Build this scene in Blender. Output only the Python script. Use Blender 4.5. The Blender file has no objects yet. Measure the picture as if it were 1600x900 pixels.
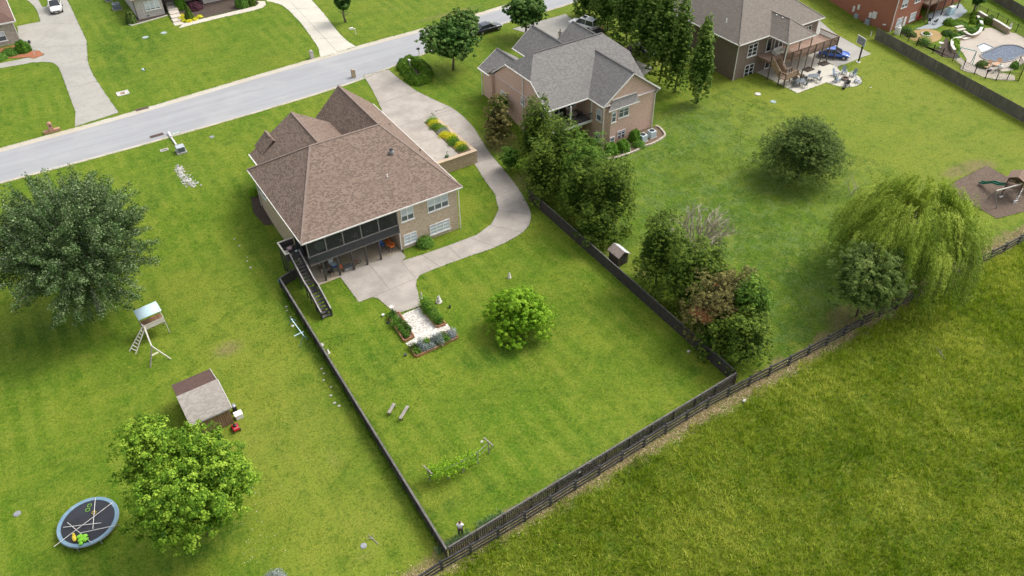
import bpy, bmesh, math, random
import numpy as np
from mathutils import Vector, Matrix
R_ = math.radians
random.seed(7); RNG = np.random.default_rng(11)
scene = bpy.context.scene
COL = scene.collection

# ---------------------------------------------------------------- camera
CAM_H = 54.0; FPX = 1250.0; NADIR = (830.0, 1900.0); YAW = R_(-31.8)
def _cam():
    d = np.array([NADIR[0]-800, NADIR[1]-450, FPX]); d /= np.linalg.norm(d)
    up = -d; fw = np.array([0, 0, 1.0]); fwh = fw-up*fw.dot(up); fwh /= np.linalg.norm(fwh)
    right = np.cross(fwh, up)
    R = np.array([right, fwh, up]); c, s = math.cos(YAW), math.sin(YAW)
    return np.array([[c, -s, 0], [s, c, 0], [0, 0, 1]]) @ R
CR = _cam()
cam_d = bpy.data.cameras.new('camera'); cam = bpy.data.objects.new('camera', cam_d); COL.objects.link(cam)
cam_d.sensor_width = 36; cam_d.lens = 36*FPX/1600; cam_d.clip_end = 5000; cam_d.clip_start = 0.5
m = Matrix.Identity(4)
for i in range(3):
    m[i][0] = CR[i, 0]; m[i][1] = -CR[i, 1]; m[i][2] = -CR[i, 2]
m[2][3] = CAM_H; cam.matrix_world = m
scene.camera = cam

# ---------------------------------------------------------------- light
SUN_EL, SUN_ROT = 52, 96
world = bpy.data.worlds.new('World'); scene.world = world; world.use_nodes = True
wn = world.node_tree; bg = wn.nodes['Background']
sky = wn.nodes.new('ShaderNodeTexSky'); sky.sky_type = 'NISHITA'; sky.sun_disc = False
sky.sun_elevation = R_(SUN_EL); sky.sun_rotation = R_(SUN_ROT); sky.dust_density = 4; sky.air_density = 1.0
hs = wn.nodes.new('ShaderNodeHueSaturation'); hs.inputs['Saturation'].default_value = 0.3
wn.links.new(sky.outputs[0], hs.inputs['Color']); wn.links.new(hs.outputs[0], bg.inputs['Color'])
bg.inputs['Strength'].default_value = 0.15
sl = bpy.data.lights.new('sun', 'SUN'); sl.energy = 1.05; sl.angle = R_(20); sl.color = (1.0, 0.96, 0.9)
so = bpy.data.objects.new('sun', sl); COL.objects.link(so)
az = R_(SUN_ROT); el = R_(SUN_EL)
sd = Vector((math.sin(az)*math.cos(el), math.cos(az)*math.cos(el), math.sin(el)))
so.rotation_euler = sd.to_track_quat('Z', 'Y').to_euler(); so.location = (60, 60, 80)
vs = scene.view_settings; vs.view_transform = 'Standard'; vs.look = 'None'; vs.gamma = 1; vs.use_curve_mapping = False
vs.exposure = 0.88

# ---------------------------------------------------------------- pixel rays
def ray(px, py): return CR @ np.array([px-800.0, py-450.0, FPX])
def P(px, py, z=0.0):
    v = ray(px, py); t = (z-CAM_H)/v[2]; return Vector((v[0]*t, v[1]*t, z))
def sm(t): t = min(1, max(0, t)); return t*t*(3-2*t)
PADX0, PADX1, PADY = 33.0, 42.3, 76.35
def H(x, y):
    h = 1.7*sm((y-76)/12)
    if PADX0 < x < PADX1 and PADY < y < 88: h = 1.7
    return h
def G(px, py):
    z = 0.0
    for _ in range(12):
        p = P(px, py, z); z = 0.5*z+0.5*H(p.x, p.y)
    p = P(px, py, z); p.z = H(p.x, p.y); return p
def sub(o, s, x, y): return (o[0]+x/s, o[1]+y/s)

# ---------------------------------------------------------------- object helpers
def link(o, parent=None):
    COL.objects.link(o)
    if parent: o.parent = parent
    return o
def rootloc(o):
    v = Vector((0, 0, 0))
    while o: v += o.location; o = o.parent
    return v
def tag(o, label=None, cat=None, group=None, kind=None):
    if label: o['label'] = label
    if cat: o['category'] = cat
    if group: o['group'] = group
    if kind: o['kind'] = kind
    return o
def T(name, label, cat, loc=(0, 0, 0), group=None, rz=0):
    o = bpy.data.objects.new(name, None); o.empty_display_size = .3
    o.location = loc; o.rotation_euler = (0, 0, rz); link(o); return tag(o, label, cat, group)
def dup(root, loc, rz=None, label=None, group=None):
    r = root.copy(); COL.objects.link(r); r.location = loc
    if rz is not None: r.rotation_euler = (0, 0, rz)
    if label: r['label'] = label
    if group: r['group'] = group
    for ch in list(root.children):
        c = ch.copy(); COL.objects.link(c); c.parent = r
        for g in ch.children:
            d = g.copy(); COL.objects.link(d); d.parent = c
    return r
def face_uv(me):
    n = len(me.loops); uv = me.uv_layers.new(name='UVMap')
    co = np.empty(len(me.vertices)*3); me.vertices.foreach_get('co', co); co = co.reshape(-1, 3)
    lv = np.empty(n, dtype=np.int32); me.loops.foreach_get('vertex_index', lv)
    out = np.zeros((n, 2))
    for p in me.polygons:
        nz = p.normal; t = Vector((0, 0, 1)).cross(nz)
        if t.length < .05: t = Vector((1, 0, 0))
        t.normalize(); v = nz.cross(t)
        ix = list(p.loop_indices); c = co[lv[ix]]
        out[ix, 0] = c @ np.array(t); out[ix, 1] = c @ np.array(v)
    uv.data.foreach_set('uv', out.astype(np.float32).ravel())
class MB:
    def __init__(s): s.v = []; s.f = []
    def poly(s, pts):
        b = len(s.v); s.v += [tuple(p) for p in pts]; s.f.append(tuple(range(b, b+len(pts)))); return s
    def obox(s, c, ux, uy, uz, sx, sy, sz):
        c = Vector(c); ux = Vector(ux).normalized()*sx/2; uy = Vector(uy).normalized()*sy/2; uz = Vector(uz).normalized()*sz/2
        b = len(s.v)
        for k in ((-1,-1,-1),(1,-1,-1),(1,1,-1),(-1,1,-1),(-1,-1,1),(1,-1,1),(1,1,1),(-1,1,1)):
            s.v.append(tuple(c+ux*k[0]+uy*k[1]+uz*k[2]))
        for q in ((0,3,2,1),(4,5,6,7),(0,1,5,4),(1,2,6,5),(2,3,7,6),(3,0,4,7)): s.f.append(tuple(b+i for i in q))
        return s
    def box(s, x0, x1, y0, y1, z0, z1, rz=0, piv=None):
        c = Vector(((x0+x1)/2, (y0+y1)/2, (z0+z1)/2)); a = Vector((math.cos(rz), math.sin(rz), 0)); b = Vector((-math.sin(rz), math.cos(rz), 0))
        return s.obox(c, a, b, (0, 0, 1), abs(x1-x0), abs(y1-y0), abs(z1-z0))
    def bar(s, a, b, w, h=None, up=(0, 0, 1)):
        a = Vector(a); b = Vector(b); d = b-a; h = h or w
        if d.length < 1e-6: return s
        u = Vector(up)
        if abs(d.normalized().dot(u)) > .98: u = Vector((1, 0, 0))
        sd_ = d.cross(u).normalized(); u2 = sd_.cross(d).normalized()
        return s.obox((a+b)/2, d, sd_, u2, d.length, w, h)
    def tube(s, pts, r, n=8, cap=True):
        pts = [Vector(p) for p in pts]; rs = r if isinstance(r, (list, tuple)) else [r]*len(pts)
        b0 = len(s.v); prev = None
        for i, p in enumerate(pts):
            d = (pts[min(i+1, len(pts)-1)]-pts[max(i-1, 0)]).normalized()
            if prev is None:
                u = d.orthogonal().normalized()
            else:
                u = (prev-d*prev.dot(d)); u = u.normalized() if u.length > 1e-5 else d.orthogonal().normalized()
            prev = u; w = d.cross(u)
            for k in range(n):
                a = 2*math.pi*k/n; s.v.append(tuple(p+(u*math.cos(a)+w*math.sin(a))*rs[i]))
        for i in range(len(pts)-1):
            for k in range(n):
                a = b0+i*n+k; c = b0+i*n+(k+1) % n; s.f.append((a, c, c+n, a+n))
        if cap:
            s.f.append(tuple(b0+k for k in range(n))[::-1]); e = b0+(len(pts)-1)*n; s.f.append(tuple(e+k for k in range(n)))
        return s
    def lathe(s, c, prof, n=16, ax=None):
        c = Vector(c); b0 = len(s.v)
        for r, z in prof:
            for k in range(n):
                a = 2*math.pi*k/n; s.v.append((c.x+r*math.cos(a), c.y+r*math.sin(a), c.z+z))
        for i in range(len(prof)-1):
            for k in range(n):
                a = b0+i*n+k; d = b0+i*n+(k+1) % n; s.f.append((a, d, d+n, a+n))
        s.f.append(tuple(b0+k for k in range(n))[::-1]); e = b0+(len(prof)-1)*n; s.f.append(tuple(e+k for k in range(n)))
        return s
    def prism(s, poly, z0, z1):
        A = sum(poly[i][0]*poly[(i+1) % len(poly)][1]-poly[(i+1) % len(poly)][0]*poly[i][1] for i in range(len(poly)))
        if A < 0: poly = poly[::-1]
        n = len(poly); b = len(s.v)
        s.v += [(p[0], p[1], z0) for p in poly]+[(p[0], p[1], z1) for p in poly]
        s.f.append(tuple(b+i for i in range(n))[::-1]); s.f.append(tuple(b+n+i for i in range(n)))
        for i in range(n): j = (i+1) % n; s.f.append((b+i, b+j, b+n+j, b+n+i))
        return s
    def blob(s, c, rx, ry, rz, n=10, jit=0):
        c = Vector(c); b = len(s.v); m_ = n//2
        for i in range(1, m_):
            th = math.pi*i/m_
            for k in range(n):
                a = 2*math.pi*k/n; j = 1+random.uniform(-jit, jit)
                s.v.append((c.x+rx*math.sin(th)*math.cos(a)*j, c.y+ry*math.sin(th)*math.sin(a)*j, c.z+rz*math.cos(th)*j))
        t = len(s.v); s.v += [(c.x, c.y, c.z+rz), (c.x, c.y, c.z-rz)]
        for i in range(m_-2):
            for k in range(n): a = b+i*n+k; d = b+i*n+(k+1) % n; s.f.append((a, a+n, d+n, d))
        for k in range(n):
            s.f.append((t, b+k, b+(k+1) % n)); e = b+(m_-2)*n; s.f.append((t+1, e+(k+1) % n, e+k))
        return s
    def build(s, name, mat, parent=None, smooth=False, uv=True, bevel=0):
        me = bpy.data.meshes.new(name); off = rootloc(parent) if parent else Vector((0, 0, 0))
        me.from_pydata([tuple(Vector(v)-off) for v in s.v] if parent else s.v, [], s.f); me.update()
        if uv and len(me.polygons) < 60000: face_uv(me)
        if mat: me.materials.append(mat)
        if smooth: me.shade_smooth()
        o = bpy.data.objects.new(name, me); link(o, parent)
        if bevel:
            b = o.modifiers.new('bevel', 'BEVEL'); b.width = bevel; b.segments = 2
        return o
def world_mesh(name, V, F4, mat, parent=None, attrs=None):
    """fast numpy mesh of quads (or tris), vertices in world space"""
    V = np.asarray(V, dtype=np.float32); F4 = np.asarray(F4, dtype=np.int32)
    off = np.array(rootloc(parent), dtype=np.float32) if parent else 0
    me = bpy.data.meshes.new(name); k = F4.shape[1]
    me.vertices.add(len(V)); me.vertices.foreach_set('co', (V-off).ravel())
    me.loops.add(F4.size); me.loops.foreach_set('vertex_index', F4.ravel())
    me.polygons.add(len(F4)); me.polygons.foreach_set('loop_start', np.arange(0, F4.size, k, dtype=np.int32))
    me.update(calc_edges=True)
    for an, av in (attrs or {}).items():
        a = me.attributes.new(an, 'FLOAT', 'POINT'); a.data.foreach_set('value', np.asarray(av, dtype=np.float32))
    me.materials.append(mat); o = bpy.data.objects.new(name, me); link(o, parent); return o

# ---------------------------------------------------------------- materials
class N:
    def __init__(s, name):
        s.m = bpy.data.materials.new(name); s.m.use_nodes = True; s.t = s.m.node_tree
        s.b = s.t.nodes['Principled BSDF']; s.out = s.t.nodes['Material Output']
    def n(s, ty, **kw):
        o = s.t.nodes.new('ShaderNode'+ty)
        for k, v in kw.items(): setattr(o, k, v)
        return o
    def l(s, a, b): s.t.links.new(a, b)
    def val(s, sock, v):
        if hasattr(v, 'is_output') or isinstance(v, bpy.types.NodeSocket): s.l(v, sock)
        else: sock.default_value = v
    def math(s, op, a, b=None, clamp=False):
        o = s.n('Math', operation=op, use_clamp=clamp); s.val(o.inputs[0], a)
        if b is not None: s.val(o.inputs[1], b)
        return o.outputs[0]
    def mix(s, f, a, b, mode='MIX'):
        o = s.n('Mix', data_type='RGBA', blend_type=mode); s.val(o.inputs[0], f)
        for sk, v in ((o.inputs[6], a), (o.inputs[7], b)):
            s.val(sk, (*v, 1) if isinstance(v, tuple) and len(v) == 3 else v)
        return o.outputs[2]
    def noise(s, vec, sc, det=3, rough=.6, dist=0):
        o = s.n('TexNoise'); s.l(vec, o.inputs['Vector']); o.inputs['Scale'].default_value = sc
        o.inputs['Detail'].default_value = det; o.inputs['Roughness'].default_value = rough; o.inputs['Distortion'].default_value = dist
        return o.outputs[0]
    def ramp(s, f, lo, hi):
        o = s.n('MapRange', interpolation_type='SMOOTHSTEP'); s.val(o.inputs[0], f); o.inputs[1].default_value = lo; o.inputs[2].default_value = hi
        return o.outputs[0]
    def attr(s, nm): return s.n('Attribute', attribute_name=nm).outputs['Fac']
    def pos(s): return s.n('NewGeometry').outputs['Position']
    def obj(s): return s.n('TexCoord').outputs['Object']
    def uv(s): return s.n('TexCoord').outputs['UV']
    def bump(s, h, strength, dist=.02):
        o = s.n('Bump'); s.l(h, o.inputs['Height']); o.inputs['Strength'].default_value = strength; o.inputs['Distance'].default_value = dist
        s.l(o.outputs[0], s.b.inputs['Normal'])
    def base(s, c): s.val(s.b.inputs['Base Color'], (*c, 1) if isinstance(c, tuple) and len(c) == 3 else c)
_mc = {}
def M(name, c, c2=None, rough=.75, sc=3.0, metal=0, spec=None, bump=0, lo=.35, hi=.65):
    if name in _mc: return _mc[name]
    k = N(name); k.b.inputs['Roughness'].default_value = rough; k.b.inputs['Metallic'].default_value = metal
    if spec is not None: k.b.inputs['Specular IOR Level'].default_value = spec
    p = k.obj(); nz = k.noise(p, sc, 4)
    if c2 is None: c2 = tuple(x*.8 for x in c)
    k.base(k.mix(k.ramp(nz, lo, hi), c, c2))
    if bump: k.bump(k.noise(p, sc*4, 3), bump)
    _mc[name] = k.m; return k.m
def brick_mat(name, c1, c2, c3, mortar, bw=.2, bh=.072, msz=.012, blotch=.5, bump=.4):
    k = N(name); k.b.inputs['Roughness'].default_value = .9
    uv = k.uv(); b = k.n('TexBrick'); k.l(uv, b.inputs['Vector']); b.inputs['Scale'].default_value = 1
    b.inputs['Brick Width'].default_value = bw; b.inputs['Row Height'].default_value = bh; b.inputs['Mortar Size'].default_value = msz
    b.inputs['Color1'].default_value = (0, 0, 0, 1); b.inputs['Color2'].default_value = (1, 1, 1, 1); b.inputs['Mortar'].default_value = (.5, .5, .5, 1); b.inputs['Bias'].default_value = 0
    col = k.mix(b.outputs['Color'], c1, c2)
    n2 = k.noise(uv, 1/bw*1.1, 2, .7); col = k.mix(k.ramp(n2, .55, .68), col, c3)
    col = k.mix(b.outputs['Fac'], col, mortar)
    n3 = k.noise(uv, .5, 4); col = k.mix(k.math('MULTIPLY', k.ramp(n3, .4, .75), blotch), col, tuple(x*.75 for x in c2))
    k.base(col); k.bump(k.math('SUBTRACT', 1.0, b.outputs['Fac']), bump, .01); return k.m
def shingle_mat(name, a, b_, c, bump=.5):
    k = N(name); k.b.inputs['Roughness'].default_value = .95; k.b.inputs['Specular IOR Level'].default_value = .2
    uv = k.uv(); b = k.n('TexBrick'); k.l(uv, b.inputs['Vector']); b.inputs['Scale'].default_value = 1; b.offset = .37; b.squash = 1.3; b.squash_frequency = 3
    b.inputs['Brick Width'].default_value = .24; b.inputs['Row Height'].default_value = .16; b.inputs['Mortar Size'].default_value = .012
    b.inputs['Color1'].default_value = (0, 0, 0, 1); b.inputs['Color2'].default_value = (1, 1, 1, 1); b.inputs['Mortar'].default_value = (0.1, .1, .1, 1)
    f = b.outputs['Color']; n1 = k.noise(uv, 5.5, 3, .85)
    col = k.mix(k.ramp(k.math('ADD', k.math('MULTIPLY', f, .45), k.math('MULTIPLY', n1, .55)), .36, .62), a, b_)
    n2 = k.noise(uv, .35, 5); col = k.mix(k.math('MULTIPLY', k.ramp(n2, .42, .7), .55), col, c)
    n4 = k.noise(uv, 25, 2); col = k.mix(k.ramp(n4, .3, .8), col, tuple(x*.72 for x in a))
    k.base(col); k.bump(k.math('SUBTRACT', 1.0, b.outputs['Fac']), bump, .012); return k.m
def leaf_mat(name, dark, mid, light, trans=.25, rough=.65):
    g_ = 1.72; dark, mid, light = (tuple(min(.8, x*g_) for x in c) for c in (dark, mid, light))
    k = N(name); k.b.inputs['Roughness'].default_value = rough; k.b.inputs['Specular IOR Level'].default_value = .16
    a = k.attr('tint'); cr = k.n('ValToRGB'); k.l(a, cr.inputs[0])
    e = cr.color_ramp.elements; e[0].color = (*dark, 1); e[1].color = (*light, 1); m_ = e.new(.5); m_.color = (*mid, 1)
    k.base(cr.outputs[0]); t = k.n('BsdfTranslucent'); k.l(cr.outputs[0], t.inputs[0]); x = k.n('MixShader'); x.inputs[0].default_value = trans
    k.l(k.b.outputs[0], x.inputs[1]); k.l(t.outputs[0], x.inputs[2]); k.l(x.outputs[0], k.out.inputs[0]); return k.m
def glass_mat(name, c=(.05, .06, .07), rough=.08):
    k = N(name); k.b.inputs['Roughness'].default_value = rough; k.b.inputs['Specular IOR Level'].default_value = .8; k.base(c)
    return k.m
def concrete_mat(name, c, seams=None, stain=.5, dark=None):
    c = tuple(x*.86 for x in c); k = N(name); k.b.inputs['Roughness'].default_value = .9; p = k.pos()
    n1 = k.noise(p, .35, 5, .6); n2 = k.noise(p, 2.2, 4, .7); n3 = k.noise(p, 14, 3, .7)
    col = k.mix(k.math('MULTIPLY', k.ramp(n1, .35, .7), stain), c, dark or tuple(x*.68 for x in c))
    col = k.mix(k.math('MULTIPLY', k.ramp(n2, .48, .66), .5), col, tuple(x*.70 for x in c))
    col = k.mix(k.math('MULTIPLY', k.ramp(n3, .35, .75), .3), col, tuple(min(1, x*1.2) for x in c))
    k.base(col); k.bump(n3, .15, .01); return k.m
# ---------------------------------------------------------------- ground sheet
def lines(a, b, step, extra=()):
    return sorted(set([round(v, 3) for v in np.arange(a, b+1e-6, step)]+list(extra)))
XL = [-900, -500, -300, -180, -120, -80, -50]+lines(-40, 150, .5, (PADX0-.02, PADX0+.02, PADX1-.02, PADX1+.02))+[160, 180, 220, 300, 420, 600, 1000]
YL = [-600, -300, -160, -90, -50, -25]+lines(-10, 130, .5, (PADY-.02, PADY+.02, 87.98, 88.02))+lines(131, 190, 1)+[200, 230, 280, 380, 600, 1000]
XA = np.array(XL, float); YA = np.array(YL, float)
def Hn(x, y):
    t = np.clip((y-76)/12, 0, 1); h = 1.7*t*t*(3-2*t)
    pad = (x > PADX0) & (x < PADX1) & (y > PADY) & (y < 88); return np.where(pad, 1.7, h)
def blobmask(X, Y, px, py, rx, ry, k=1.0, ang=0):
    p = G(px, py); dx = X-p.x; dy = Y-p.y; c, s = math.cos(ang), math.sin(ang)
    u = (dx*c+dy*s)/rx; v = (-dx*s+dy*c)/ry; return k*np.exp(-(u*u+v*v))
XX, YY = np.meshgrid(XA, YA); ZZ = Hn(XX, YY)
yel = np.zeros_like(XX); drk = np.zeros_like(XX); bare = np.zeros_like(XX); blue = np.zeros_like(XX)
# yellower, drier lawns: strip left of the left fence, far right lot, lot across the street
yel += .75*np.exp(-((XX-7)/6)**2)*np.exp(-((YY-48)/22)**2)
yel += .7*(1/(1+np.exp(-(XX-79)/4)))*(YY > 31)*(1/(1+np.exp((XX-118)/1.5)))
for a in ((355, 545, 1.7, 1.3, .9), (410, 700, 6, 4, .3), (950, 700, 5, 2, .35), (690, 780, 3, 1.2, .4), (600, 790, 3, 2, .4), (1180, 210, 6, 4, .3)):
    yel += blobmask(XX, YY, *a[:5])
bare += .75*np.exp(-((XX-G(330, 540).x)/1.1)**2-((YY-G(330, 540).y)/.1)**2)*0
for a in ((355, 545, 1.7, 1.3, .95), (1310, 495, 2.2, 1.2, 1.0), (1330, 490, 1.5, 1.2, .9), (285, 265, 1.4, 2.2, .6), (270, 225, 1.6, 1.3, .5), (1250, 250, 5, 1.5, .35), (480, 140, .5, .4, .7),
          (540, 90, 3, .8, .0), (700, 22, 9, 1.1, .8), (1040, 95, 5, 1.3, .7), (1090, 120, 3, 1.0, .5), (1000, 70, 5, 1.6, .6), (1290, 245, 6, 1.1, .55), (1500, 265, 4, 1.2, 1.1), (1540, 262, 2.5, 1.2, .9),
          (1450, 160, 1.2, .5, .5), (1400, 105, 1, .4, .4), (1388, 95, 1.0, .4, .4), (850, 285, 6, 1.0, .5), (780, 225, 3, 3.5, .9), (820, 280, 3, 2.0, .8), (700, 105, 1.6, 1.2, .5),
          (960, 400, 2.5, 2.0, .8), (1010, 425, 2, 1.5, .7), (90, 325, 1, 2, .3), (300, 850, 2.5, 1.0, .25), (570, 870, 1.5, .9, .5), (395, 690, 1.6, 1.0, .4), (520, 720, 1.2, 2.5, .45), (480, 640, 1.0, 2.5, .4), (130, 640, 2.5, 1.0, .3), (1020, 330, 2.2, 1.2, .35), (620, 12, 6, 2, .4)):
    bare += blobmask(XX, YY, *a[:5])
for a in ((800, 545, 3.2, 1.6, .6), (740, 560, 1.5, 1.2, .5), (600, 560, 2, 2, .35), (530, 530, 1.4, 1.0, .4), (90, 510, 6, 2.5, .5), (330, 850, 4, 1.2, .4), (645, 430, 1.5, 1.0, .4),  # dark patches in the grass; under the trees they paint the crowns' shade
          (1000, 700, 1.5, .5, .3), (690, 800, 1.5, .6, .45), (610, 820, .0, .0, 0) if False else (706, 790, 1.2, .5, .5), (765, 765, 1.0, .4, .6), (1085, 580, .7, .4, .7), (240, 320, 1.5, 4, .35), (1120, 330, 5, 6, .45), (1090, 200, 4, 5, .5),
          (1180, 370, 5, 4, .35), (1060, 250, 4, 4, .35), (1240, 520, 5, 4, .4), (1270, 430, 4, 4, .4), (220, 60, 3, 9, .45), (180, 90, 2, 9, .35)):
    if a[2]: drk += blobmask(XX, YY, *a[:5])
# fence shade painted as a darker grass band along the left fence's outer foot
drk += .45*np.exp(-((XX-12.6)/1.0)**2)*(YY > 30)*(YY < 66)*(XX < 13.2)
blue += (XX > 46)*(XX < 84)*(YY > 31)*(YY < 74)*.75*(1/(1+np.exp(-(XX-49)/1.2)))*(1/(1+np.exp((XX-80)/2.5)))
# straw strip along the outer rail fence, uncut field beyond
nzr = RNG.normal(0, .12, XX.shape)
yy_s = YY+nzr+.35*np.sin(XX*.9)+.25*np.sin(XX*2.3+1)
straw = 1/(1+np.exp((yy_s-30.9)/.18))*1/(1+np.exp(-(yy_s-29.0)/.3)); bare += 1.1*straw
fieldm = 1/(1+np.exp((yy_s-28.9)/.25))
def grass_material():
    k = N('grass'); k.b.inputs['Roughness'].default_value = .9; k.b.inputs['Specular IOR Level'].default_value = .15
    p = k.pos(); ye, dr, ba, bl, fi = (k.attr(a) for a in ('yel', 'drk', 'bare', 'blue', 'field'))
    n0 = k.noise(p, .045, 3, .5); n1 = k.noise(p, .16, 5, .62, .6); n2 = k.noise(p, .75, 4, .65, .3); n3 = k.noise(p, 3.2, 3, .7); n4 = k.noise(p, 11, 3, .75); n5 = k.noise(p, 5.2, 3, .8); n6 = k.noise(p, 1.9, 4, .75)
    mid = (.088, .168, .007); yl = (.215, .250, .024); dk = (.046, .112, .005)
    f = k.math('ADD', k.math('MULTIPLY', n1, .55), k.math('MULTIPLY', n2, .35)); f = k.math('ADD', f, k.math('MULTIPLY', n0, .35))
    f = k.math('ADD', f, k.math('MULTIPLY', ye, .20))
    c = k.mix(k.ramp(f, .53, .83), mid, yl)
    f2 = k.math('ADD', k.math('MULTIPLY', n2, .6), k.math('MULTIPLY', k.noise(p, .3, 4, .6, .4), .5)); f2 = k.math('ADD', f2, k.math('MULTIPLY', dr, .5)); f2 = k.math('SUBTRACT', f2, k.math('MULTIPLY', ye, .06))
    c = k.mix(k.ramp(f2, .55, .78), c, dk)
    # pale seeded tufts of the unmown-looking lot
    vz = k.n('TexVoronoi'); k.l(p, vz.inputs['Vector']); vz.inputs['Scale'].default_value = .55; vz.inputs['Randomness'].default_value = 1
    tuft = k.math('MULTIPLY', k.ramp(k.math('ADD', k.noise(p, .9, 3, .7, .8), k.math('MULTIPLY', n1, .5)), .68, .86), bl)
    c = k.mix(k.math('MULTIPLY', tuft, .9), c, (.155, .225, .075))
    dt = k.math('MULTIPLY', k.ramp(k.noise(p, 1.15, 4, .65, .4), .52, .68), bl); c = k.mix(k.math('MULTIPLY', dt, .35), c, (.035, .085, .006))
    # clover clumps
    cl = k.math('MULTIPLY', k.ramp(k.noise(p, .9, 4, .65, .15), .62, .70), k.math('SUBTRACT', 1.0, fi)); c = k.mix(k.math('MULTIPLY', cl, .45), c, (.04, .10, .012))
    c = k.mix(k.math('MULTIPLY', ye, .42), c, (.205, .215, .045)); c = k.mix(k.math('MULTIPLY', bl, .30), c, (.050, .112, .010))
    # mowing stripes running away from the street
    w = k.n('TexWave', wave_type='BANDS', bands_direction='X'); k.l(p, w.inputs['Vector']); w.inputs['Scale'].default_value = .17; w.inputs['Distortion'].default_value = .9; w.inputs['Detail'].default_value = 3; w.inputs['Detail Scale'].default_value = .4
    c = k.mix(k.math('MULTIPLY', k.math('MULTIPLY', k.ramp(w.outputs['Fac'], .25, .75), k.ramp(k.noise(p, .13, 3, .6), .38, .6)), k.math('SUBTRACT', .52, k.math('MULTIPLY', bl, .45))), c, (.200, .250, .026))
    # field colour
    fc = k.mix(k.ramp(n1, .35, .7), (.085, .110, .006), (.14, .15, .014)); fc = k.mix(k.ramp(n2, .45, .7), fc, (.060, .10, .006))
    c = k.mix(fi, c, fc)
    # bare soil and straw
    sc = k.mix(k.ramp(n3, .3, .7), (.30, .20, .12), (.16, .10, .06)); sc = k.mix(k.ramp(n4, .5, .75), sc, (.5, .4, .25))
    bf = k.ramp(k.math('ADD', ba, k.math('MULTIPLY', k.math('SUBTRACT', n3, .5), .9)), .25, 1.0); c = k.mix(k.math('MULTIPLY', bf, .85), c, sc)
    # metre-scale patchiness: thicker, darker clumps and thin yellow spots
    n7 = k.noise(p, .42, 5, .68, .35); n8 = k.noise(p, .95, 5, .72, .2); n9 = k.noise(p, .11, 4, .6, .4)
    c = k.mix(k.math('MULTIPLY', k.ramp(n7, .52, .66), .50), c, (.050, .118, .005)); c = k.mix(k.math('MULTIPLY', k.ramp(n7, .46, .34), .45), c, (.235, .255, .035))
    c = k.mix(k.math('MULTIPLY', k.ramp(n8, .58, .68), .45), c, (.036, .088, .004)); c = k.mix(k.math('MULTIPLY', k.ramp(n9, .50, .68), .30), c, (.200, .215, .025)); c = k.mix(k.math('MULTIPLY', k.ramp(n8, .40, .30), .35), c, (.26, .26, .06))
    # blade-scale grain
    c = k.mix(k.math('MULTIPLY', k.ramp(n5, .50, .64), .60), c, (.030, .072, .003)); c = k.mix(k.math('MULTIPLY', k.ramp(n5, .50, .36), .40), c, (.215, .265, .035))
    c = k.mix(k.math('MULTIPLY', k.ramp(n6, .52, .66), .40), c, (.042, .098, .004)); c = k.mix(k.math('MULTIPLY', k.ramp(n6, .46, .34), .30), c, (.25, .265, .04))
    c = k.mix(k.math('MULTIPLY', k.ramp(n4, .38, .66), .50), c, (.036, .080, .004)); c = k.mix(k.math('MULTIPLY', k.ramp(n3, .50, .72), .45), c, yl)
    k.base(c); hh = k.math('ADD', k.math('MULTIPLY', n3, 1.2), k.math('ADD', k.math('MULTIPLY', n4, .5), k.math('MULTIPLY', k.math('MULTIPLY', k.noise(p, 1.15, 3, .6, .4), bl), 1.2)))
    k.bump(hh, .65, .12); return k.m
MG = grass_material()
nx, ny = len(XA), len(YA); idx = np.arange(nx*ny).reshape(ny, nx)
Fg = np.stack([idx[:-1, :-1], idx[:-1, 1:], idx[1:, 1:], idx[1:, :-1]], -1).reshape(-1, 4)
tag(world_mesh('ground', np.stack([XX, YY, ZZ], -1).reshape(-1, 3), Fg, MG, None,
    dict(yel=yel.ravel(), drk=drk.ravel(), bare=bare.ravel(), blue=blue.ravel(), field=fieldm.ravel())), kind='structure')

EDGES = []
def sheet(name, pts, mat, dz=.03, kind='structure', z=None, step=1.0, skirt=.12):
    """a paved area: an outline of ground points cut into cells that follow the terrain"""
    if name in ('driveway', 'parking_pad', 'street', 'patio', 'sidewalk', 'flower_bed_soil', 'mulch_bed', 'playground_mulch', 'gravel_path', 'pool_deck'): EDGES.append([Vector((p[0], p[1])) for p in pts])
    bm = bmesh.new(); vs_ = [bm.verts.new((p[0], p[1], 0)) for p in pts]; bm.faces.new(vs_).normal_update()
    bmesh.ops.triangulate(bm, faces=bm.faces[:])
    xs = [p[0] for p in pts]; ys = [p[1] for p in pts]
    if z is None:
        cuts = [((0, v, 0), (0, 1, 0)) for v in YL if min(ys) < v < max(ys) and (75 < v < 89) and (abs(v*2-round(v*2)) < 1e-3 or abs(v-PADY) < .1)]
        cuts += [((v, 0, 0), (1, 0, 0)) for v in (PADX0-.02, PADX0+.02, PADX1-.02, PADX1+.02) if min(xs) < v < max(xs)]
        for co, no in cuts:
            bmesh.ops.bisect_plane(bm, geom=bm.verts[:]+bm.edges[:]+bm.faces[:], plane_co=co, plane_no=no)
    for v in bm.verts: v.co.z = (H(v.co.x, v.co.y) if z is None else z)+dz
    be = [e for e in bm.edges if e.is_boundary]; r = bmesh.ops.extrude_edge_only(bm, edges=be)
    for v in [g for g in r['geom'] if isinstance(g, bmesh.types.BMVert)]: v.co.z -= skirt
    bmesh.ops.recalc_face_normals(bm, faces=bm.faces[:])
    me = bpy.data.meshes.new(name); bm.to_mesh(me); bm.free(); me.materials.append(mat)
    top = sum(p.normal.z*p.area for p in me.polygons)
    if top < 0: me.flip_normals()
    o = bpy.data.objects.new(name, me); link(o); o['kind'] = kind; return o
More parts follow.
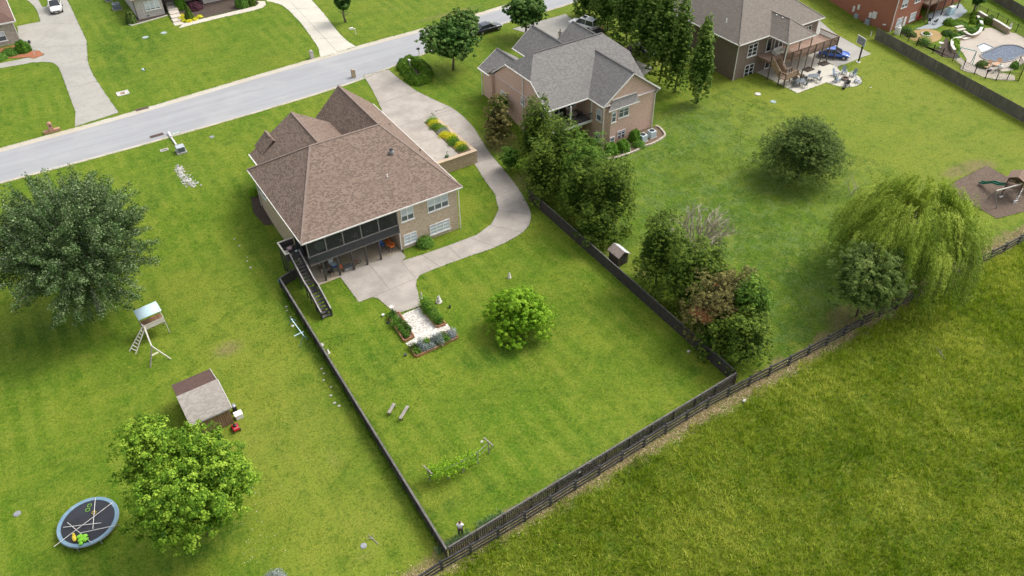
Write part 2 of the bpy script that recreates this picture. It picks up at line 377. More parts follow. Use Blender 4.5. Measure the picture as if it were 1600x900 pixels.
def smooth_pts(pts, n=4):
    """Catmull-Rom through pixel or world points, closed"""
    out = []; L = len(pts)
    for i in range(L):
        p0, p1, p2, p3 = (Vector(pts[(i+k-1) % L][:2]) for k in range(4))
        for j in range(n):
            t = j/n; out.append(.5*((2*p1)+(-p0+p2)*t+(2*p0-5*p1+4*p2-p3)*t*t+(-p0+3*p1-3*p2+p3)*t**3))
    return out
def gp(L): return [G(*p) for p in L]
def spline(L, n=5):
    out = []
    for i in range(len(L)-1):
        p0 = Vector(L[max(i-1, 0)][:2]); p1 = Vector(L[i][:2]); p2 = Vector(L[i+1][:2]); p3 = Vector(L[min(i+2, len(L)-1)][:2])
        for j in range(n):
            t = j/n; out.append(.5*((2*p1)+(-p0+p2)*t+(2*p0-5*p1+4*p2-p3)*t*t+(-p0+3*p1-3*p2+p3)*t**3))
    out.append(Vector(L[-1][:2])); return out
M_CONC = concrete_mat('driveway_concrete', (.445, .398, .345), stain=1.0); M_CONC2 = concrete_mat('aged_concrete', (.40, .38, .335), stain=.6)
M_CONC3 = concrete_mat('pale_concrete', (.60, .56, .47), stain=.4); M_WALK = concrete_mat('walk_concrete', (.62, .56, .47), stain=.3)
M_GUT = concrete_mat('gutter_concrete', (.52, .48, .40), stain=.8, dark=(.40, .33, .23))
def asphalt():
    k = N('asphalt'); k.b.inputs['Roughness'].default_value = .9; p = k.pos()
    mp = k.n('Mapping'); k.l(p, mp.inputs[0]); mp.inputs['Scale'].default_value = (.06, .9, 1)
    n1 = k.noise(mp.outputs[0], 1, 5, .6); n2 = k.noise(p, .22, 4, .6); n3 = k.noise(p, 12, 3, .7)
    c = k.mix(k.ramp(n1, .35, .7), (.312, .316, .322), (.27, .273, .28)); c = k.mix(k.math('MULTIPLY', k.ramp(n2, .45, .7), .4), c, (.375, .372, .36))
    c = k.mix(k.math('MULTIPLY', k.ramp(n3, .4, .8), .35), c, (.26, .265, .275)); k.base(c); k.bump(n3, .2, .01); return k.m
M_ASPH = asphalt()
# street: measured world lines, about 9.5 m of asphalt between concrete gutters
def street_edge(L): return spline([G(*p) for p in L], 4)
lowE = street_edge([(-60, 305), (0, 287), (200, 233), (400, 176), (540, 133), (600, 110), (700, 70), (800, 33), (880, 10), (960, -22), (1100, -90)])
upE = street_edge([(-60, 250), (0, 232), (190, 180), (400, 118), (560, 72), (700, 34), (790, 8), (860, -14), (920, -34), (1060, -105)])
sheet('street', lowE+upE[::-1], M_ASPH, dz=.02)
def offset(L, d):
    out = []
    for i, p in enumerate(L):
        a = L[max(i-1, 0)]; b = L[min(i+1, len(L)-1)]; t = (b-a).normalized(); out.append(p+Vector((-t.y, t.x))*d)
    return out
sheet('gutter', offset(upE, -1.05)+offset(upE, .12)[::-1], M_GUT, dz=.026)
sheet('gutter', offset(lowE, -.1)+offset(lowE, .35)[::-1], M_GUT, dz=.026)
def kerb(name, L, w=.14, h=.13):
    mb = MB()
    for a, b in zip(L[:-1], L[1:]):
        za = H(a.x, a.y); zb = H(b.x, b.y)
        mb.bar((a.x, a.y, za+h/2-.02), (b.x, b.y, zb+h/2-.02), w, h)
    tag(mb.build(name, M_GUT), kind='structure')
# ---------------------------------------------------------------- paving
edgeR = [G(607, 109), G(625, 124), G(650, 142), G(687, 160), G(712, 175), G(736, 197)]
padpts = [G(567, 118), G(580, 137), G(590, 157), G(597, 174)]
padpoly = padpts+[Vector((34.0, 91.0)), Vector((33.9, 76.55)), Vector((40.15, 76.55)), Vector((40.3, 86.3)), Vector((42.28, 86.3)), Vector((42.28, 88.0)), Vector((45.3, 88.0))]+[p for p in edgeR if p.y > 88.2][::-1]
sheet('parking_pad', padpoly, M_CONC, dz=.03)
rt = [Vector((45.3, 88.0)), Vector((45.6, 85.5)), Vector((45.7, 82.5)), Vector((45.2, 79)), Vector((44.8, 76.4))]+gp([(797, 277), (815, 303), (828, 328), (829, 345), (822, 358), (805, 371), (770, 388), (720, 405), (670, 424)])
rt = spline(rt, 3)
tail = gp([(656, 430), (651, 437), (650, 445)])+[Vector((23.9, 56.0)), Vector((21.2, 56.3)), Vector((20.9, 58.2)), Vector((20.7, 59.5)), Vector((20.3, 59.95)), Vector((18.85, 60.0)), Vector((18.85, 65.1)), Vector((26.2, 65.1)), Vector((26.2, 63.9))]
lf = gp([(628, 409), (660, 398), (700, 384), (745, 367), (768, 350), (779, 328), (774, 305), (757, 281)])+[Vector((42.0, 76.2)), Vector((42.34, 77.5)), Vector((42.34, 88.0))]
lf2 = [Vector((25.6, 63.6))]+lf[1:]
sheet('driveway', rt+tail+lf2, M_CONC, dz=.034)
sheet('covered_patio', [Vector(p) for p in ((16.25, 64.75), (18.84, 64.75), (18.84, 65.12), (26.25, 65.12), (26.25, 69.3), (16.25, 69.3))], concrete_mat('patio_concrete', (.46, .40, .31), stain=.8, dark=(.34, .25, .14)), dz=.05)
def joints(name, L, w=.045, dz=.045):
    mb = MB()
    for a, b in L:
        A = Vector(a) if len(a) == 3 else G(*a); B = Vector(b) if len(b) == 3 else G(*b); n = max(1, int((B-A).length/1.0)); d = (B-A).normalized(); s_ = Vector((-d.y, d.x, 0))*w/2
        for i in range(n):
            p = A.lerp(B, i/n); q = A.lerp(B, (i+1)/n)
            mb.poly([(v.x, v.y, H(v.x, v.y)+dz) for v in (p-s_, q-s_, q+s_, p+s_)])
    return tag(mb.build(name, M('joint', (.20, .18, .15), rough=1)), kind='structure')
joints('expansion_joint', [((626, 124), (583, 143)), ((687, 160), (597, 186)) if 0 else ((652, 143), (600, 160)), ((712, 175), (682, 184)), ((736, 199), (700, 210)), ((752, 222), (722, 231)) if 0 else ((753, 220), (727, 229)), ((771, 246), (741, 254)),
    ((808, 295), (775, 306)), ((829, 335), (779, 329)), ((815, 363), (766, 352)), ((775, 386), (735, 372)), ((720, 404), (700, 385)), ((688, 417), (660, 399)),
    ((27.0-1.6, 63.5, 0), (25.4, 60.1, 0)), ((25.3, 60.1, 0), (20.5, 59.95, 0)), ((34, 82, 0), (40.2, 82, 0)), ((34.0, 87.2, 0), (45.3, 87.2, 0)), ((22.3, 60, 0), (22.3, 65.0, 0))])
# neighbour driveways
sheet('driveway', gp([(96, -14), (108, 5), (122, 35), (132, 56), (136, 66), (136.5, 82), (137, 95), (141, 107), (146, 118), (165, 147), (186, 176), (117, 198), (118, 175), (105, 140), (95, 113), (90, 103), (83, 98), (68, 97), (50, 98), (0, 107), (-20, 111), (-20, 104), (0, 99), (45, 90), (53, 92), (69, 86),
    (62, 80), (48, 78), (30, 68), (27, 41), (63, 34), (60, 22), (54, 10), (46, 3), (30, -8), (20, -16), (50, -18), (58, -4), (64, 7), (67, 11), (75, 10), (72, -14)]), M_CONC2, dz=.03)
sheet('driveway', gp([(412, -20), (417, 2), (428, 4), (440, 8), (452, 17), (470, 36), (485, 56), (497, 74), (501, 91), (530, 82), (557, 73), (545, 66), (536, 58), (525, 46), (505, 20), (480, -8), (470, -22)]), M_CONC3, dz=.03)
joints('expansion_joint', [((122, 38), (62, 36)), ((137, 92), (88, 102)), ((152, 127), (104, 138)), ((445, 15), (498, 12)), ((470, 36), (518, 36)), ((488, 62), (536, 58)), ((440, 8), (470, 60)) if 0 else ((455, 4), (528, 82)), ((136, 70), (40, 76))])
sheet('driveway', gp([(800, 45), (884, 22), (890, 27), (900, 33), (925, 46), (960, 70), (1000, 97), (1022, 107), (1003, 120), (960, 118), (900, 90), (850, 60)]), M_CONC2, dz=.03)
sheet('driveway', [Vector(p) for p in ((100.9, 69.0), (108.8, 69.1), (110.9, 81), (112.5, 92), (112.5, 100), (103, 100), (102.2, 78), (101.0, 75.2))], M_CONC2, dz=.034)
sheet('driveway', gp([(1046, 26), (1056, 12), (1062, -12), (1090, -12), (1076, 10), (1060, 24)]), M_CONC3, dz=.05)
circ = [(98.55+2.62*math.cos(a), 65.9+2.6*math.sin(a)) for a in [R_(v) for v in range(-165, 62, 12)]]
sheet('patio', [Vector(p) for p in ((89.8, 74.6), (89.7, 66.5), (95.7, 66.5))]+[Vector(c) for c in circ]+[Vector(p) for p in ((100.9, 68.9), (100.98, 75.2), (102, 78), (91, 74.6))], M_CONC3, dz=.03)
sheet('sidewalk', gp([(279.4, 44.3), (286, 36.8), (340, 24), (390, 12), (402, 8), (405, 5), (402, 2), (414, 2), (416, 7), (411, 12), (395, 17), (340, 29)]), M_WALK, dz=.04)
# mulch, gravel and soil areas
def grit_mat(name, a, b, c, sc=8, bump=.8):
    k = N(name); k.b.inputs['Roughness'].default_value = 1; p = k.pos(); v = k.n('TexVoronoi'); k.l(p, v.inputs['Vector']); v.inputs['Scale'].default_value = sc
    n1 = k.noise(p, sc*1.5, 4, .7); n2 = k.noise(p, 1.2, 4, .6)
    s_ = k.n('SeparateColor'); k.l(v.outputs['Color'], s_.inputs[0])
    col = k.mix(s_.outputs[0], a, b); col = k.mix(k.ramp(n1, .5, .7), col, c); col = k.mix(k.math('MULTIPLY', k.ramp(n2, .45, .7), .4), col, tuple(x*.7 for x in a))
    k.base(col); k.bump(v.outputs['Distance'], bump, .03); return k.m
M_GRAV = grit_mat('white_gravel', (.74, .70, .63), (.30, .27, .23), (.80, .77, .71), 6)
M_MULCH = grit_mat('dark_mulch', (.055, .04, .03), (.10, .07, .05), (.03, .022, .017), 12)
M_RMULCH = grit_mat('red_mulch', (.36, .13, .06), (.25, .085, .04), (.42, .18, .09), 12)
M_SOIL = grit_mat('soil', (.13, .085, .055), (.19, .13, .085), (.07, .045, .03), 10)
M_SAND = grit_mat('ochre_paving', (.36, .25, .10), (.30, .20, .08), (.42, .31, .15), 7, .3)
def area(name, pts, mat, dz=.04, z=None): return sheet(name, pts, mat, dz, z=z)
o = area('gravel_path', gp([(627.5, 492), (657, 479.6), (681, 509), (686.6, 510), (699, 506), (705.6, 515.5), (644, 546), (634, 537), (648.6, 528)]), M_GRAV, dz=.036)
area('mulch_bed', gp([(0, 92), (-20, 98), (-20, 80), (0, 76), (30, 70), (50, 79), (62, 80), (69, 86), (53, 92), (45, 90)]), M_RMULCH, dz=.05)
area('mulch_bed', gp([(203, 40), (201, 36), (205, 30), (215, 24), (259, 14), (262, 24)]), M_MULCH, dz=.03)
area('mulch_bed', gp([(286, 35.5), (275, 16), (290, -4), (402, -10), (404, 5), (400, 8), (388, 12), (340, 23)]), M_MULCH, dz=.03)
area('mulch_bed', [Vector(p) for p in ((15.3, 78.0), (16.25, 77.6), (16.25, 81), (17.5, 81), (17.5, 84), (15.8, 84), (14.9, 80.6))], M_MULCH, dz=.03)
area('flower_bed_soil', [Vector(p) for p in ((40.2, 76.6), (41.95, 76.6), (41.95, 86.1), (40.35, 86.1))], M_SOIL, dz=.05)
area('mulch_bed', gp([(940, 246), (938, 222), (1000, 205), (1024, 197), (1037, 208), (1036, 214), (1018, 224), (990, 236), (965, 245), (952, 249)]), M_SOIL, dz=.03)
area('mulch_bed', gp([(625, 97), (640, 90), (662, 100), (678, 112), (672, 128), (655, 136), (645, 130), (628, 108)]), M_MULCH, dz=.03)
area('playground_mulch', gp([(1484, 288), (1541, 259), (1575, 277), (1640, 320), (1558, 342), (1500, 309)]), grit_mat('brown_mulch', (.10, .07, .05), (.16, .115, .08), (.07, .05, .04), 9), dz=.03)
0 and area('dry_creek', gp([(274, 262), (281, 259), (290, 262), (298, 270), (304, 278), (309, 288), (302, 294), (295, 290), (284, 277)]), grit_mat('creek_stone', (.55, .54, .52), (.30, .29, .27), (.70, .69, .66), 5), dz=.03)
area('tree_mulch', gp([(1012, 120), (1030, 108), (1050, 125), (1075, 150), (1088, 170), (1070, 160)]), M_MULCH, dz=-.08) if 0 else None
# ---------------------------------------------------------------- building helpers
M_TRIM = M('white_trim', (.72, .70, .66), (.62, .60, .56), rough=.5, sc=2); M_WIN = M('white_window_frame', (.80, .79, .77), (.72, .71, .69), rough=.4)
M_GLASS = glass_mat('window_glass', (.10, .115, .13), .12); M_BLIND = M('window_blind', (.55, .59, .62), (.47, .51, .55), rough=.3, spec=.6, sc=1); M_DGLASS = glass_mat('dark_window_glass', (.02, .025, .03))
M_DKWOOD = M('dark_stained_wood', (.040, .036, .035), (.065, .058, .055), rough=.7, sc=5)
M_DKTOP = M('dark_rail_cap', (.13, .12, .115), (.19, .175, .165), rough=.6, sc=3)
M_BRWOOD = M('brown_deck_wood', (.19, .125, .08), (.14, .09, .058), rough=.8, sc=3)
M_BRPOST = M('brown_post_wood', (.12, .085, .06), (.085, .06, .045), rough=.8, sc=3)
M_BLACK = M('black_metal', (.012, .012, .013), (.02, .02, .02), rough=.4)
M_GREYM = M('grey_metal', (.32, .33, .34), (.24, .25, .26), rough=.45, metal=.3)
def window(parent, o, u, nrm, w, h, cols=2, rows=2, blind=.5, sill=None, dark=False, wf=None):
    """o: lower-left corner on the wall, u: unit vector along the wall, nrm: outward"""
    o = Vector(o); u = Vector(u).normalized(); nrm = Vector(nrm).normalized(); z = Vector((0, 0, 1)); mb = MB(); f = .07
    c = o+u*w/2+z*h/2
    for s_ in (0, 1): mb.obox(o+u*(f/2+(w-f)*s_)+z*h/2+nrm*.035, u, nrm, z, f, .07, h)
    for s_ in (0, 1): mb.obox(o+u*w/2+z*(f/2+(h-f)*s_)+nrm*.035, u, nrm, z, w-2*f-.002, .07, f)
    for i in range(1, cols): mb.obox(o+u*(w*i/cols)+z*h/2+nrm*.033, u, nrm, z, .10, .06, h-2*f-.004)
    for j in range(1, rows): mb.obox(c+z*(h*(j/rows-.5))+nrm*.031, u, nrm, z, w-2*f-.004, .05, .045)
    mb.obox(o+u*w/2-z*.05+nrm*.05, u, nrm, z, w+.2, .12, .08)
    fr = mb.build('window', wf or M_WIN, parent)
    g = MB(); g.obox(c+nrm*.008, u, nrm, z, w-.1, .012, h-.1)
    g.build('pane', M_DGLASS if dark else M_GLASS, fr)
    if blind and not dark:
        b = MB(); b.obox(o+u*w/2+z*(h-f-(h-2*f)*blind/2)+nrm*.018, u, nrm, z, w-2*f, .006, (h-2*f)*blind); b.build('blind', M_BLIND, fr)
    return fr
def downspout(parent, pts, mat=None):
    mb = MB()
    for a, b in zip(pts[:-1], pts[1:]): mb.bar(a, b, .11, .09)
    return mb.build('downspout', mat or M_TRIM, parent)
def roofpart(parent, polys, mat, thick=.14, name='roof'):
    """each roof plane is given as a list of 3D points, wound any way; thickness hangs below"""
    mb = MB()
    for pl in polys:
        pts = [Vector(p) for p in pl]; n = (pts[1]-pts[0]).cross(pts[2]-pts[0])
        if n.z < 0: pts = pts[::-1]
        m_ = len(pts); b = len(mb.v); mb.v += [tuple(p) for p in pts]+[tuple(p-Vector((0, 0, thick))) for p in pts]
        mb.f.append(tuple(b+i for i in range(m_))); mb.f.append(tuple(b+m_+i for i in range(m_))[::-1])
        for i in range(m_): j = (i+1) % m_; mb.f.append((b+i, b+m_+i, b+m_+j, b+j))
    return mb.build(name, mat, parent)
def strips(parent, name, segs, mat, w=.10, h=.17, dz=-.09):
    for a, b in segs: mb = MB(); mb.bar(Vector(a)+Vector((0, 0, dz)), Vector(b)+Vector((0, 0, dz)), w, h); o = mb.build(name, mat, parent)
    return o
def caps(parent, segs, mat, w=.30, h=.05):
    return strips(parent, 'ridge_cap', segs, mat, w, h, dz=.02)

# ================================================================ main house (tan brick, brown shingles)
MH_BR = brick_mat('tan_brick', (.42, .30, .20), (.56, .44, .32), (.28, .185, .12), (.50, .44, .36), bw=.32, bh=.11, blotch=.25)
MH_RF = shingle_mat('brown_shingle', (.245, .180, .142), (.092, .065, .050), (.175, .125, .098))
MH_CAP = M('brown_ridge_cap', (.25, .19, .155), (.17, .125, .10), rough=.95, sc=6)
mh = T('brick_house', 'tan brick house with brown shingle roof and dark screened rear porch', 'house', (24.9, 72, 0))
ZE, ZR = 5.7, 9.4
A_, B_, D_ = (15.65, 64.8, ZE), (34.1, 64.8, ZE), (15.65, 81.4, ZE)
R1 = (21.75, 76, ZR); R2 = (30.0, 76, ZR); GA = (30.0, 87.6, ZR); FE = (34.1, 87.6, ZE); FW = (26.0, 87.6, ZE)
roofpart(mh, [[A_, B_, R2, R1], [B_, FE, GA, R2], [A_, R1, D_], [D_, R1, R2, (30.0, 81.4, ZE)]], MH_RF)
roofpart(mh, [[(30.0, 76.05, ZR-.004), GA, FW, (26.0, 81.2, ZE)]], MH_RF)
LA = (22.8, 84.5, ZR-.02); LI = (22.8, 76.2, ZR-.02)
roofpart(mh, [[LI, LA, (16.95, 84.5, ZE), (16.95, 81.6, ZE-.02), (17.2, 78.5, ZE+.1)], [LI, LA, (27.4, 84.5, 6.5), (27.4, 80.2, 6.5)]], MH_RF)
roofpart(mh, [[(19.5, 82.4, 7.75), (19.5, 84.95, 7.75), (17.9, 84.95, 6.35), (17.9, 82.4, 6.35)], [(19.5, 82.4, 7.75), (19.5, 84.95, 7.75), (21.1, 84.95, 6.35), (21.1, 82.4, 6.35)]], MH_RF)
caps(mh, [(A_, R1), (B_, R2), (R1, R2), (R2, GA), (LI, LA), (D_, R1), ((19.5, 83.2, 7.75), (19.5, 84.95, 7.75))], MH_CAP, w=.24, h=.05)
strips(mh, 'gutter', [(A_, B_), (A_, D_), (B_, FE), ((16.9, 81.5, ZE), (16.9, 84.55, ZE)), ((FW[0], 84.6, ZE), FW)], M_TRIM, w=.12, h=.13, dz=-.06)
strips(mh, 'rake_board', [(GA, FE), (GA, FW), (LA, (16.95, 84.5, ZE)), (LA, (28.6, 84.5, ZE))], M_TRIM, w=.04, h=.16, dz=-.13)
mb = MB()
mb.prism([(26.3, 65.3), (33.6, 65.3), (33.6, 87.0), (26.6, 87.0), (26.6, 83.9), (17.5, 83.9), (17.5, 80.9), (16.2, 80.9), (16.2, 69.3), (26.3, 69.3)], -.3, ZE-.16)
mb.prism([(26.45, 86.9), (33.5, 86.9), (33.5, 86.95), (26.45, 86.95)], ZE-.1, ZE) if 0 else None
wallm = mb.build('wall', MH_BR, mh)
mb = MB()
for x0, xm, x1, y, zr in ((26.4, 30.0, 33.8, 87.1, ZR-.35), (17.4, 22.8, 28.2, 84.0, ZR-.35)):
    mb = MB(); b = 0; mb.v += [(x0, y-.2, ZE-.2), (x1, y-.2, ZE-.2), (xm, y-.2, zr), (x0, y, ZE-.2), (x1, y, ZE-.2), (xm, y, zr)]
    mb.f += [(b, b+1, b+2), (b+5, b+4, b+3), (b, b+3, b+4, b+1), (b+1, b+4, b+5, b+2), (b+2, b+5, b+3, b)]; mb.build('gable_wall', MH_BR, mh)
mb = MB(); mb.prism([(15.7, 64.85), (34.05, 64.85), (34.05, 87.5), (26.1, 87.5), (26.1, 84.4), (17.0, 84.4), (17.0, 81.3), (15.7, 81.3)], ZE-.155, ZE-.145); mb.build('soffit', M_TRIM, mh)
S_ = (0, -1, 0); XU = (1, 0, 0)
window(mh, (26.75, 65.3, 3.62), XU, S_, 1.5, 1.6, 2, 2, .62); window(mh, (29.95, 65.3, 3.62), XU, S_, 2.55, 1.6, 3, 2, .62)
for ox, w_, c_ in ((26.75, 1.6, 2), (29.95, 2.5, 3)):
    window(mh, (ox, 65.3, .55), XU, S_, w_, 1.32, c_, 3, 1.0)
window(mh, (33.6, 70, 3.6), (0, 1, 0), XU, 1.2, 1.5, 2, 2); window(mh, (33.6, 73.5, .8), (0, 1, 0), XU, 1.2, 1.4, 2, 2)
W_ = (-1, 0, 0)
for yy, zz, ww in ((80.3, 3.2, 1.0), (79.0, 3.2, 1.0)): window(mh, (16.2, yy, zz), (0, -1, 0), W_, ww, 1.5, 1, 2, .5)
downspout(mh, [(33.75, 65.15, ZE-.15), (33.72, 65.15, .1)]); downspout(mh, [(26.32, 65.2, ZE-.2), (26.32, 65.2, .15)]); downspout(mh, [(26.32, 65.1, .2), (26.32, 64.75, .08)], M_BLACK)
downspout(mh, [(16.1, 80.8, ZE-.2), (16.1, 80.8, 1.0)])
# french doors and window of the basement wall under the porch
for ox, w_ in ((20.9, .85), (21.95, .85), (24.0, .95), (25.2, .8)):
    mb = MB(); h_ = 2.05 if ox < 23 else 1.3; z0 = .06 if ox < 23 else .85
    mb.box(ox, ox+w_, 69.22, 69.3, z0, z0+h_); d = mb.build('door' if ox < 23 else 'window', M_WIN, mh); mb = MB(); mb.box(ox+.14, ox+w_-.14, 69.20, 69.215, z0+.25*(h_ > 2), z0+h_-.12); mb.build('pane', M_BLIND, d)
# screened porch on the upper floor
mb = MB(); mb.box(16.1, 26.28, 64.95, 69.29, 2.58, 2.8); mb.build('porch_floor', M_DKWOOD, mh)
mb = MB(); mb.box(16.1, 26.28, 64.97, 65.03, 2.82, 3.66); mb.box(16.1, 16.16, 66.6, 69.2, 2.82, 3.66); mb.build('kick_panel', M('porch_panel', (.022, .024, .03), (.035, .037, .044), rough=.5), mh)
mb = MB(); mb.box(16.05, 26.28, 64.9, 65.06, 3.66, 3.74); mb.box(16.08, 26.28, 64.92, 65.05, 2.60, 2.66); mb.build('porch_rail', M_DKTOP, mh)
for x in (16.15, 18.1, 20.0, 22.0, 24.0, 26.2):
    mb = MB(); mb.box(x-.06, x+.06, 64.92, 65.04, 3.74, 5.5); mb.build('porch_post', M_DKTOP, mh)
def screen_mat():
    k = N('insect_screen'); t = k.n('BsdfTransparent'); x = k.n('MixShader'); x.inputs[0].default_value = .42; k.base((.03, .035, .035)); k.b.inputs['Roughness'].default_value = .5
    k.l(t.outputs[0], x.inputs[1]); k.l(k.b.outputs[0], x.inputs[2]); k.l(x.outputs[0], k.out.inputs[0]); return k.m
M_SCR = screen_mat()
mb = MB(); mb.box(16.2, 26.2, 64.985, 64.99, 3.75, 5.5); mb.build('screen', M_SCR, mh)
for x in (17.4, 19.0, 20.6, 22.15, 23.75):
    mb = MB(); mb.box(x-.09, x+.09, 64.95, 65.13, .05, 2.6); mb.build('porch_column', M_DKWOOD, mh)
mb = MB(); mb.box(16.16, 16.19, 65.3, 69.2, .05, 2.5) if 0 else mb.box(16.2, 26.2, 69.26, 69.295, 2.85, 5.4); mb.build('porch_back_wall', M('porch_back', (.10, .085, .07), (.07, .06, .05)), mh)
# stairs with landing
st = T('deck_stairs', 'dark wooden stairs coming down from the porch of the tan brick house', 'stairs', (15.3, 63, 0))
mb = MB(); mb.box(14.35, 16.05, 66.9, 69.2, 2.6, 2.72); mb.build('landing', M_DKWOOD, st); mb = MB(); mb.box(14.75, 15.75, 62.45, 63.45, 1.18, 1.3)
mb.build('landing', M_DKWOOD, st)
mb = MB(); n1 = 8; 
TW_ = M('tread_wood', (.16, .145, .135), (.10, .09, .085), rough=.8, sc=2)
for i in range(n1):
    t = (i+1)/(n1+1); mb = MB(); mb.box(14.82, 15.72, 66.9-(i+1)*.40, 66.9-i*.40-.06, 2.66-1.42*t-.02, 2.66-1.42*t+.03); mb.build('tread', TW_, st)
for i in range(7):
    t = (i+1)/8; mb = MB(); mb.box(14.82, 15.72, 62.45-(i+1)*.40, 62.45-i*.40-.06, 1.24-1.24*t-.02, 1.24-1.24*t+.03); mb.build('tread', TW_, st)
mb = MB()
for x in (14.78, 15.76):
    mb.bar((x, 66.9, 2.6), (x, 63.4, 1.2), .05, .28); mb.bar((x, 62.5, 1.15), (x, 59.55, .05), .05, .28)
mb.build('stringer', M_DKWOOD, st)
mb = MB()
for x in (14.76, 15.8):
    for a, b in (((x, 66.9, 3.0), (x, 63.4, 1.75)), ((x, 62.5, 1.7), (x, 59.6, .55))): mb.bar(a, b, .03, .62)
    mb.box(x-.02, x+.02, 62.45, 63.45, 1.35, 2.1)
mb.build('side_panel', M_DKWOOD, st)
mb = MB()
for x in (14.76, 15.8):
    mb.bar((x, 66.95, 3.62), (x, 63.45, 2.14), .13, .05); mb.bar((x, 63.45, 2.14), (x, 62.5, 2.14), .13, .05); mb.bar((x, 62.5, 2.14), (x, 59.6, .98), .13, .05)
mb.build('handrail', M('grey_rail_cap', (.30, .28, .26), (.22, .2, .19), sc=2), st)
for x in (14.76, 15.8):
    for y, zt in ((59.65, .98), (61.1, 1.55), (62.5, 2.12), (63.45, 2.14), (65.2, 2.85)):
        mb = MB(); mb.box(x-.05, x+.05, y-.05, y+.05, 0, zt); mb.build('post', M_DKWOOD, st)
mb = MB(); mb.box(14.33, 14.38, 66.9, 69.2, 2.8, 3.6); mb.box(14.35, 16.0, 69.15, 69.2, 2.8, 3.6); mb.box(14.35, 14.76, 66.88, 66.93, 2.8, 3.6); mb.build('side_panel', M_DKWOOD, st)
mb = MB(); mb.box(14.28, 14.44, 66.8, 69.28, 3.61, 3.67); mb.box(14.45, 16.0, 69.12, 69.28, 3.61, 3.67); mb.box(14.45, 14.76, 66.8, 66.96, 3.61, 3.67); mb.build('handrail', M('pale_rail_cap', (.62, .58, .50), (.5, .46, .4), sc=2), st)
for x, y in ((14.4, 66.95), (14.4, 69.1), (15.9, 69.1), (15.9, 66.95), (14.4, 68)):
    mb = MB(); mb.box(x-.06, x+.06, y-.06, y+.06, 0, 2.6); mb.build('post', M_DKWOOD, st)
# roof furniture
def vent(name, label, px, py, z, r, h, mat, cat='roof vent'):
    p = P(px, py, z); mb = MB(); mb.lathe(p, [(r*1.6, -.25), (r*1.6, .02), (r, .05), (r, h*.7)], 10); o = T(name, label, cat, (p.x, p.y, p.z)); mb.build('pipe', mat, o)
    mb = MB(); mb.lathe(p, [(r*1.25, h*.7), (r*1.45, h*.8), (r*1.2, h), (.02, h*1.05)], 10); mb.build('cap', M_BLACK if r > .12 else mat, o); return o
flue = vent('flue_pipe', 'tall silver flue pipe with dark cap standing on the brown shingle roof', 505, 277, 7.35, .16, .85, M_GREYM, 'flue')
mb = MB(); p = P(506, 276.5, 7.3); mb.obox(p+Vector((0, -.15, .02)), XU, (0, 1, .33), (0, -.33, 1), .75, .8, .04); mb.build('flashing', M('pale_flashing', (.55, .58, .6), rough=.4), flue)
vent('roof_vent', 'small dark square vent on the right half of the brown rear roof slope', 611.5, 236.5, 8.3, .17, .3, M_GREYM)
vent('vent_pipe', 'tiny pale vent pipe low on the right half of the brown rear roof slope', 605, 275.5, 7.2, .06, .25, M_TRIM)
vent('vent_pipe', 'tiny pale vent pipe near the left eave of the brown roof', 414.5, 258.5, 6.2, .07, .35, M_TRIM)
vent('vent_pipe', 'tiny dark vent pipe near the front end of the brown right roof slope', 609, 195, 7.0, .05, .2, M_BLACK)
vent('vent_pipe', 'tiny dark vent pipe in the middle of the brown right roof slope', 656.5, 235, 6.6, .05, .2, M_BLACK)
# retaining wall of the parking pad
rw = T('retaining_wall', 'mottled brick retaining wall with pale coping holding up the parking pad beside the tan brick house', 'retaining wall', (38, 76.3, 0))
M_RW = brick_mat('wall_block', (.30, .22, .14), (.45, .35, .23), (.20, .14, .09), (.36, .3, .22), bw=.30, bh=.10, blotch=.6)
mb = MB(); mb.box(33.62, 41.75, 76.1, 76.5, -.2, 1.72); mb.box(41.95, 42.42, 76.1, 86.4, -.2, 1.72); mb.box(41.755, 41.945, 76.1, 76.5, -.2, 1.72); mb.build('wall', M_RW, rw)
mb = MB(); mb.box(33.6, 42.46, 76.02, 76.54, 1.725, 1.82); mb.box(41.93, 42.46, 76.545, 86.4, 1.725, 1.79); mb.build('coping', M('tan_coping', (.50, .38, .26), (.42, .32, .22), sc=3), rw)

# ================================================================ H2 (pink brick, grey shingles)
H2B = brick_mat('pink_brick', (.52, .32, .245), (.62, .41, .32), (.34, .19, .14), (.58, .47, .39), bw=.26, bh=.09, blotch=.15)
H2R = shingle_mat('grey_shingle', (.235, .225, .21), (.135, .128, .12), (.185, .175, .168), bump=.4)
H2C = M('grey_ridge_cap', (.11, .105, .10), (.08, .075, .07), rough=.95)
h2 = T('brick_house', 'pink brick house with grey gabled roof and recessed dark balcony', 'house', (60, 78, 0))
y0, y1, yr, ze, zr, zc = 73.4, 86.7, 80.05, 5.7, 10.3, 8.25
sl_ = (zr-ze)/(yr-y0); yc0 = y0+(zc-ze)/sl_; yc1 = y1-(zc-ze)/sl_; xl, xr = 51.1, 66.9; cut = (zr-zc)/sl_*.82
roofpart(h2, [[(xl, y0, ze), (xr, y0, ze), (xr, yc0, zc), (xr-cut, yr, zr), (xl+cut, yr, zr), (xl, yc0, zc)],
              [(xl, y1, ze), (xr, y1, ze), (xr, yc1, zc), (xr-cut, yr, zr), (xl+cut, yr, zr), (xl, yc1, zc)],
              [(xl, yc0, zc), (xl, yc1, zc), (xl+cut, yr, zr)], [(xr, yc0, zc), (xr, yc1, zc), (xr-cut, yr, zr)]], H2R)
GX0, GX1, GXM, GZ, GY = 57.55, 66.85, 62.2, 9.1, 70.35
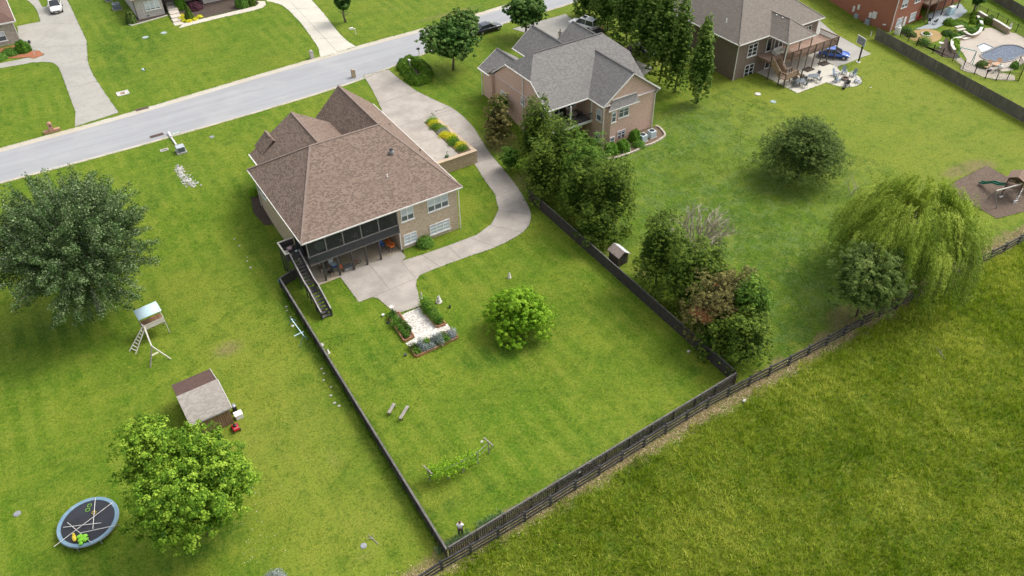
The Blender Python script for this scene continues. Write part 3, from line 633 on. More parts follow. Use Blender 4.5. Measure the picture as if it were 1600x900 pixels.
roofpart(h2, [[(GX0, GY, ze), (GXM, GY, GZ), (GXM, 78.6, GZ), (GX0, 73.7, ze+.02)], [(GX1, GY, ze), (GXM, GY, GZ), (GXM, 78.6, GZ), (GX1, 73.7, ze+.02)]], H2R)
def gable_roof(parent, xa, xb, yf, yb, ze_, zr_, mat):
    xm = (xa+xb)/2; roofpart(parent, [[(xa, yf, ze_), (xm, yf, zr_), (xm, yb, zr_), (xa, yb, ze_)], [(xb, yf, ze_), (xm, yf, zr_), (xm, yb, zr_), (xb, yb, ze_)]], mat)
gable_roof(h2, 57.6, 64.4, 91.5, 81.5, ze, 8.25, H2R); gable_roof(h2, 64.0, 69.9, 90.0, 81.5, ze, 7.95, H2R); roofpart(h2, [[(50.4, 88.9, ze-.02), (53.5, 88.9, 7.7), (53.5, 84.0, 7.7), (51.3, 86.2, ze+.55), (50.4, 86.7, ze-.02)], [(56.6, 88.9, ze-.02), (53.5, 88.9, 7.7), (53.5, 84.0, 7.7), (56.6, 84.0, ze-.02)]], H2R)
caps(h2, [((xl+cut, yr, zr), (xr-cut, yr, zr)), ((GXM, GY, GZ), (GXM, 78.5, GZ)), ((61, 91.5, 8.25), (61, 83, 8.25)), ((66.95, 90, 7.95), (66.95, 83.4, 7.95)), ((53.5, 88.9, 7.7), (53.5, 84.2, 7.7))], H2C, w=.26)
strips(h2, 'gutter', [((xl, y0, ze), (GX0+.1, y0, ze)), ((GX0, GY, ze), (GX0, 73.4, ze)), ((GX1, GY, ze), (GX1, 86.7, ze)), ((50.35, 86.0, ze), (50.35, 88.95, ze)), ((xl, yc0, zc), (xl, yc1, zc)), ((57.55, 86.7, ze), (57.55, 91.5, ze))], M_TRIM, w=.12, h=.14, dz=-.05)
strips(h2, 'rake_board', [((GX0, GY, ze), (GXM, GY, GZ)), ((GX1, GY, ze), (GXM, GY, GZ)), ((xl, y0, ze), (xl, yc0, zc)), ((xl, y1, ze), (xl, yc1, zc)), ((50.4, 88.9, ze), (53.5, 88.9, 7.7)), ((57.6, 91.5, ze), (61, 91.5, 8.25))], M_TRIM, w=.05, h=.18, dz=-.08)
mb = MB()
mb.prism([(51.35, 75.3), (51.6, 75.3), (51.6, 76.4), (58.0, 76.4), (58.0, 70.9), (58.0+.9, 70.3) if 0 else (58.001, 70.8), (66.3, 70.8), (66.3, 86.2), (69.4, 86.2), (69.4, 89.5), (58.1, 89.5), (58.1, 86.3), (56.2, 86.3), (56.2, 88.5), (50.9, 88.5), (50.9, 86.25), (51.35, 86.25)], -.3, ze-.16)
mb.build('wall', H2B, h2)
mb = MB()
def tri_y(mb, x0, x1, xm, y, t, z0, zt):
    b = len(mb.v); mb.v += [(x0, y, z0), (x1, y, z0), (xm, y, zt), (x0, y+t, z0), (x1, y+t, z0), (xm, y+t, zt)]
    mb.f += [(b, b+1, b+2), (b+5, b+4, b+3), (b, b+3, b+4, b+1), (b+1, b+4, b+5, b+2), (b+2, b+5, b+3, b)]
tri_y(mb, 57.7, 66.7, 62.2, 70.79, .2, ze-.16, GZ-.25)
mb.build('gable_wall', H2B, h2); mb = MB()
b = len(mb.v); q = [(75.3, ze-.16), (86.3, ze-.16), (yc1+.1, zc-.2), (yc0-.1, zc-.2), (75.3, 6.9)]
mb.v += [(51.34, y, z) for y, z in q]+[(51.6, y, z) for y, z in q]; mb.f += [(b+4, b+3, b+2, b+1, b), (b+5, b+6, b+7, b+8, b+9)]+[(b+i, b+(i+1) % 5, b+5+(i+1) % 5, b+5+i) for i in range(5)]
mb.build('gable_wall', H2B, h2)
mb = MB(); mb.prism([(51.2, 73.5), (57.7, 73.5), (57.7, 70.45), (66.8, 70.45), (66.8, 86.6), (51.2, 86.6)], ze-.155, ze-.147); mb.build('soffit', M_TRIM, h2)
# bay on the left of the gable wall
mb = MB(); mb.prism([(58.35, 70.79), (58.75, 70.15), (59.7, 70.15), (60.05, 70.79)], -.2, 5.1) ; mb.build('bay_wall', H2B, h2)
roofpart(h2, [[(58.2, 70.0, 5.1), (63.2, 70.0, 5.1), (63.2, 70.85, 5.95), (59.4, 70.85, 5.95)]], H2R, name='awning_roof', thick=.08)
strips(h2, 'awning_flashing', [((59.3, 70.74, 6.02), (63.2, 70.74, 6.02))], M_TRIM, w=.1, h=.12, dz=0); strips(h2, 'awning_trim', [((58.2, 69.98, 5.1), (63.2, 69.98, 5.1))], M_TRIM, w=.06, h=.12, dz=-.06)
for ox, oz, w_, h_ in ((60.5, 3.1, 1.65, 1.45), (60.55, -.1, 1.3, 1.3)): window(h2, (ox, 70.8, oz), XU, S_, w_, h_, 2, 2, .25)
for oz in (3.25, -.05): window(h2, (58.85, 70.15, oz), XU, S_, .7, 1.5 if oz > 1 else 1.2, 1, 2, .2)
window(h2, (58.0, 72.1, 3.2), (0, -1, 0), W_, 1.0, 1.6, 1, 2, .5); window(h2, (58.0, 72.1, .2), (0, -1, 0), W_, .9, 1.4, 1, 2, .5)
for yy, zz, w_, h_ in ((75.3, 3.4, 1.2, 1.5), (79.6, 4.1, .9, 1.0), (84.6, 2.6, 1.3, 1.4)): window(h2, (51.35, yy, zz), (0, -1, 0), W_, w_, h_, 2 if w_ > 1 else 1, 2, .4)
downspout(h2, [(57.9, 70.6, ze-.15), (57.9, 70.6, .1)]); downspout(h2, [(51.2, 79.0, zc-.3), (51.25, 79.0, .1)]); downspout(h2, [(50.75, 88.6, ze-.2), (50.75, 88.6, .8)])
downspout(h2, [(66.8, 70.5, ze-.15), (66.35, 70.7, 5.0), (66.35, 70.7, .1)])
# balcony
mb = MB(); mb.box(51.62, 57.99, 73.0, 76.38, 2.5, 2.72); mb.build('balcony_floor', M('grey_deck', (.16, .14, .13), (.11, .1, .09)), h2)
mb = MB(); mb.box(51.3, 57.99, 72.93, 72.99, 2.42, 2.78); mb.build('balcony_fascia', M_TRIM, h2)
mb = MB(); mb.box(51.4, 57.95, 73.02, 73.07, 3.62, 3.68); mb.box(51.4, 57.95, 73.02, 73.06, 2.80, 2.84)
for i in range(50): x = 51.45+i*.132; mb.box(x-.01, x+.01, 73.03, 73.05, 2.8, 3.65)
mb.build('balcony_railing', M_BLACK, h2)
mb = MB()
for x in (51.5, 54.6, 57.9): mb.box(x-.07, x+.07, 73.05, 73.2, 2.7, 5.5)
mb.build('balcony_post', M_TRIM, h2)
window(h2, (54.3, 76.4, 2.9), XU, S_, 1.6, 2.0, 2, 1, .0, dark=True); window(h2, (56.4, 76.4, 3.3), XU, S_, 1.3, 1.4, 2, 1, 0, dark=True)

# ================================================================ H3 (brown brick, hipped grey-tan roof, raised deck)
H3B = brick_mat('brown_brick', (.155, .105, .08), (.22, .155, .12), (.105, .07, .055), (.20, .165, .135), bw=.26, bh=.09, blotch=.3)
H3R = shingle_mat('tan_grey_shingle', (.235, .205, .175), (.155, .132, .112), (.195, .17, .145), bump=.4)
h3 = T('brick_house', 'brown brick house with tan grey roof and long raised wooden deck', 'house', (93, 82, 0))
X0, X1, Y0, Y1 = 84.5, 102.1, 74.0, 91.5; pt = .70; hz = (X1-X0)/2*pt; k_ = (X1-X0)/2
ra = (X0+k_, Y0+k_, ze+hz); rb = (X0+k_+.01, Y1-k_+.3, ze+hz)
roofpart(h3, [[(X0, Y0, ze), (X1, Y0, ze), ra], [(X0, Y0, ze), ra, rb, (X0, Y1, ze)], [(X1, Y0, ze), ra, rb, (X1, Y1, ze)], [(X0, Y1, ze), (X1, Y1, ze), rb]], H3R)
px0, px1, py0 = 90.5, 96.3, 70.45; kk = (px1-px0)/2; pz = ze+kk*pt
pa = (px0+kk, py0+kk, pz); pb = (px0+kk, 76.95, pz)
roofpart(h3, [[(px0, py0, ze+.01), (px1, py0, ze+.01), pa], [(px0, py0, ze+.01), pa, pb, (px0, 74.1, ze+.01)], [(px1, py0, ze+.01), pa, pb, (px1, 74.1, ze+.01)]], H3R)
roofpart(h3, [[(82.0, 88, ze), (85.3, 94.5, 8.0), (85.3, 86, 8.0), (82, 86, ze)]], H3R) if 0 else None
H3C = M('tan_ridge_cap', (.24, .21, .18), (.18, .155, .13), rough=.95)
caps(h3, [((X0, Y0, ze), ra), ((X1, Y0, ze), ra), ((px0, py0, ze), pa), ((px1, py0, ze), pa), (pa, pb)], H3C, w=.2, h=.04)
strips(h3, 'gutter', [((X0, Y0, ze), (px0, Y0, ze)), ((px1, Y0, ze), (X1, Y0, ze)), ((X0, Y0, ze), (X0, Y1, ze)), ((px0, Y0, ze), (px0, py0, ze)), ((px0, py0, ze), (px1, py0, ze)), ((px1, py0, ze), (px1, Y0, ze)), ((X1, Y0, ze), (X1, Y1, ze))], M_TRIM, w=.13, h=.15, dz=-.06)
mb = MB(); mb.prism([(85.0, 74.6), (101.6, 74.6), (101.6, 91), (85.0, 91)], -.6, ze-.16); mb.build('wall', H3B, h3)
mb = MB(); mb.prism([(84.55, 74.05), (90.55, 74.05), (90.55, 70.5), (96.25, 70.5), (96.25, 74.05), (102.05, 74.05), (102.05, 91.4), (84.55, 91.4)], ze-.155, ze-.147); mb.build('soffit', M_TRIM, h3)
for oz in (3.0, -.15): window(h3, (87.15, 74.6, oz), XU, S_, 1.85, 1.85, 2, 3, 0, dark=True)
window(h3, (90.9, 74.6, 2.85), XU, S_, 1.1, 2.1, 1, 1, 0, dark=True); window(h3, (92.6, 74.6, 2.85), XU, S_, 1.8, 2.1, 2, 1, 0, dark=True); window(h3, (98.2, 74.6, 3.2), XU, S_, 2.0, 1.6, 3, 2, 0, dark=True)
window(h3, (91.4, 74.6, .1), XU, S_, 1.0, 2.0, 1, 2, 0, dark=True); window(h3, (95.5, 74.6, .1), XU, S_, 1.8, 2.1, 2, 1, 0, dark=True)
downspout(h3, [(84.75, 74.2, ze-.2), (84.95, 74.5, 5.0), (84.95, 74.5, -.1)]); downspout(h3, [(90.62, 70.6, ze-.15), (90.62, 70.75, .1)])
for px_, py_ in ((1213.5, 25), (1223, 29)):
    vent('roof_vent', 'small %s pale vent on the porch roof of the brown brick house' % ('upper' if px_ < 1220 else 'lower'), px_, py_, 7.4, .12, .2, M_TRIM)
vent('vent_pipe', 'thin pale vent pipe on the left roof slope of the brown brick house', 1135, 33, 8.2, .07, .35, M_TRIM)
dk = T('raised_deck', 'long brown wooden raised deck with railing and stairs behind the brown brick house', 'deck', (96, 72.5, 0))
DX0, DX1, DY0, DY1, DZ = 90.9, 102.4, 71.0, 74.58, 2.8
mb = MB()
nb = 26
for i in range(nb): yb_ = DY0+(DY1-DY0)*(i+.5)/nb; mb.box(DX0, DX1, yb_-.062, yb_+.062, DZ-.04, DZ)
mb.box(89.2, DX0-.02, 71.8, 74.5, DZ-.05, DZ); mb.build('deck_boards', M('deck_floor', (.33, .22, .16), (.26, .17, .12), sc=1.5), dk)
mb = MB(); mb.box(DX0, DX1, DY0-.06, DY0-.01, DZ-.34, DZ+.02); mb.box(DX1+.005, DX1+.055, DY0, DY1, DZ-.34, DZ+.02); mb.box(DX0-.055, DX0-.005, DY0, 71.8, DZ-.34, DZ+.02); mb.box(89.15, 89.2, 71.8, 74.5, DZ-.34, DZ+.02); mb.box(89.2, DX0-.06, 71.74, 71.79, DZ-.34, DZ+.02); mb.build('rim_board', M_BRWOOD, dk)
def railrun(parent, a, b, h=.95, lattice=True):
    a = Vector(a); b = Vector(b); mb = MB(); up = Vector((0, 0, 1)); mb.bar(a+up*h, b+up*h, .12, .04); mb.bar(a+up*(h-.1), b+up*(h-.1), .04, .07); mb.bar(a+up*.1, b+up*.1, .04, .07)
    n = int((b-a).length/.13)
    for i in range(1, n): p = a.lerp(b, i/n); mb.box(p.x-.018, p.x+.018, p.y-.018, p.y+.018, p.z+.1, p.z+h-.08)
    return mb.build('railing', M_BRWOOD, parent)
railrun(dk, (DX0, DY0, DZ), (DX1, DY0, DZ)); railrun(dk, (DX1, DY0, DZ), (DX1, DY1, DZ)); railrun(dk, (DX0-.03, 71.0, DZ), (DX0-.03, 71.8, DZ))
for i in range(8):
    x = DX0+.1+(DX1-DX0-.2)*i/7; mb = MB(); mb.box(x-.08, x+.08, DY0-.15, DY0-.063, -.1, DZ+1.0); mb.build('post', M_BRPOST, dk)
for x in (91.0, 93.6, 96.1):
    mb = MB(); mb.box(x-.07, x+.07, 70.9, 70.98, DZ+1, ze-.2) if x > 92 else mb.box(x-.07, x+.07, 71.05, 71.2, DZ, ze-.2); mb.build('roof_post', M_BRPOST, dk)
# two-flight stairs off the left end
mb = MB()
for i in range(7): mb.box(89.3, 90.4, 71.75-(i+1)*.28, 71.75-i*.28, DZ-.2*(i+1)-.05, DZ-.2*(i+1))
mb.box(89.2, 91.6, 68.7, 69.78, 1.2, 1.26)
for i in range(5): mb.box(91.62+i*.28, 91.62+(i+1)*.28, 68.75, 69.75, 1.2-.22*(i+1)-.05, 1.2-.22*(i+1))
mb.build('stair_treads', M_BRWOOD, dk)
mb = MB()
for x in (89.25, 90.45): mb.bar((x, 71.7, DZ+.9), (x, 69.8, 2.2), .09, .05); mb.bar((x, 71.7, DZ+.3), (x, 69.8, 1.6), .03, .5); mb.bar((x, 71.75, DZ-.15), (x, 69.8, 1.15), .05, .25)
for y in (68.7, 69.8): mb.bar((89.2 if y < 69 else 90.5, y, 2.2), (91.6, y, 2.2), .09, .05); mb.bar((91.6, y, 2.2), (93.0, y, 1.05), .09, .05); mb.bar((91.6, y, 1.15), (93.0, y, .1), .05, .25); mb.bar((91.6, y, 1.75), (93, y, .6), .03, .35)
mb.bar((89.2, 68.7, 2.2), (89.2, 69.8, 2.2), .09, .05); mb.box(89.22, 91.6, 68.68, 68.71, 1.35, 1.95); mb.build('stair_rail', M('light_brown_wood', (.36, .24, .15), (.28, .18, .11), sc=2), dk)
for x, y, z in ((89.2, 68.7, 2.2), (90.5, 69.8, 2.2), (91.6, 68.7, 2.2), (91.6, 69.8, 2.2), (89.2, 69.8, 2.2), (89.2, 71.8, 3.7), (93.0, 68.7, 1.1), (93.0, 69.8, 1.1)):
    mb = MB(); mb.box(x-.06, x+.06, y-.06, y+.06, -.1, z); mb.build('post', M_BRPOST, dk)

# ================================================================ H4 (red brick) - local frame, rear wall along +X
H4B = brick_mat('red_brick', (.30, .095, .05), (.38, .13, .07), (.22, .07, .04), (.30, .16, .11), bw=.24, bh=.08, blotch=.35)
h4 = T('brick_house', 'red brick house beside the swimming pool garden', 'house', (0, 0, 0))
# built at the origin first, then turned into place
mb = MB(); mb.prism([(0, 0), (7.6, 0), (7.6, 3.4), (13.2, 3.4), (13.2, 0.4), (22, .4), (22, 16), (0, 16)], -.3, 6.0); mb.build('wall', H4B, h4)
roofpart(h4, [[(-.5, -.5, 6.1), (22.5, -.5, 6.1), (15, 7.8, 10.6), (7.5, 7.8, 10.6)], [(-.5, -.5, 6.1), (-.5, 16.5, 6.1), (7.5, 7.8, 10.6)], [(22.5, -.5, 6.1), (22.5, 16.5, 6.1), (15, 7.8, 10.6)], [(-.5, 16.5, 6.1), (22.5, 16.5, 6.1), (15, 7.8, 10.6), (7.5, 7.8, 10.6)]], H3R)
strips(h4, 'gutter', [((-.5, -.5, 6.1), (22.5, -.5, 6.1)), ((-.5, -.5, 6.1), (-.5, 16.5, 6.1))], M_TRIM)
for ox in (1.3, 4.9): window(h4, (ox, 0, .45), XU, S_, 1.6, 1.35, 2, 2, 1.0)
for ox in (1.3, 4.9, 15): window(h4, (ox, 0 if ox < 13 else .4, 3.5), XU, S_, 1.6, 1.5, 2, 2, .7)
mb = MB(); mb.box(3.35, 3.95, -.06, -.01, .05, 1.6); mb.build('door', M_WIN, h4)
mb = MB(); mb.box(8.6, 10.4, 3.3, 3.395, 0, 2.2); mb.build('door', M('dark_door', (.05, .03, .02)), h4)
mb = MB(); mb.box(7.5, 17.5, -1.2, 3.38, 2.75, 3.0); mb.build('upper_deck', M_BRWOOD, h4)
for x in (7.8, 10.2, 12.6, 15.0, 17.3):
    mb = MB(); mb.box(x-.08, x+.08, -1.2, -1.04, 0, 3.9); mb.build('post', M_BRPOST, h4)
mb = MB(); mb.box(7.5, 17.5, -1.26, -1.21, 3.8, 3.88); mb.box(7.5, 17.5, -1.25, -1.22, 3.1, 3.7) if 0 else None; mb.build('deck_rail', M_BRWOOD, h4)
downspout(h4, [(-.12, -.12, 5.9), (-.12, -.12, 2.6), (-.3, -.3, 1.9), (-.3, -.3, .1)])
mb = MB()
for yy, zz, w_, h_ in ((6.2, 1.7, .35, .8), (7.0, 1.1, .35, .9), (3.7, 1.1, .5, .85), (2.9, 1.2, .7, 1.1)): mb = MB(); mb.box(-.16, -.005, yy, yy+w_, zz, zz+h_); mb.build('meter_box', M_TRIM, h4)
mb = MB(); mb.lathe((-.35, 1.0, .9), [(.03, 0), (.28, .05), (.3, .1), (.26, .1)], 12); mb.build('satellite_dish', M_TRIM, h4)
h4.location = (117.9, 72.9, 0); h4.rotation_euler = (0, 0, R_(3.0))

# ================================================================ houses across the street
H5B = brick_mat('grey_stone_brick', (.36, .33, .30), (.50, .46, .42), (.25, .22, .20), (.52, .49, .45), bw=.35, bh=.12, blotch=.3)
h5 = T('brick_house', 'grey brick house with front steps across the street, cut by the top edge', 'house', (26, 146, 1.7))
c5_ = G(217, 31); gz = 1.7
hx = c5_.x; hy = c5_.y
a5 = G(262, 22).x; 
mb = MB(); mb.prism([(hx, hy), (a5-.3, hy), (a5-.3, hy+4.2), (a5+6.2, hy+4.2), (a5+6.2, hy+.6), (a5+20, hy+.6), (a5+20, hy+13), (hx, hy+13)], gz-.3, gz+3.3); mb.build('wall', H5B, h5)
roofpart(h5, [[(hx-.5, hy-.5, gz+3.4), (a5+20.5, hy-.5, gz+3.4), (a5+14, hy+6.5, gz+7.4), (hx+6.5, hy+6.5, gz+7.4)], [(hx-.5, hy-.5, gz+3.4), (hx-.5, hy+13.5, gz+3.4), (hx+6.5, hy+6.5, gz+7.4)],
              [(a5+20.5, hy-.5, gz+3.4), (a5+20.5, hy+13.5, gz+3.4), (a5+14, hy+6.5, gz+7.4)], [(hx-.5, hy+13.5, gz+3.4), (a5+20.5, hy+13.5, gz+3.4), (a5+14, hy+6.5, gz+7.4), (hx+6.5, hy+6.5, gz+7.4)]], H3R)
window(h5, (hx+1.5, hy, gz+1.15), XU, S_, 2.4, 1.5, 3, 2, .9)
for dx in (9.0, 12.4): window(h5, (a5+dx-.6, hy+.6, gz+1.2), XU, S_, 1.2, 1.4, 1, 2, .9)
mb = MB(); mb.box(hx-.1, hx, hy-.1, hy, gz, gz+3.3); mb.box(a5+6.21, a5+6.31, hy+.5, hy+.6, gz, gz+3.3); mb.build('downspout', M_BLACK, h5)
mb = MB(); mb.box(hx+1.4, hx+1.8, hy-.02, hy-.004, gz+.25, gz+.4); mb.box(hx+4.4, hx+4.8, hy-.02, hy-.004, gz+.25, gz+.4); mb.build('foundation_vent', M_BLACK, h5)
# steps: five broad treads rising to the porch
sp = T('front_steps', 'pale concrete front steps rising to the grey brick house across the street', 'steps', (G(282, 40).x, G(282, 40).y, 1.7))
q0 = G(281, 39); q1 = G(267, 8)
mb = MB()
for i in range(7):
    t0 = i/7; p = q0.lerp(q1, t0); q = q0.lerp(q1, (i+1)/7+.02); mb.box(p.x-.75, p.x+.75, p.y, q.y, gz-.05, gz+.05+.15*i)
mb.build('treads', M_WALK, sp)
mb = MB(); mb.box(q1.x-.9, q1.x+4.5, q1.y+.05, hy+4.2, gz, gz+1.1); mb.build('porch_slab', M_WALK, sp)
h6 = T('stone_house', 'grey stone house corner with brown roof at the top left edge', 'house', (-8, 152, 1.7))
c6 = G(32.5, 66.4)
H6B = brick_mat('stacked_stone', (.30, .26, .21), (.46, .41, .34), (.19, .16, .13), (.33, .3, .26), bw=.5, bh=.11, blotch=.4)
mb = MB(); mb.prism([(c6.x-14, c6.y), (c6.x, c6.y), (c6.x, c6.y+11), (c6.x-14, c6.y+11)], 1.4, 1.7+3.5); mb.build('wall', H6B, h6)
window(h6, (c6.x-2.9, c6.y, 2.5), XU, S_, 1.3, 1.5, 1, 2, .5)
rz_ = 5.3
roofpart(h6, [[(c6.x-14.5, c6.y-.5, rz_), (c6.x+.5, c6.y-.5, rz_), (c6.x-4, c6.y+5.5, rz_+3.4), (c6.x-14.5, c6.y+5.5, rz_+3.4)], [(c6.x+.5, c6.y-.5, rz_), (c6.x+.5, c6.y+11.5, rz_), (c6.x-4, c6.y+5.5, rz_+3.4)],
              [(c6.x-14.5, c6.y+11.5, rz_), (c6.x+.5, c6.y+11.5, rz_), (c6.x-4, c6.y+5.5, rz_+3.4), (c6.x-14.5, c6.y+5.5, rz_+3.4)]], shingle_mat('dark_brown_shingle', (.17, .105, .085), (.10, .06, .05), (.13, .08, .06)))
strips(h6, 'gutter', [((c6.x-14.5, c6.y-.5, rz_), (c6.x+.5, c6.y-.5, rz_)), ((c6.x+.5, c6.y-.5, rz_), (c6.x+.5, c6.y+11.5, rz_))], M_TRIM, h=.2, w=.15)
downspout(h6, [(c6.x+.08, c6.y-.08, 5.2), (c6.x+.08, c6.y-.08, 1.75)])
# ================================================================ fences
M_FDK = M('fence_dark_board', (.028, .024, .021), (.055, .047, .041), rough=.85, sc=4)
M_FCAP = M('fence_cap_board', (.15, .138, .125), (.09, .083, .075), rough=.85, sc=2)
def board_fence(name, label, pts, h, bw=.14, gap=.02, mat=None, capm=None, cap=.16, side=1, post_every=2.4, capz=True, rails=True, tilt=None):
    pts = [Vector(p) for p in pts]; o = T(name, label, 'fence', (pts[0].x, pts[0].y, 0)); mat = mat or M_FDK
    mb = MB(); mc = MB(); 
    for a, b in zip(pts[:-1], pts[1:]):
        L = (b-a).length; d = (b-a).normalized(); n = Vector((-d.y, d.x, 0))*side; k = int(L/(bw+gap))
        for i in range(k):
            p = a+d*(i+.5)*L/k; z = H(p.x, p.y); hh = h+random.uniform(-.02, .02)
            mb.obox((p.x, p.y, z+hh/2+.02), d, n, (0, 0, 1), bw, .022, hh)
        if rails:
            for zz in (.25, h-.2): mb.obox(((a+b)/2-n*.05)+Vector((0, 0, zz)), d, n, (0, 0, 1), L, .05, .09)
        if capz: mc.obox((a+b)/2+Vector((0, 0, h+.045)), d, n, (0, 0, 1), L, cap, .035)
        m_ = max(1, round(L/post_every))
        for i in range(m_+1):
            p = a+d*L*i/m_-n*.09; q = MB(); q.obox((p.x, p.y, H(p.x, p.y)+h/2), d, n, (0, 0, 1), .09, .09, h+.04); q.build('post', mat, o)
    mb.build('boards', mat, o)
    if capz: mc.build('cap_rail', capm or M_FCAP, o)
    return o
cSW = G(700, 873); cSE = G(1146, 598); fT = P(430, 428, 1.2); fL0 = Vector((fT.x, fT.y, 0)); mT = G(826, 312)
mid = G(985, 446)
board_fence('board_fence', 'dark board fence with grey cap on the left side of the central yard', [Vector((13.1, 66.6, 0)), Vector((cSW.x, cSW.y, 0))], 1.25, side=1)
board_fence('board_fence', 'short dark board fence panel behind the foot of the deck stairs', [Vector((13.25, 66.65, 0)), Vector((16.1, 67.6, 0))], 1.2, side=1, post_every=1.5)
board_fence('board_fence', 'dark board fence beside the row of cedars, right side of the central yard', [Vector((mT.x, mT.y, 0)), Vector((cSE.x, cSE.y+.2, 0))], 1.45, side=-1, cap=.10)
board_fence('board_fence', 'dark board fence with cap along the rear of the central yard, inside the rail fence', [Vector((cSW.x+.15, cSW.y, 0)), Vector((cSE.x-.1, cSE.y-.1, 0))], 1.4, side=1, cap=.12, gap=.05, mat=M('rear_board', (.030, .026, .022), (.095, .08, .068), rough=.85, sc=7, lo=.45, hi=.55))
# outer three-rail farm fence
rf = T('rail_fence', 'long black three rail farm fence along the edge of the tall grass field', 'fence', (12, 29, 0))
L = [G(600, 952), G(672, 902), G(710, 880), G(800, 827), G(900, 765), G(1000, 702), G(1100, 640), G(1160, 608), G(1260, 556), G(1350, 507), G(1430, 466), G(1500, 428), G(1560, 398), G(1610, 370), G(1700, 318), G(1800, 262)]
path = spline(L, 6); acc = [0]
for a, b in zip(path[:-1], path[1:]): acc.append(acc[-1]+(b-a).length)
def along(t):
    for i in range(len(path)-1):
        if acc[i+1] >= t: k = (t-acc[i])/(acc[i+1]-acc[i]); return path[i].lerp(path[i+1], k)
    return path[-1]
tt = 0; posts = []
while tt < acc[-1]: posts.append(along(tt)); tt += 2.45
M_RAIL = M('black_fence_rail', (.018, .018, .019), (.055, .053, .051), rough=.8, sc=2)
for p in posts:
    mb = MB(); a = random.uniform(-.04, .04); mb.obox((p.x, p.y, .62), (1, a, random.uniform(-.03, .03)), (-a, 1, 0), (0, 0, 1), .19, .16, 1.42); mb.build('post', M_BLACK, rf)
for zz in (.35, .75, 1.15):
    for a, b in zip(posts[:-1], posts[1:]):
        mb = MB(); d = (b-a).normalized(); n = Vector((d.y, -d.x))*.08; ja, jb = random.uniform(-.02, .02), random.uniform(-.02, .02)
        mb.bar((a.x+n.x, a.y+n.y, zz+ja), (b.x+n.x, b.y+n.y, zz+jb), .045, .17); 
        if zz > 1: mb.bar((a.x+n.x*.6, a.y+n.y*.6, zz+.10), (b.x+n.x*.6, b.y+n.y*.6, zz+.10), .09, .03)
        mb.build('rail', M_RAIL, rf)
# weathered privacy fences
M_WTH = M('weathered_wood', (.115, .10, .085), (.19, .17, .145), rough=.9, sc=1.5)
def fence_wood():
    k = N('weathered_fence'); k.b.inputs['Roughness'].default_value = .95; u = k.uv(); mp = k.n('Mapping'); k.l(u, mp.inputs[0]); mp.inputs['Scale'].default_value = (7, .5, 1)
    n1 = k.noise(mp.outputs[0], 1, 3, .7); n2 = k.noise(u, .6, 3); c = k.mix(k.ramp(n1, .3, .7), (.085, .075, .062), (.20, .18, .15)); c = k.mix(k.math('MULTIPLY', k.ramp(n2, .4, .7), .5), c, (.08, .085, .055)); k.base(c); return k.m
M_WF = fence_wood()
w0 = G(1366, 61); w1 = G(1592, 188); d = (w1-w0).normalized(); w1 = w0+d*60
board_fence('privacy_fence', 'tall weathered wooden privacy fence between the brown and red brick house lots', [w0, w1], 1.8, bw=.15, gap=.008, mat=M_WF, capz=False, side=-1)
w2 = G(1562, 8); w3 = G(1600, 31)
board_fence('privacy_fence', 'weathered wooden privacy fence in the top right corner beyond the pool', [w2-(w3-w2).normalized()*4, w3+(w3-w2).normalized()*12], 1.8, bw=.15, gap=.008, mat=M_WF, capz=False, side=-1)
# pool iron fences
def iron_fence(label, pts, h=1.3, pick=True):
    pts = [Vector((p.x, p.y, 0)) for p in pts]; o = T('iron_fence', label, 'fence', tuple(pts[0])); mb = MB()
    for a, b in zip(pts[:-1], pts[1:]):
        Ln = (b-a).length; d = (b-a).normalized()
        for zz in (.12, h-.12): mb.bar(a+Vector((0, 0, zz)), b+Vector((0, 0, zz)), .03)
        for i in range(int(Ln/.14)): p = a+d*(i*.14+.07); mb.box(p.x-.009, p.x+.009, p.y-.009, p.y+.009, .05, h)
        m_ = max(1, round(Ln/2.3))
        for i in range(m_+1): p = a.lerp(b, i/m_); q = MB(); q.box(p.x-.04, p.x+.04, p.y-.04, p.y+.04, 0, h+.1); q.build('post', M_BLACK, o)
    mb.build('pickets', M_BLACK, o); return o
iron_fence('black iron fence around the pool garden, beside the tall privacy fence', [G(1406, 58), G(1432, 72), G(1457, 83), G(1471, 89), G(1488, 96), G(1504, 108), G(1522, 116), G(1539, 123), G(1556, 126), G(1573, 125), G(1591, 127)])
iron_fence('black iron fence along the far side of the swimming pool', [G(1524, 18), G(1540, 26), G(1556, 33), G(1571, 42), G(1587, 50), G(1615, 68)])
iron_fence('short black iron fence panel at the near right end of the pool', [G(1591, 127), G(1597, 113), G(1590, 101)])
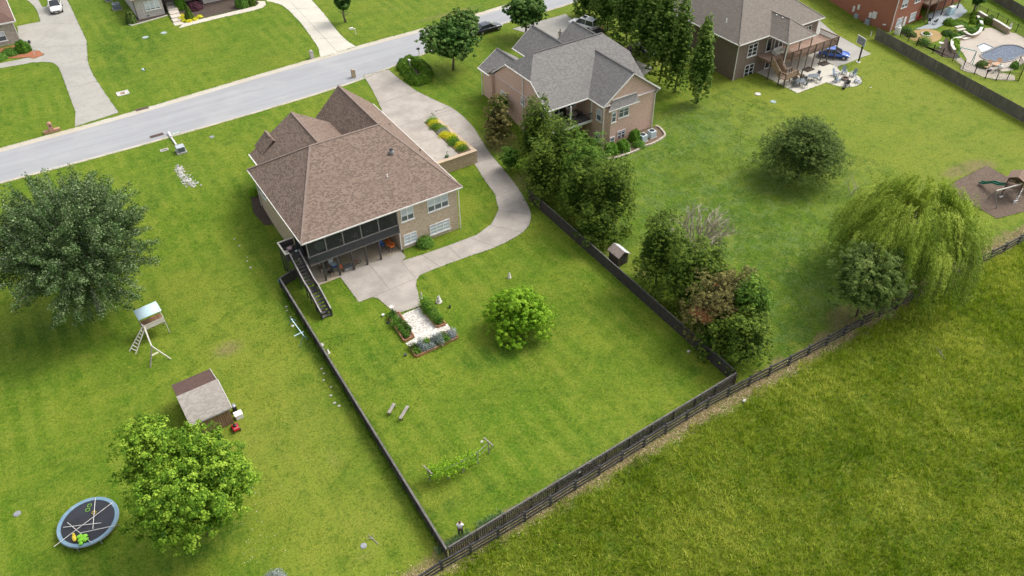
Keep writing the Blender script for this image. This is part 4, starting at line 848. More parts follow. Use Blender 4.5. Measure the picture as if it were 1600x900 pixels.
# ================================================================ vehicles
M_TYRE = M('tyre', (.02, .02, .02), rough=.9); M_RIM = M('wheel_rim', (.45, .46, .48), rough=.3, metal=.8); M_LAMP = M('headlight_lens', (.75, .77, .8), rough=.1, spec=.8); M_TAIL = M('tail_light_lens', (.35, .02, .02), rough=.2)
def paint(name, c):
    k = N(name); k.base(c); k.b.inputs['Roughness'].default_value = .3; k.b.inputs['Coat Weight'].default_value = .6; return k.m
def car(label, name, pmat, loc, rz, L=4.6, W=1.82, Hh=1.45, suv=False, truck=False, sunroof=False):
    o = T(name, label, 'car', (0, 0, 0)); hood = .92 if not suv else 1.08; bot = .32
    # stations: x along length (front +), half-width, belt height
    st_ = [(-.5, .74, .80, .52), (-.485, .88, .92, .40), (-.40, .98, 1.0, bot), (-.2, 1.0, 1.0, bot), (.1, 1.0, .98, bot), (.30, .98, .95, bot), (.43, .92, .84, bot+.02), (.49, .80, .70, .38), (.5, .66, .60, .46)]
    prof = []
    for x, w, t, b in st_:
        hw = W/2*w; top = hood*t; mid_ = (top+b)/2
        prof.append([(x*L, -hw*.90, b), (x*L, -hw, b+.12), (x*L, -hw, mid_+.1), (x*L, -hw*.93, top-.04), (x*L, -hw*.72, top+.01), (x*L, 0, top+.035), (x*L, hw*.72, top+.01), (x*L, hw*.93, top-.04), (x*L, hw, mid_+.1), (x*L, hw, b+.12), (x*L, hw*.90, b)])
    def loft(P_):
        mb = MB(); n = len(P_[0]); 
        for r in P_: mb.v += r
        for i in range(len(P_)-1):
            for k in range(n): a = i*n+k; c = i*n+(k+1) % n; mb.f.append((a, c, c+n, a+n))
        mb.f.append(tuple(range(n))[::-1]); e = (len(P_)-1)*n; mb.f.append(tuple(e+k for k in range(n))); return mb
    b = loft(prof).build('body', pmat, o, smooth=True, bevel=0)
    s = b.modifiers.new('sub', 'SUBSURF'); s.levels = s.render_levels = 1
    r = Hh; z0 = hood-.06
    if truck: gx = [(-.10, .06, 0), (-.06, .94, 1), (.10, .94, 1), (.24, .06, 0)]
    elif suv: gx = [(-.475, .05, 0), (-.43, .93, 1), (.06, .96, 1), (.24, .05, 0)]
    else: gx = [(-.44, .05, 0), (-.26, .88, 1), (.02, .97, 1), (.24, .05, 0)]
    P1 = []
    for x, t, up in gx:
        hw = W/2*(.90 if not up else .73); z = z0+(r-z0)*t
        P1.append([(x*L, -hw, z-.02 if up else z0), (x*L, -hw*.9, z+(.0 if up else .03)), (x*L, 0, z+(.03 if up else .05)), (x*L, hw*.9, z+(.0 if up else .03)), (x*L, hw, z-.02 if up else z0)])
    mb = MB(); n = 5
    for q in P1: mb.v += q
    for q in P1: mb.v += [(q[0][0], q[0][1]*1.02 if 0 else q[0][1], z0-.05)]+[(q[4][0], q[4][1], z0-.05)]
    for i in range(3):
        for k in range(4): a = i*n+k; mb.f.append((a, a+1, a+1+n, a+n))
    hwb = W/2*.90; mb.f += [(0, n, 2*n, 3*n)[::1], (4, 4+3*n, 4+2*n, 4+n), (0, 1, 2, 3, 4)[::-1], (3*n, 3*n+1, 3*n+2, 3*n+3, 3*n+4)]
    gl = mb.build('windows', M_DGLASS, o, smooth=False)
    a, c = P1[1], P1[2]; m2 = MB(); 
    A = [Vector(p)+Vector((0, 0, .012)) for p in a]; C = [Vector(p)+Vector((0, 0, .012)) for p in c]
    for k in range(4): m2.poly([A[k], A[k+1], C[k+1], C[k]])
    for sgn, k in ((-1, 0), (1, 4)):
        m2.bar(Vector(P1[0][k]), a[k], .05); m2.bar(Vector(P1[3][k]), c[k], .05); m2.bar(a[k], c[k], .05)
        xm = (a[k][0]*.45+c[k][0]*.55); m2.bar((xm, W/2*.9*sgn, z0), (xm, a[k][1], a[k][2]), .05)
    m2.build('roof', pmat, o)
    if sunroof: m3 = MB(); m3.box(-.02*L-.4, -.02*L+.3, -.35, .35, r+.035, r+.05); m3.build('sunroof', M_DGLASS, o)
    for x in (-.31*L, .32*L):
        for y in (-1, 1):
            wh = MB(); rr = .34 if not suv else .38; yy = y*(W/2-.10)
            wh.tube([(x, yy-.11, rr), (x, yy+.11, rr)], rr, 18); w = wh.build('wheel', M_TYRE, o)
            rm = MB(); rm.tube([(x, yy+y*.112, rr), (x, yy+y*.118, rr)], rr*.62, 12); rm.build('rim', M_RIM, w)
    for y in (-1, 1):
        h_ = MB(); h_.blob((.475*L, y*W*.36, hood*.70), .10, .22, .07, 10); h_.build('headlight', M_LAMP, o)
        h_ = MB(); h_.blob((-.485*L, y*W*.38, hood*.80), .06, .17, .08, 10); h_.build('tail_light', M_TAIL, o)
        h_ = MB(); h_.blob((.19*L, y*(W/2+.08), hood+.08), .09, .11, .07, 8); h_.build('mirror', pmat, o)
    g = MB(); g.box(.488*L, .503*L, -W*.26, W*.26, hood*.42, hood*.56); g.build('grille', M_BLACK, o)
    pl = MB(); pl.box(.503*L, .508*L, -.2, .2, .36, .46); pl.build('number_plate', M_TRIM, o)
    if truck: q = MB(); q.box(-.47*L, -.12*L, -W*.40, W*.40, hood-.02, hood+.06); q.build('truck_bed', M_BLACK, o)
    o.location = loc; o.rotation_euler = (0, 0, rz); return o
def gl(px, py, dz=.03): p = G(px, py); return (p.x, p.y, p.z+dz)
p = G(90, 17); car('white SUV parked nose towards the street on the top left driveway', 'parked_car', paint('white_paint', (.72, .71, .68)), (p.x, p.y+.6, p.z+.03), R_(-97), L=4.9, W=1.95, Hh=1.78, suv=True)
p = G(1302, 89); car('bright blue car parked beneath the end of the raised wooden deck', 'parked_car', paint('blue_paint', (.025, .10, .42)), (p.x, p.y, .03), R_(-52), L=4.6)
p = G(762, 49); car('dark navy car parked at the kerb beyond the round tree', 'parked_car', paint('navy_paint', (.012, .016, .03)), (p.x, p.y, p.z+.02), R_(2), L=4.9)
p = G(912, 44); car('white SUV with a sunroof parked behind the pink brick house', 'parked_car', paint('white_paint_two', (.78, .78, .77)), (p.x, p.y, p.z+.03), R_(108), L=5.0, W=1.98, Hh=1.85, suv=True, sunroof=True)
p = G(1002, 85); car('black car parked by the row of trees right of the pink brick house', 'parked_car', paint('black_paint', (.008, .012, .012)), (p.x, p.y, H(p.x, p.y)+.03), R_(-62), L=4.6)

# ================================================================ people (one continuous skinned body each)
M_SKIN = M('skin', (.50, .30, .21), (.46, .27, .19), rough=.6); M_HAIR = M('dark_hair', (.03, .02, .015)); M_WSHIRT = M('white_shirt', (.80, .80, .80), (.7, .7, .72)); M_DTROU = M('dark_trousers', (.02, .022, .03))
def skin_fig(name, J, edges, radii, mat, parent, lv=1):
    me = bpy.data.meshes.new(name); me.from_pydata([tuple(j) for j in J], edges, []); o = bpy.data.objects.new(name, me); link(o, parent); me.materials.append(mat)
    m_ = o.modifiers.new('skin', 'SKIN'); m_.use_smooth_shade = True
    sv = me.skin_vertices[0].data
    for i, r in enumerate(radii): sv[i].radius = (r if isinstance(r, tuple) else (r, r)); sv[i].use_root = (i == 0)
    s = o.modifiers.new('sub', 'SUBSURF'); s.levels = s.render_levels = lv; return o
def person(label, loc, rz, shirt, trou, hgt=1.75, arms='front', group=None):
    o = T('person', label, 'person', (0, 0, 0)); k = hgt/1.75
    # pelvis first; x = right, y = forward
    J = [(0, 0, .95), (0, .01, 1.15), (0, 0, 1.38), (0, 0, 1.50), (0, .02, 1.62), (0, .02, 1.70)]
    R = [(.15, .12), (.14, .10), (.16, .11), .055, .085, .07]; E = [(0, 1), (1, 2), (2, 3), (3, 4), (4, 5)]
    for s in (-1, 1):
        b = len(J)
        hand = (s*.10, .32, 1.22) if arms == 'front' else (s*.30, .05, .84)
        elb = (s*.28, .06, 1.16) if arms == 'front' else (s*.28, -.02, 1.12)
        wr = tuple(elb[i]+(hand[i]-elb[i])*.85 for i in range(3))
        J += [(s*.19, 0, 1.42), elb, wr, hand]; R += [.06, .045, .033, (.045, .022)]; E += [(2, b), (b, b+1), (b+1, b+2), (b+2, b+3)]
        for fi in range(4):
            d = Vector(hand)-Vector(wr); d.normalize(); off = (fi-1.5)*.021; tip = Vector(hand)+d*(.075-.008*abs(fi-1.3))+Vector((0, 0, off)) if arms == 'front' else Vector(hand)+d*(.075-.008*abs(fi-1.3))+Vector((0, off, 0))
            J.append(tuple(tip)); R.append(.009); E.append((b+3, len(J)-1))
        J.append(tuple(Vector(wr)+Vector((-s*.03, .04, .03)))); R.append(.011); E.append((b+2, len(J)-1))
        b = len(J); J += [(s*.10, 0, .88), (s*.12, .02, .50), (s*.12, -.02, .09), (s*.13, .14, .04)]; R += [.09, .06, .042, (.045, .03)]; E += [(0, b), (b, b+1), (b+1, b+2), (b+2, b+3)]
    body = skin_fig('body', J, E, R, M_SKIN, o)
    tj = [(0, 0, .98), (0, .01, 1.16), (0, 0, 1.38), (0, 0, 1.46)]; tr = [(.175, .14), (.165, .125), (.185, .13), .09]; te = [(0, 1), (1, 2), (2, 3)]
    for s in (-1, 1):
        b = len(tj); e_ = (s*.28, .06, 1.16) if arms == 'front' else (s*.28, -.02, 1.12); sh = Vector((s*.19, 0, 1.41)); tj += [tuple(sh), tuple(sh.lerp(Vector(e_), .75))]; tr += [.08, .068]; te += [(2, b), (b, b+1)]
    skin_fig('shirt', tj, te, tr, shirt, o)
    lj = [(0, 0, .96)]; lr = [(.165, .13)]; le = []
    for s in (-1, 1):
        b = len(lj); lj += [(s*.10, 0, .86), (s*.12, .02, .50), (s*.12, -.02, .14)]; lr += [.105, .078, .062]; le += [(0, b), (b, b+1), (b+1, b+2)]
    skin_fig('trousers', lj, le, lr, trou, o)
    mb = MB()
    for s in (-1, 1): mb.blob((s*.13, .07, .05), .05, .14, .055, 8)
    sh1 = MB(); sh1.blob((-.13, .07, .05), .05, .14, .055, 8); sh1.build('shoe', M_BLACK, o); sh2 = MB(); sh2.blob((.13, .07, .05), .05, .14, .055, 8); sh2.build('shoe', M_BLACK, o)
    mb = MB(); mb.blob((0, -.01, 1.705), .092, .105, .085, 12); mb.build('hair', M_HAIR, o)
    mb = MB(); mb.blob((0, .105, 1.645), .012, .02, .022, 6); mb.build('nose', M_SKIN, o)
    for s in (-1, 1): mb = MB(); mb.blob((s*.032, .093, 1.672), .012, .008, .008, 6); mb.build('eye', M_HAIR, o)
    o.location = loc; o.rotation_euler = (0, 0, rz); o.scale = (k, k, k); return o
p = G(720, 836); person('person in a white shirt standing inside the rear corner of the fenced yard', (p.x, p.y, 0), R_(-30), M_WSHIRT, M_DTROU, 1.78)
p = G(875, 64); person('person in a grey shirt and tan trousers standing in front of the pink brick house', (p.x, p.y, p.z), R_(140), M('grey_shirt', (.28, .30, .34)), M('tan_trousers', (.42, .27, .13)), 1.85, arms='down')
p = G(941, 55); person('person in a red shirt standing at the black truck bed behind the grey roof', (p.x, p.y, p.z), R_(40), M('red_shirt', (.45, .12, .11)), M_DTROU, 1.8)

# ================================================================ small builders
def seg(parent, name, a, b, w, mat, h=None): mb = MB(); mb.bar(a, b, w, h); return mb.build(name, mat, parent)
def place(o, x, y, z=0, rz=0): o.location = (x, y, z); o.rotation_euler = (0, 0, rz); return o
def chair(label, mat, seat_h=.45, group=None, name='patio_chair', seatmat=None, back=.5):
    o = T(name, label, 'chair', group=group)
    mb = MB(); mb.box(-.23, .23, -.23, .23, seat_h-.03, seat_h+.02); mb.build('seat', seatmat or mat, o)
    mb = MB(); mb.obox((0, .25, seat_h+.05+back/2), (1, 0, 0), (0, 1, -.2), (0, .2, 1), .46, .03, back); mb.build('backrest', seatmat or mat, o)
    for x in (-.21, .21):
        for y in (-.21, .21): seg(o, 'leg', (x*1.1, y*1.15, 0), (x, y, seat_h-.03), .035, mat)
        if seat_h < .6: seg(o, 'armrest', (x*1.15, -.2, seat_h+.22), (x*1.15, .27, seat_h+.24), .05, mat, .03)
    return o
def round_table(label, mat, r=.6, h=.72, ry=None, cat='table'):
    o = T('patio_table', label, cat); mb = MB(); prof = [(r*.97, h-.04), (r, h-.03), (r, h), (r*.97, h+.005), (.01, h+.006)]; mb.lathe((0, 0, 0), prof, 24)
    if ry: mb.v = [(v[0], v[1]*ry/r, v[2]) for v in mb.v]
    mb.build('tabletop', mat, o)
    for k in range(4): a = math.pi/4+k*math.pi/2; seg(o, 'leg', (math.cos(a)*r*.75, math.sin(a)*(ry or r)*.75, 0), (math.cos(a)*r*.6, math.sin(a)*(ry or r)*.6, h-.04), .05, mat)
    return o
def adirondack(label, mat, group):
    o = T('slatted_lounge_chair', label, 'chair', group=group)
    mb = MB()
    for i in range(5): mb.obox((0, -.28+i*.12, .36-i*.035), (1, 0, 0), (0, 1, -.28), (0, .28, 1), .52, .1, .02)
    mb.build('seat', mat, o)
    mb = MB()
    for i in range(5): x = -.22+i*.11; mb.obox((x, .40, .62+(.04 if i in (1, 2, 3) else 0)), (1, 0, 0), (0, 1, -.45), (0, .45, 1), .095, .02, .85)
    mb.build('backrest', mat, o)
    for s in (-1, 1):
        seg(o, 'armrest', (s*.33, -.38, .56), (s*.33, .38, .54), .13, mat, .025); seg(o, 'leg', (s*.30, -.34, 0), (s*.30, -.34, .55), .09, mat); seg(o, 'leg', (s*.28, .62, .02), (s*.28, -.3, .36), .1, mat, .03)
    return o
def pot(label, px, py, r=.18, h=.3, mat=None, plant=None, name='plant_pot', cat='pot'):
    p = G(px, py); o = T(name, label, cat, (p.x, p.y, p.z)); mb = MB(); mb.lathe(p, [(r*.7, 0), (r, h*.9), (r*1.1, h), (r*.9, h), (r*.85, h*.9)], 14); mb.build('bowl', mat or M_TRIM, o); return o
def disc(label, px, py, r, mat, name='manhole_lid', cat='lid', h=.06):
    p = G(px, py); o = T(name, label, cat, tuple(p)); mb = MB(); mb.lathe(p+Vector((0, 0, .01)), [(r, 0), (r, h*.7), (r*.93, h), (.02, h+.01)], 20); mb.build('lid', mat, o)
    mb = MB(); mb.lathe(p+Vector((0, 0, .0)), [(r*1.12, 0), (r*1.12, .035), (r*1.01, .04)], 20); mb.build('rim', M_GREYM, o); return o
M_TEAL = M('pale_teal_plastic', (.30, .40, .37), (.24, .34, .31), rough=.5); M_PALEB = M('pale_blue_fabric', (.50, .64, .68), (.42, .57, .62), rough=.6, sc=1)
M_GW = M('weathered_grey_wood', (.30, .27, .23), (.21, .185, .16), sc=2); M_PW = M('pale_painted_wood', (.60, .57, .50), (.48, .45, .39), sc=2)
M_TER = M('terracotta_timber', (.36, .17, .085), (.27, .12, .06), sc=2); M_ORG = M('orange_plastic', (.62, .17, .04), (.5, .13, .03), rough=.4); M_BLUE = M('blue_fabric', (.03, .12, .35)); M_RED = M('red_enamel', (.50, .015, .03), rough=.3)
M_YEL = M('yellow_plastic', (.70, .50, .03), rough=.4); M_LIME = M('lime_plastic', (.25, .62, .03), rough=.4); M_STW = M('white_stone', (.62, .59, .53), (.5, .47, .42), sc=4)
# ---- under the porch
place(chair('black metal patio chair at the left end of the covered patio', M_BLACK), 18.15, 65.6, .05, R_(200))
place(chair('dark patio chair with a tan seat on the covered patio', M_BLACK, seatmat=M('tan_seat', (.12, .07, .045))), 17.7, 66.7, .05, R_(150))
place(chair('orange garden chair on the covered patio, next to the second porch column', M_BRPOST, seatmat=M_ORG), 19.35, 65.7, .05, R_(160))
pf = chair('tall stool with a blue seat at the right end of the covered patio', M_DKWOOD, .80, seatmat=M_BLUE, name='bar_stool', back=.35); place(pf, 24.6, 66.4, .05, R_(10))
for i, (x, y) in enumerate(((25.2, 66.0), (25.35, 65.55), (25.3, 66.6))):
    place(chair(('orange seat tall stool, %s of three by the right wall of the covered patio' % ('middle', 'nearest', 'farthest')[i]), M_BRPOST, .80, group='orange bar stools', seatmat=M_ORG, name='bar_stool', back=.3), x, y, .05, R_(-80))
o = T('storage_bin', 'flat grey storage bin on the covered patio beside the middle porch column', 'storage bin', (20.0, 65.4, .05)); mb = MB(); mb.box(19.6, 20.5, 65.2, 65.85, .05, .42); mb.build('body', M_GREYM, o, bevel=.03); mb = MB(); mb.box(19.57, 20.53, 65.17, 65.88, .425, .47); mb.build('lid', M('dark_grey_lid', (.12, .125, .12)), o)
o = T('bicycle', 'small red bicycle standing on the covered patio between two porch columns', 'bicycle', (21.1, 65.6, .05))
for x in (20.85, 21.45):
    mb = MB(); q = [(x+.22*math.cos(a), 65.6+(x-21)*.3, .28+.22*math.sin(a)) for a in [i*math.pi/8 for i in range(17)]]; mb.tube(q, .025, 6); mb.build('wheel', M_TYRE, o)
mb = MB(); mb.tube([(20.85, 65.56, .28), (21.0, 65.6, .6), (21.35, 65.7, .62), (21.45, 65.73, .28)], .02, 6); mb.tube([(21.0, 65.6, .6), (21.15, 65.64, .26), (21.35, 65.7, .62)], .02, 6); mb.build('frame', M('rust_red_paint', (.35, .08, .04), rough=.4), o)
seg(o, 'handlebar', (21.35, 65.5, .85), (21.38, 65.9, .85), .025, M_BLACK); seg(o, 'saddle', (20.9, 65.58, .72), (21.1, 65.62, .72), .1, M_BLACK, .04)
for i in range(4):
    o = T('leaning_board', ['pale', 'grey', 'dark', 'brown'][i]+' long board leaning on the basement wall of the covered patio', 'board', (17.6+i*.3, 67.5, .05)); mb = MB(); mb.bar((17.6+i*.32, 66.6+i*.08, .06), (17.9+i*.26, 69.1, 2.0+.1*i), .12, .04); mb.build('plank', [M_PW, M_GW, M_DKWOOD, M_BRWOOD][i], o)
for i in range(3):
    o = T('storage_tub', ['white storage tub on the floor of the covered patio', 'blue storage tub beside the white tub on the covered patio', 'white storage tub stacked on another tub on the covered patio'][i], 'tub', (18.9, 67.3, .05))
    x, y, z = ((18.85, 67.3, .05), (19.0, 66.7, .05), (18.87, 67.35, .42))[i]; mb = MB(); mb.box(x-.25, x+.25, y-.2, y+.2, z, z+.3); mb.build('body', [M_TRIM, M_BLUE, M_TRIM][i], o, bevel=.03); mb = MB(); mb.box(x-.28, x+.28, y-.23, y+.23, z+.301, z+.35); mb.build('lid', M_PALEB, o)
o = T('wheelbarrow', 'yellow tray wheelbarrow parked against the basement wall', 'wheelbarrow', (19.9, 68.2, .05)); mb = MB(); mb.box(19.6, 20.2, 67.9, 68.5, .4, .62); mb.build('tray', M_YEL, o, bevel=.05)
seg(o, 'handle', (19.65, 68.5, .5), (19.65, 69.0, .6), .04, M_BLACK); seg(o, 'handle', (20.15, 68.5, .5), (20.15, 69.0, .6), .04, M_BLACK); mb = MB(); mb.tube([(19.85, 67.85, .22), (19.95, 67.85, .22)], .17, 12); mb.build('wheel', M_TYRE, o); seg(o, 'leg', (19.7, 68.4, .4), (19.7, 68.45, .05), .04, M_BLACK); seg(o, 'leg', (20.1, 68.4, .4), (20.1, 68.45, .05), .04, M_BLACK)
# ---- inside the screened porch, and on the landing
place(round_table('pale green glass table inside the screened porch', M('pale_green_glass', (.30, .36, .30), rough=.2), .7), 18.0, 66.5, 2.8)
for i, (x, c) in enumerate(((20.2, 'left'), (21.7, 'middle'), (23.4, 'right'))):
    place(chair('pale wicker chair inside the screened porch, %s of three' % c, M('wicker', (.36, .32, .22)), group='wicker porch chairs'), x, 66.3, 2.8, R_(170+20*i))
o = T('laundry_basket', 'pale blue basket on the dark ledge of the screened porch', 'basket', (21.6, 64.6, 2.8)); p_ = P(563, 378, 3.0); mb = MB(); mb.obox(p_, (1, 0, 0), (0, 1, 0), (0, 0, 1), .5, .25, .3); o.location = p_; mb.build('body', M('basket_blue', (.42, .46, .62)), o, bevel=.04); mb = MB(); mb.obox(p_+Vector((0, 0, .17)), (1, 0, 0), (0, 1, 0), (0, 0, 1), .56, .3, .04); mb.build('rim', M_TRIM, o)
for i, (dx, dy, m_, l, w_) in enumerate(((14.75, 68.2, M_STW, 'white cushion bag on the stair landing', .28), (15.3, 68.6, M('pink_fabric', (.55, .38, .40)), 'pink cushion on the stair landing', .33), (15.75, 67.9, M_PALEB, 'pale blue pot at the top of the dark stairs', .17), (14.9, 67.5, M('cream_fabric', (.58, .53, .45)), 'cream folded blanket on the stair landing', .24))):
    o = T(('bag', 'cushion', 'pot', 'blanket')[i], l, ('bag', 'cushion', 'pot', 'blanket')[i], (dx, dy, 2.72)); mb = MB(); mb.blob((dx, dy, 2.72+w_*.6), w_, w_*.9, w_*.62, 14, .05); mb.build('body', m_, o, smooth=True); mb = MB(); mb.blob((dx, dy, 2.72+w_*1.18), w_*.35, w_*.3, .05, 8); mb.build('top', m_, o)
# ---- stuff by the left fence
ss = T('swing_set', 'small blue metal swing frame beside the left board fence', 'swing set', tuple(G(466, 520)))
M_SB = M('blue_grey_steel', (.10, .22, .36), (.16, .25, .33), rough=.4)
a0 = G(455, 515); b0 = G(470, 540); top1 = a0+Vector((.6, .2, 1.5)); top0 = P(455, 498, 1.5); top1 = P(474, 524, 1.5)
seg(ss, 'crossbar', top0, top1, .07, M_PALEB)
for t, pts in ((top0, ((452, 508), (466, 502))), (top1, ((468, 543), (482, 531)))):
    for q in pts: seg(ss, 'leg', t, G(*q), .055, M_SB)
seg(ss, 'footrest', G(461, 531)+Vector((0, 0, .5)), G(476, 524)+Vector((0, 0, .5)), .08, M_PALEB); mb = MB(); pq = G(459, 515); mb.blob(pq+Vector((0, 0, .5)), .16, .16, .1, 10); mb.build('seat', M_STW, ss); seg(ss, 'hanger', pq+Vector((0, 0, .58)), top0.lerp(top1, .35), .02, M_SB)
o = T('wheeled_cart', 'blue wheeled toy cart beside the fence corner under the stair landing', 'cart', tuple(G(441, 443))); pq = G(441, 443); mb = MB(); mb.obox(pq+Vector((0, 0, .35)), (1, .3, 0), (-.3, 1, 0), (0, 0, 1), .5, .7, .3); mb.build('body', M('teal_plastic', (.06, .28, .36)), o, bevel=.05)
for dx in (-.2, .2):
    mb = MB(); mb.tube([pq+Vector((dx, -.3, .12)), pq+Vector((dx+.05, -.3, .12))], .12, 10); mb.build('wheel', M_TYRE, o)
# birdbath/statues beside the fence
def statue(label, px, py, h=.7, r=.16, name='garden_statue', cat='statue', mat=None):
    p = G(px, py); o = T(name, label, cat, tuple(p)); mat = mat or M_STW; mb = MB(); mb.lathe(p, [(r*1.2, 0), (r*1.2, .08), (r*.8, .1), (r*.55, h*.4), (r*.9, h*.5), (r*.7, h*.62), (r*.3, h*.72)], 12); mb.build('pedestal', mat, o, smooth=False)
    mb = MB(); mb.blob(p+Vector((0, 0, h*.82)), r*.6, r*.6, h*.16, 10); mb.blob(p+Vector((r*.2, 0, h*.98)), r*.32, r*.32, h*.09, 8); mb.build('figure', mat, o, smooth=True); return o
def birdbath(label, px, py, h=.75, r=.32, mat=None):
    p = G(px, py); o = T('bird_bath', label, 'bird bath', tuple(p)); mat = mat or M_STW; mb = MB(); mb.lathe(p, [(.18, 0), (.17, .06), (.07, .12), (.06, h*.7), (.1, h*.8)], 12); mb.build('pedestal', mat, o); mb = MB(); mb.lathe(p+Vector((0, 0, h*.8)), [(.08, 0), (r*.8, .08), (r, .14), (r*.9, .14), (r*.7, .09), (.02, .07)], 18); mb.build('bowl', mat, o); return o
birdbath('pale stone bird bath beside the left board fence, right of the blue swing frame', 504, 546, .6, .25)
statue('white garden statue lying against the left fence, in line with the gravel path', 513, 552, .5, .15)
birdbath('slim white bird bath at the left entrance of the gravel path', 614, 489, .95, .26)
statue('white stone figure on a pedestal right of the right vegetable bed', 686, 472, .8, .27)
statue('small grey statue on the lawn just above the round bright green tree', 796, 434, .7, .17)
statue('dark little ornament near the left end of the left vegetable bed', 606, 505, .3, .13, mat=M_BLACK)
pot('small white pot on the lawn left of the gravel path', 599, 494, .14, .25); pot('dark green pot on the lawn right of the right vegetable bed', 703, 481, .1, .3, M_BLACK); pot('dark blue pot on the lawn below the left vegetable bed', 634, 556, .12, .25, M('slate_pot', (.06, .08, .10)))
statue('slim dark statue with white top at the right entrance of the gravel path', 659, 466, .8, .12)
# ---- raised beds with timber edging
def bed(label, poly, w=.12, h=.26):
    pts = [G(*q) for q in poly]; c = sum(pts, Vector())/len(pts); o = T('raised_bed', label, 'raised bed', (c.x, c.y, 0))
    for a, b in zip(pts, pts[1:]+pts[:1]): d = (b-a).normalized(); seg(o, 'timber', a+Vector((0, 0, h/2))+d*(w/2+.002), b+Vector((0, 0, h/2))-d*(w/2+.002)+d*w*.0, w, M_TER, h)
    mb = MB(); i_ = [c+(p-c)*.93 for p in pts]; mb.prism([(p.x, p.y) for p in i_], .02, h*.75); mb.build('soil', M_SOIL, o); return o, pts
beds = [bed('raised vegetable bed with red brown timber edge, left of the gravel path', [(607, 497), (623, 489), (647, 527), (632, 535)]),
        bed('raised vegetable bed with tall plants, right of the gravel path', [(656, 480), (668, 474), (697, 508), (683, 513)]),
        bed('long raised flower bed of grey blue plants across the end of the gravel path', [(641, 545), (706, 517), (716, 529), (650, 559)])]
# ---- benches
def bench(label, a, b, h, group):
    A = G(*a); B = G(*b); o = T('plank_bench', label, 'bench', tuple((A+B)/2), group=group); d = (B-A).normalized(); n = Vector((-d.y, d.x, 0)); seg(o, 'seat', A+Vector((0, 0, h)), B+Vector((0, 0, h)), .28, M_GW, .05)
    for t in (.12, .88):
        p_ = A.lerp(B, t)
        for s in (-1, 1): seg(o, 'leg', p_+n*.09*s, p_+n*.09*s+Vector((0, 0, h-.03)), .06, M_BRPOST)
bench('shorter grey plank bench in the central yard, left of the other', (608, 650), (617, 635), .4, 'plank benches'); bench('longer pale grey plank bench in the central yard, right of the other', (626, 659), (638, 639), .42, 'plank benches')
# ---- grape trellis
tr = T('grape_trellis', 'weathered post and wire trellis carrying a yellow green vine in the central yard', 'trellis', tuple(G(715, 735)))
tp = [(671, 752), (700, 748), (723, 738), (746, 724), (764, 708)]; gpz = [G(*q) for q in tp]
for p_ in gpz: seg(tr, 'post', p_, p_+Vector((0, 0, 1.5)), .09, M_GW); 
for z in (.8, 1.4):
    for a, b in zip(gpz[:-1], gpz[1:]): seg(tr, 'wire', a+Vector((0, 0, z)), b+Vector((0, 0, z)), .02, M_GREYM)
for p_ in (gpz[0], gpz[-1]): seg(tr, 'cross_arm', p_+Vector((-.1, .55, 1.52)), p_+Vector((.1, -.55, 1.52)), .10, M_GW); seg(tr, 'brace', p_+Vector((.1, -.5, 1.45)), p_+Vector((0, -.1, .5)), .06, M_GW)
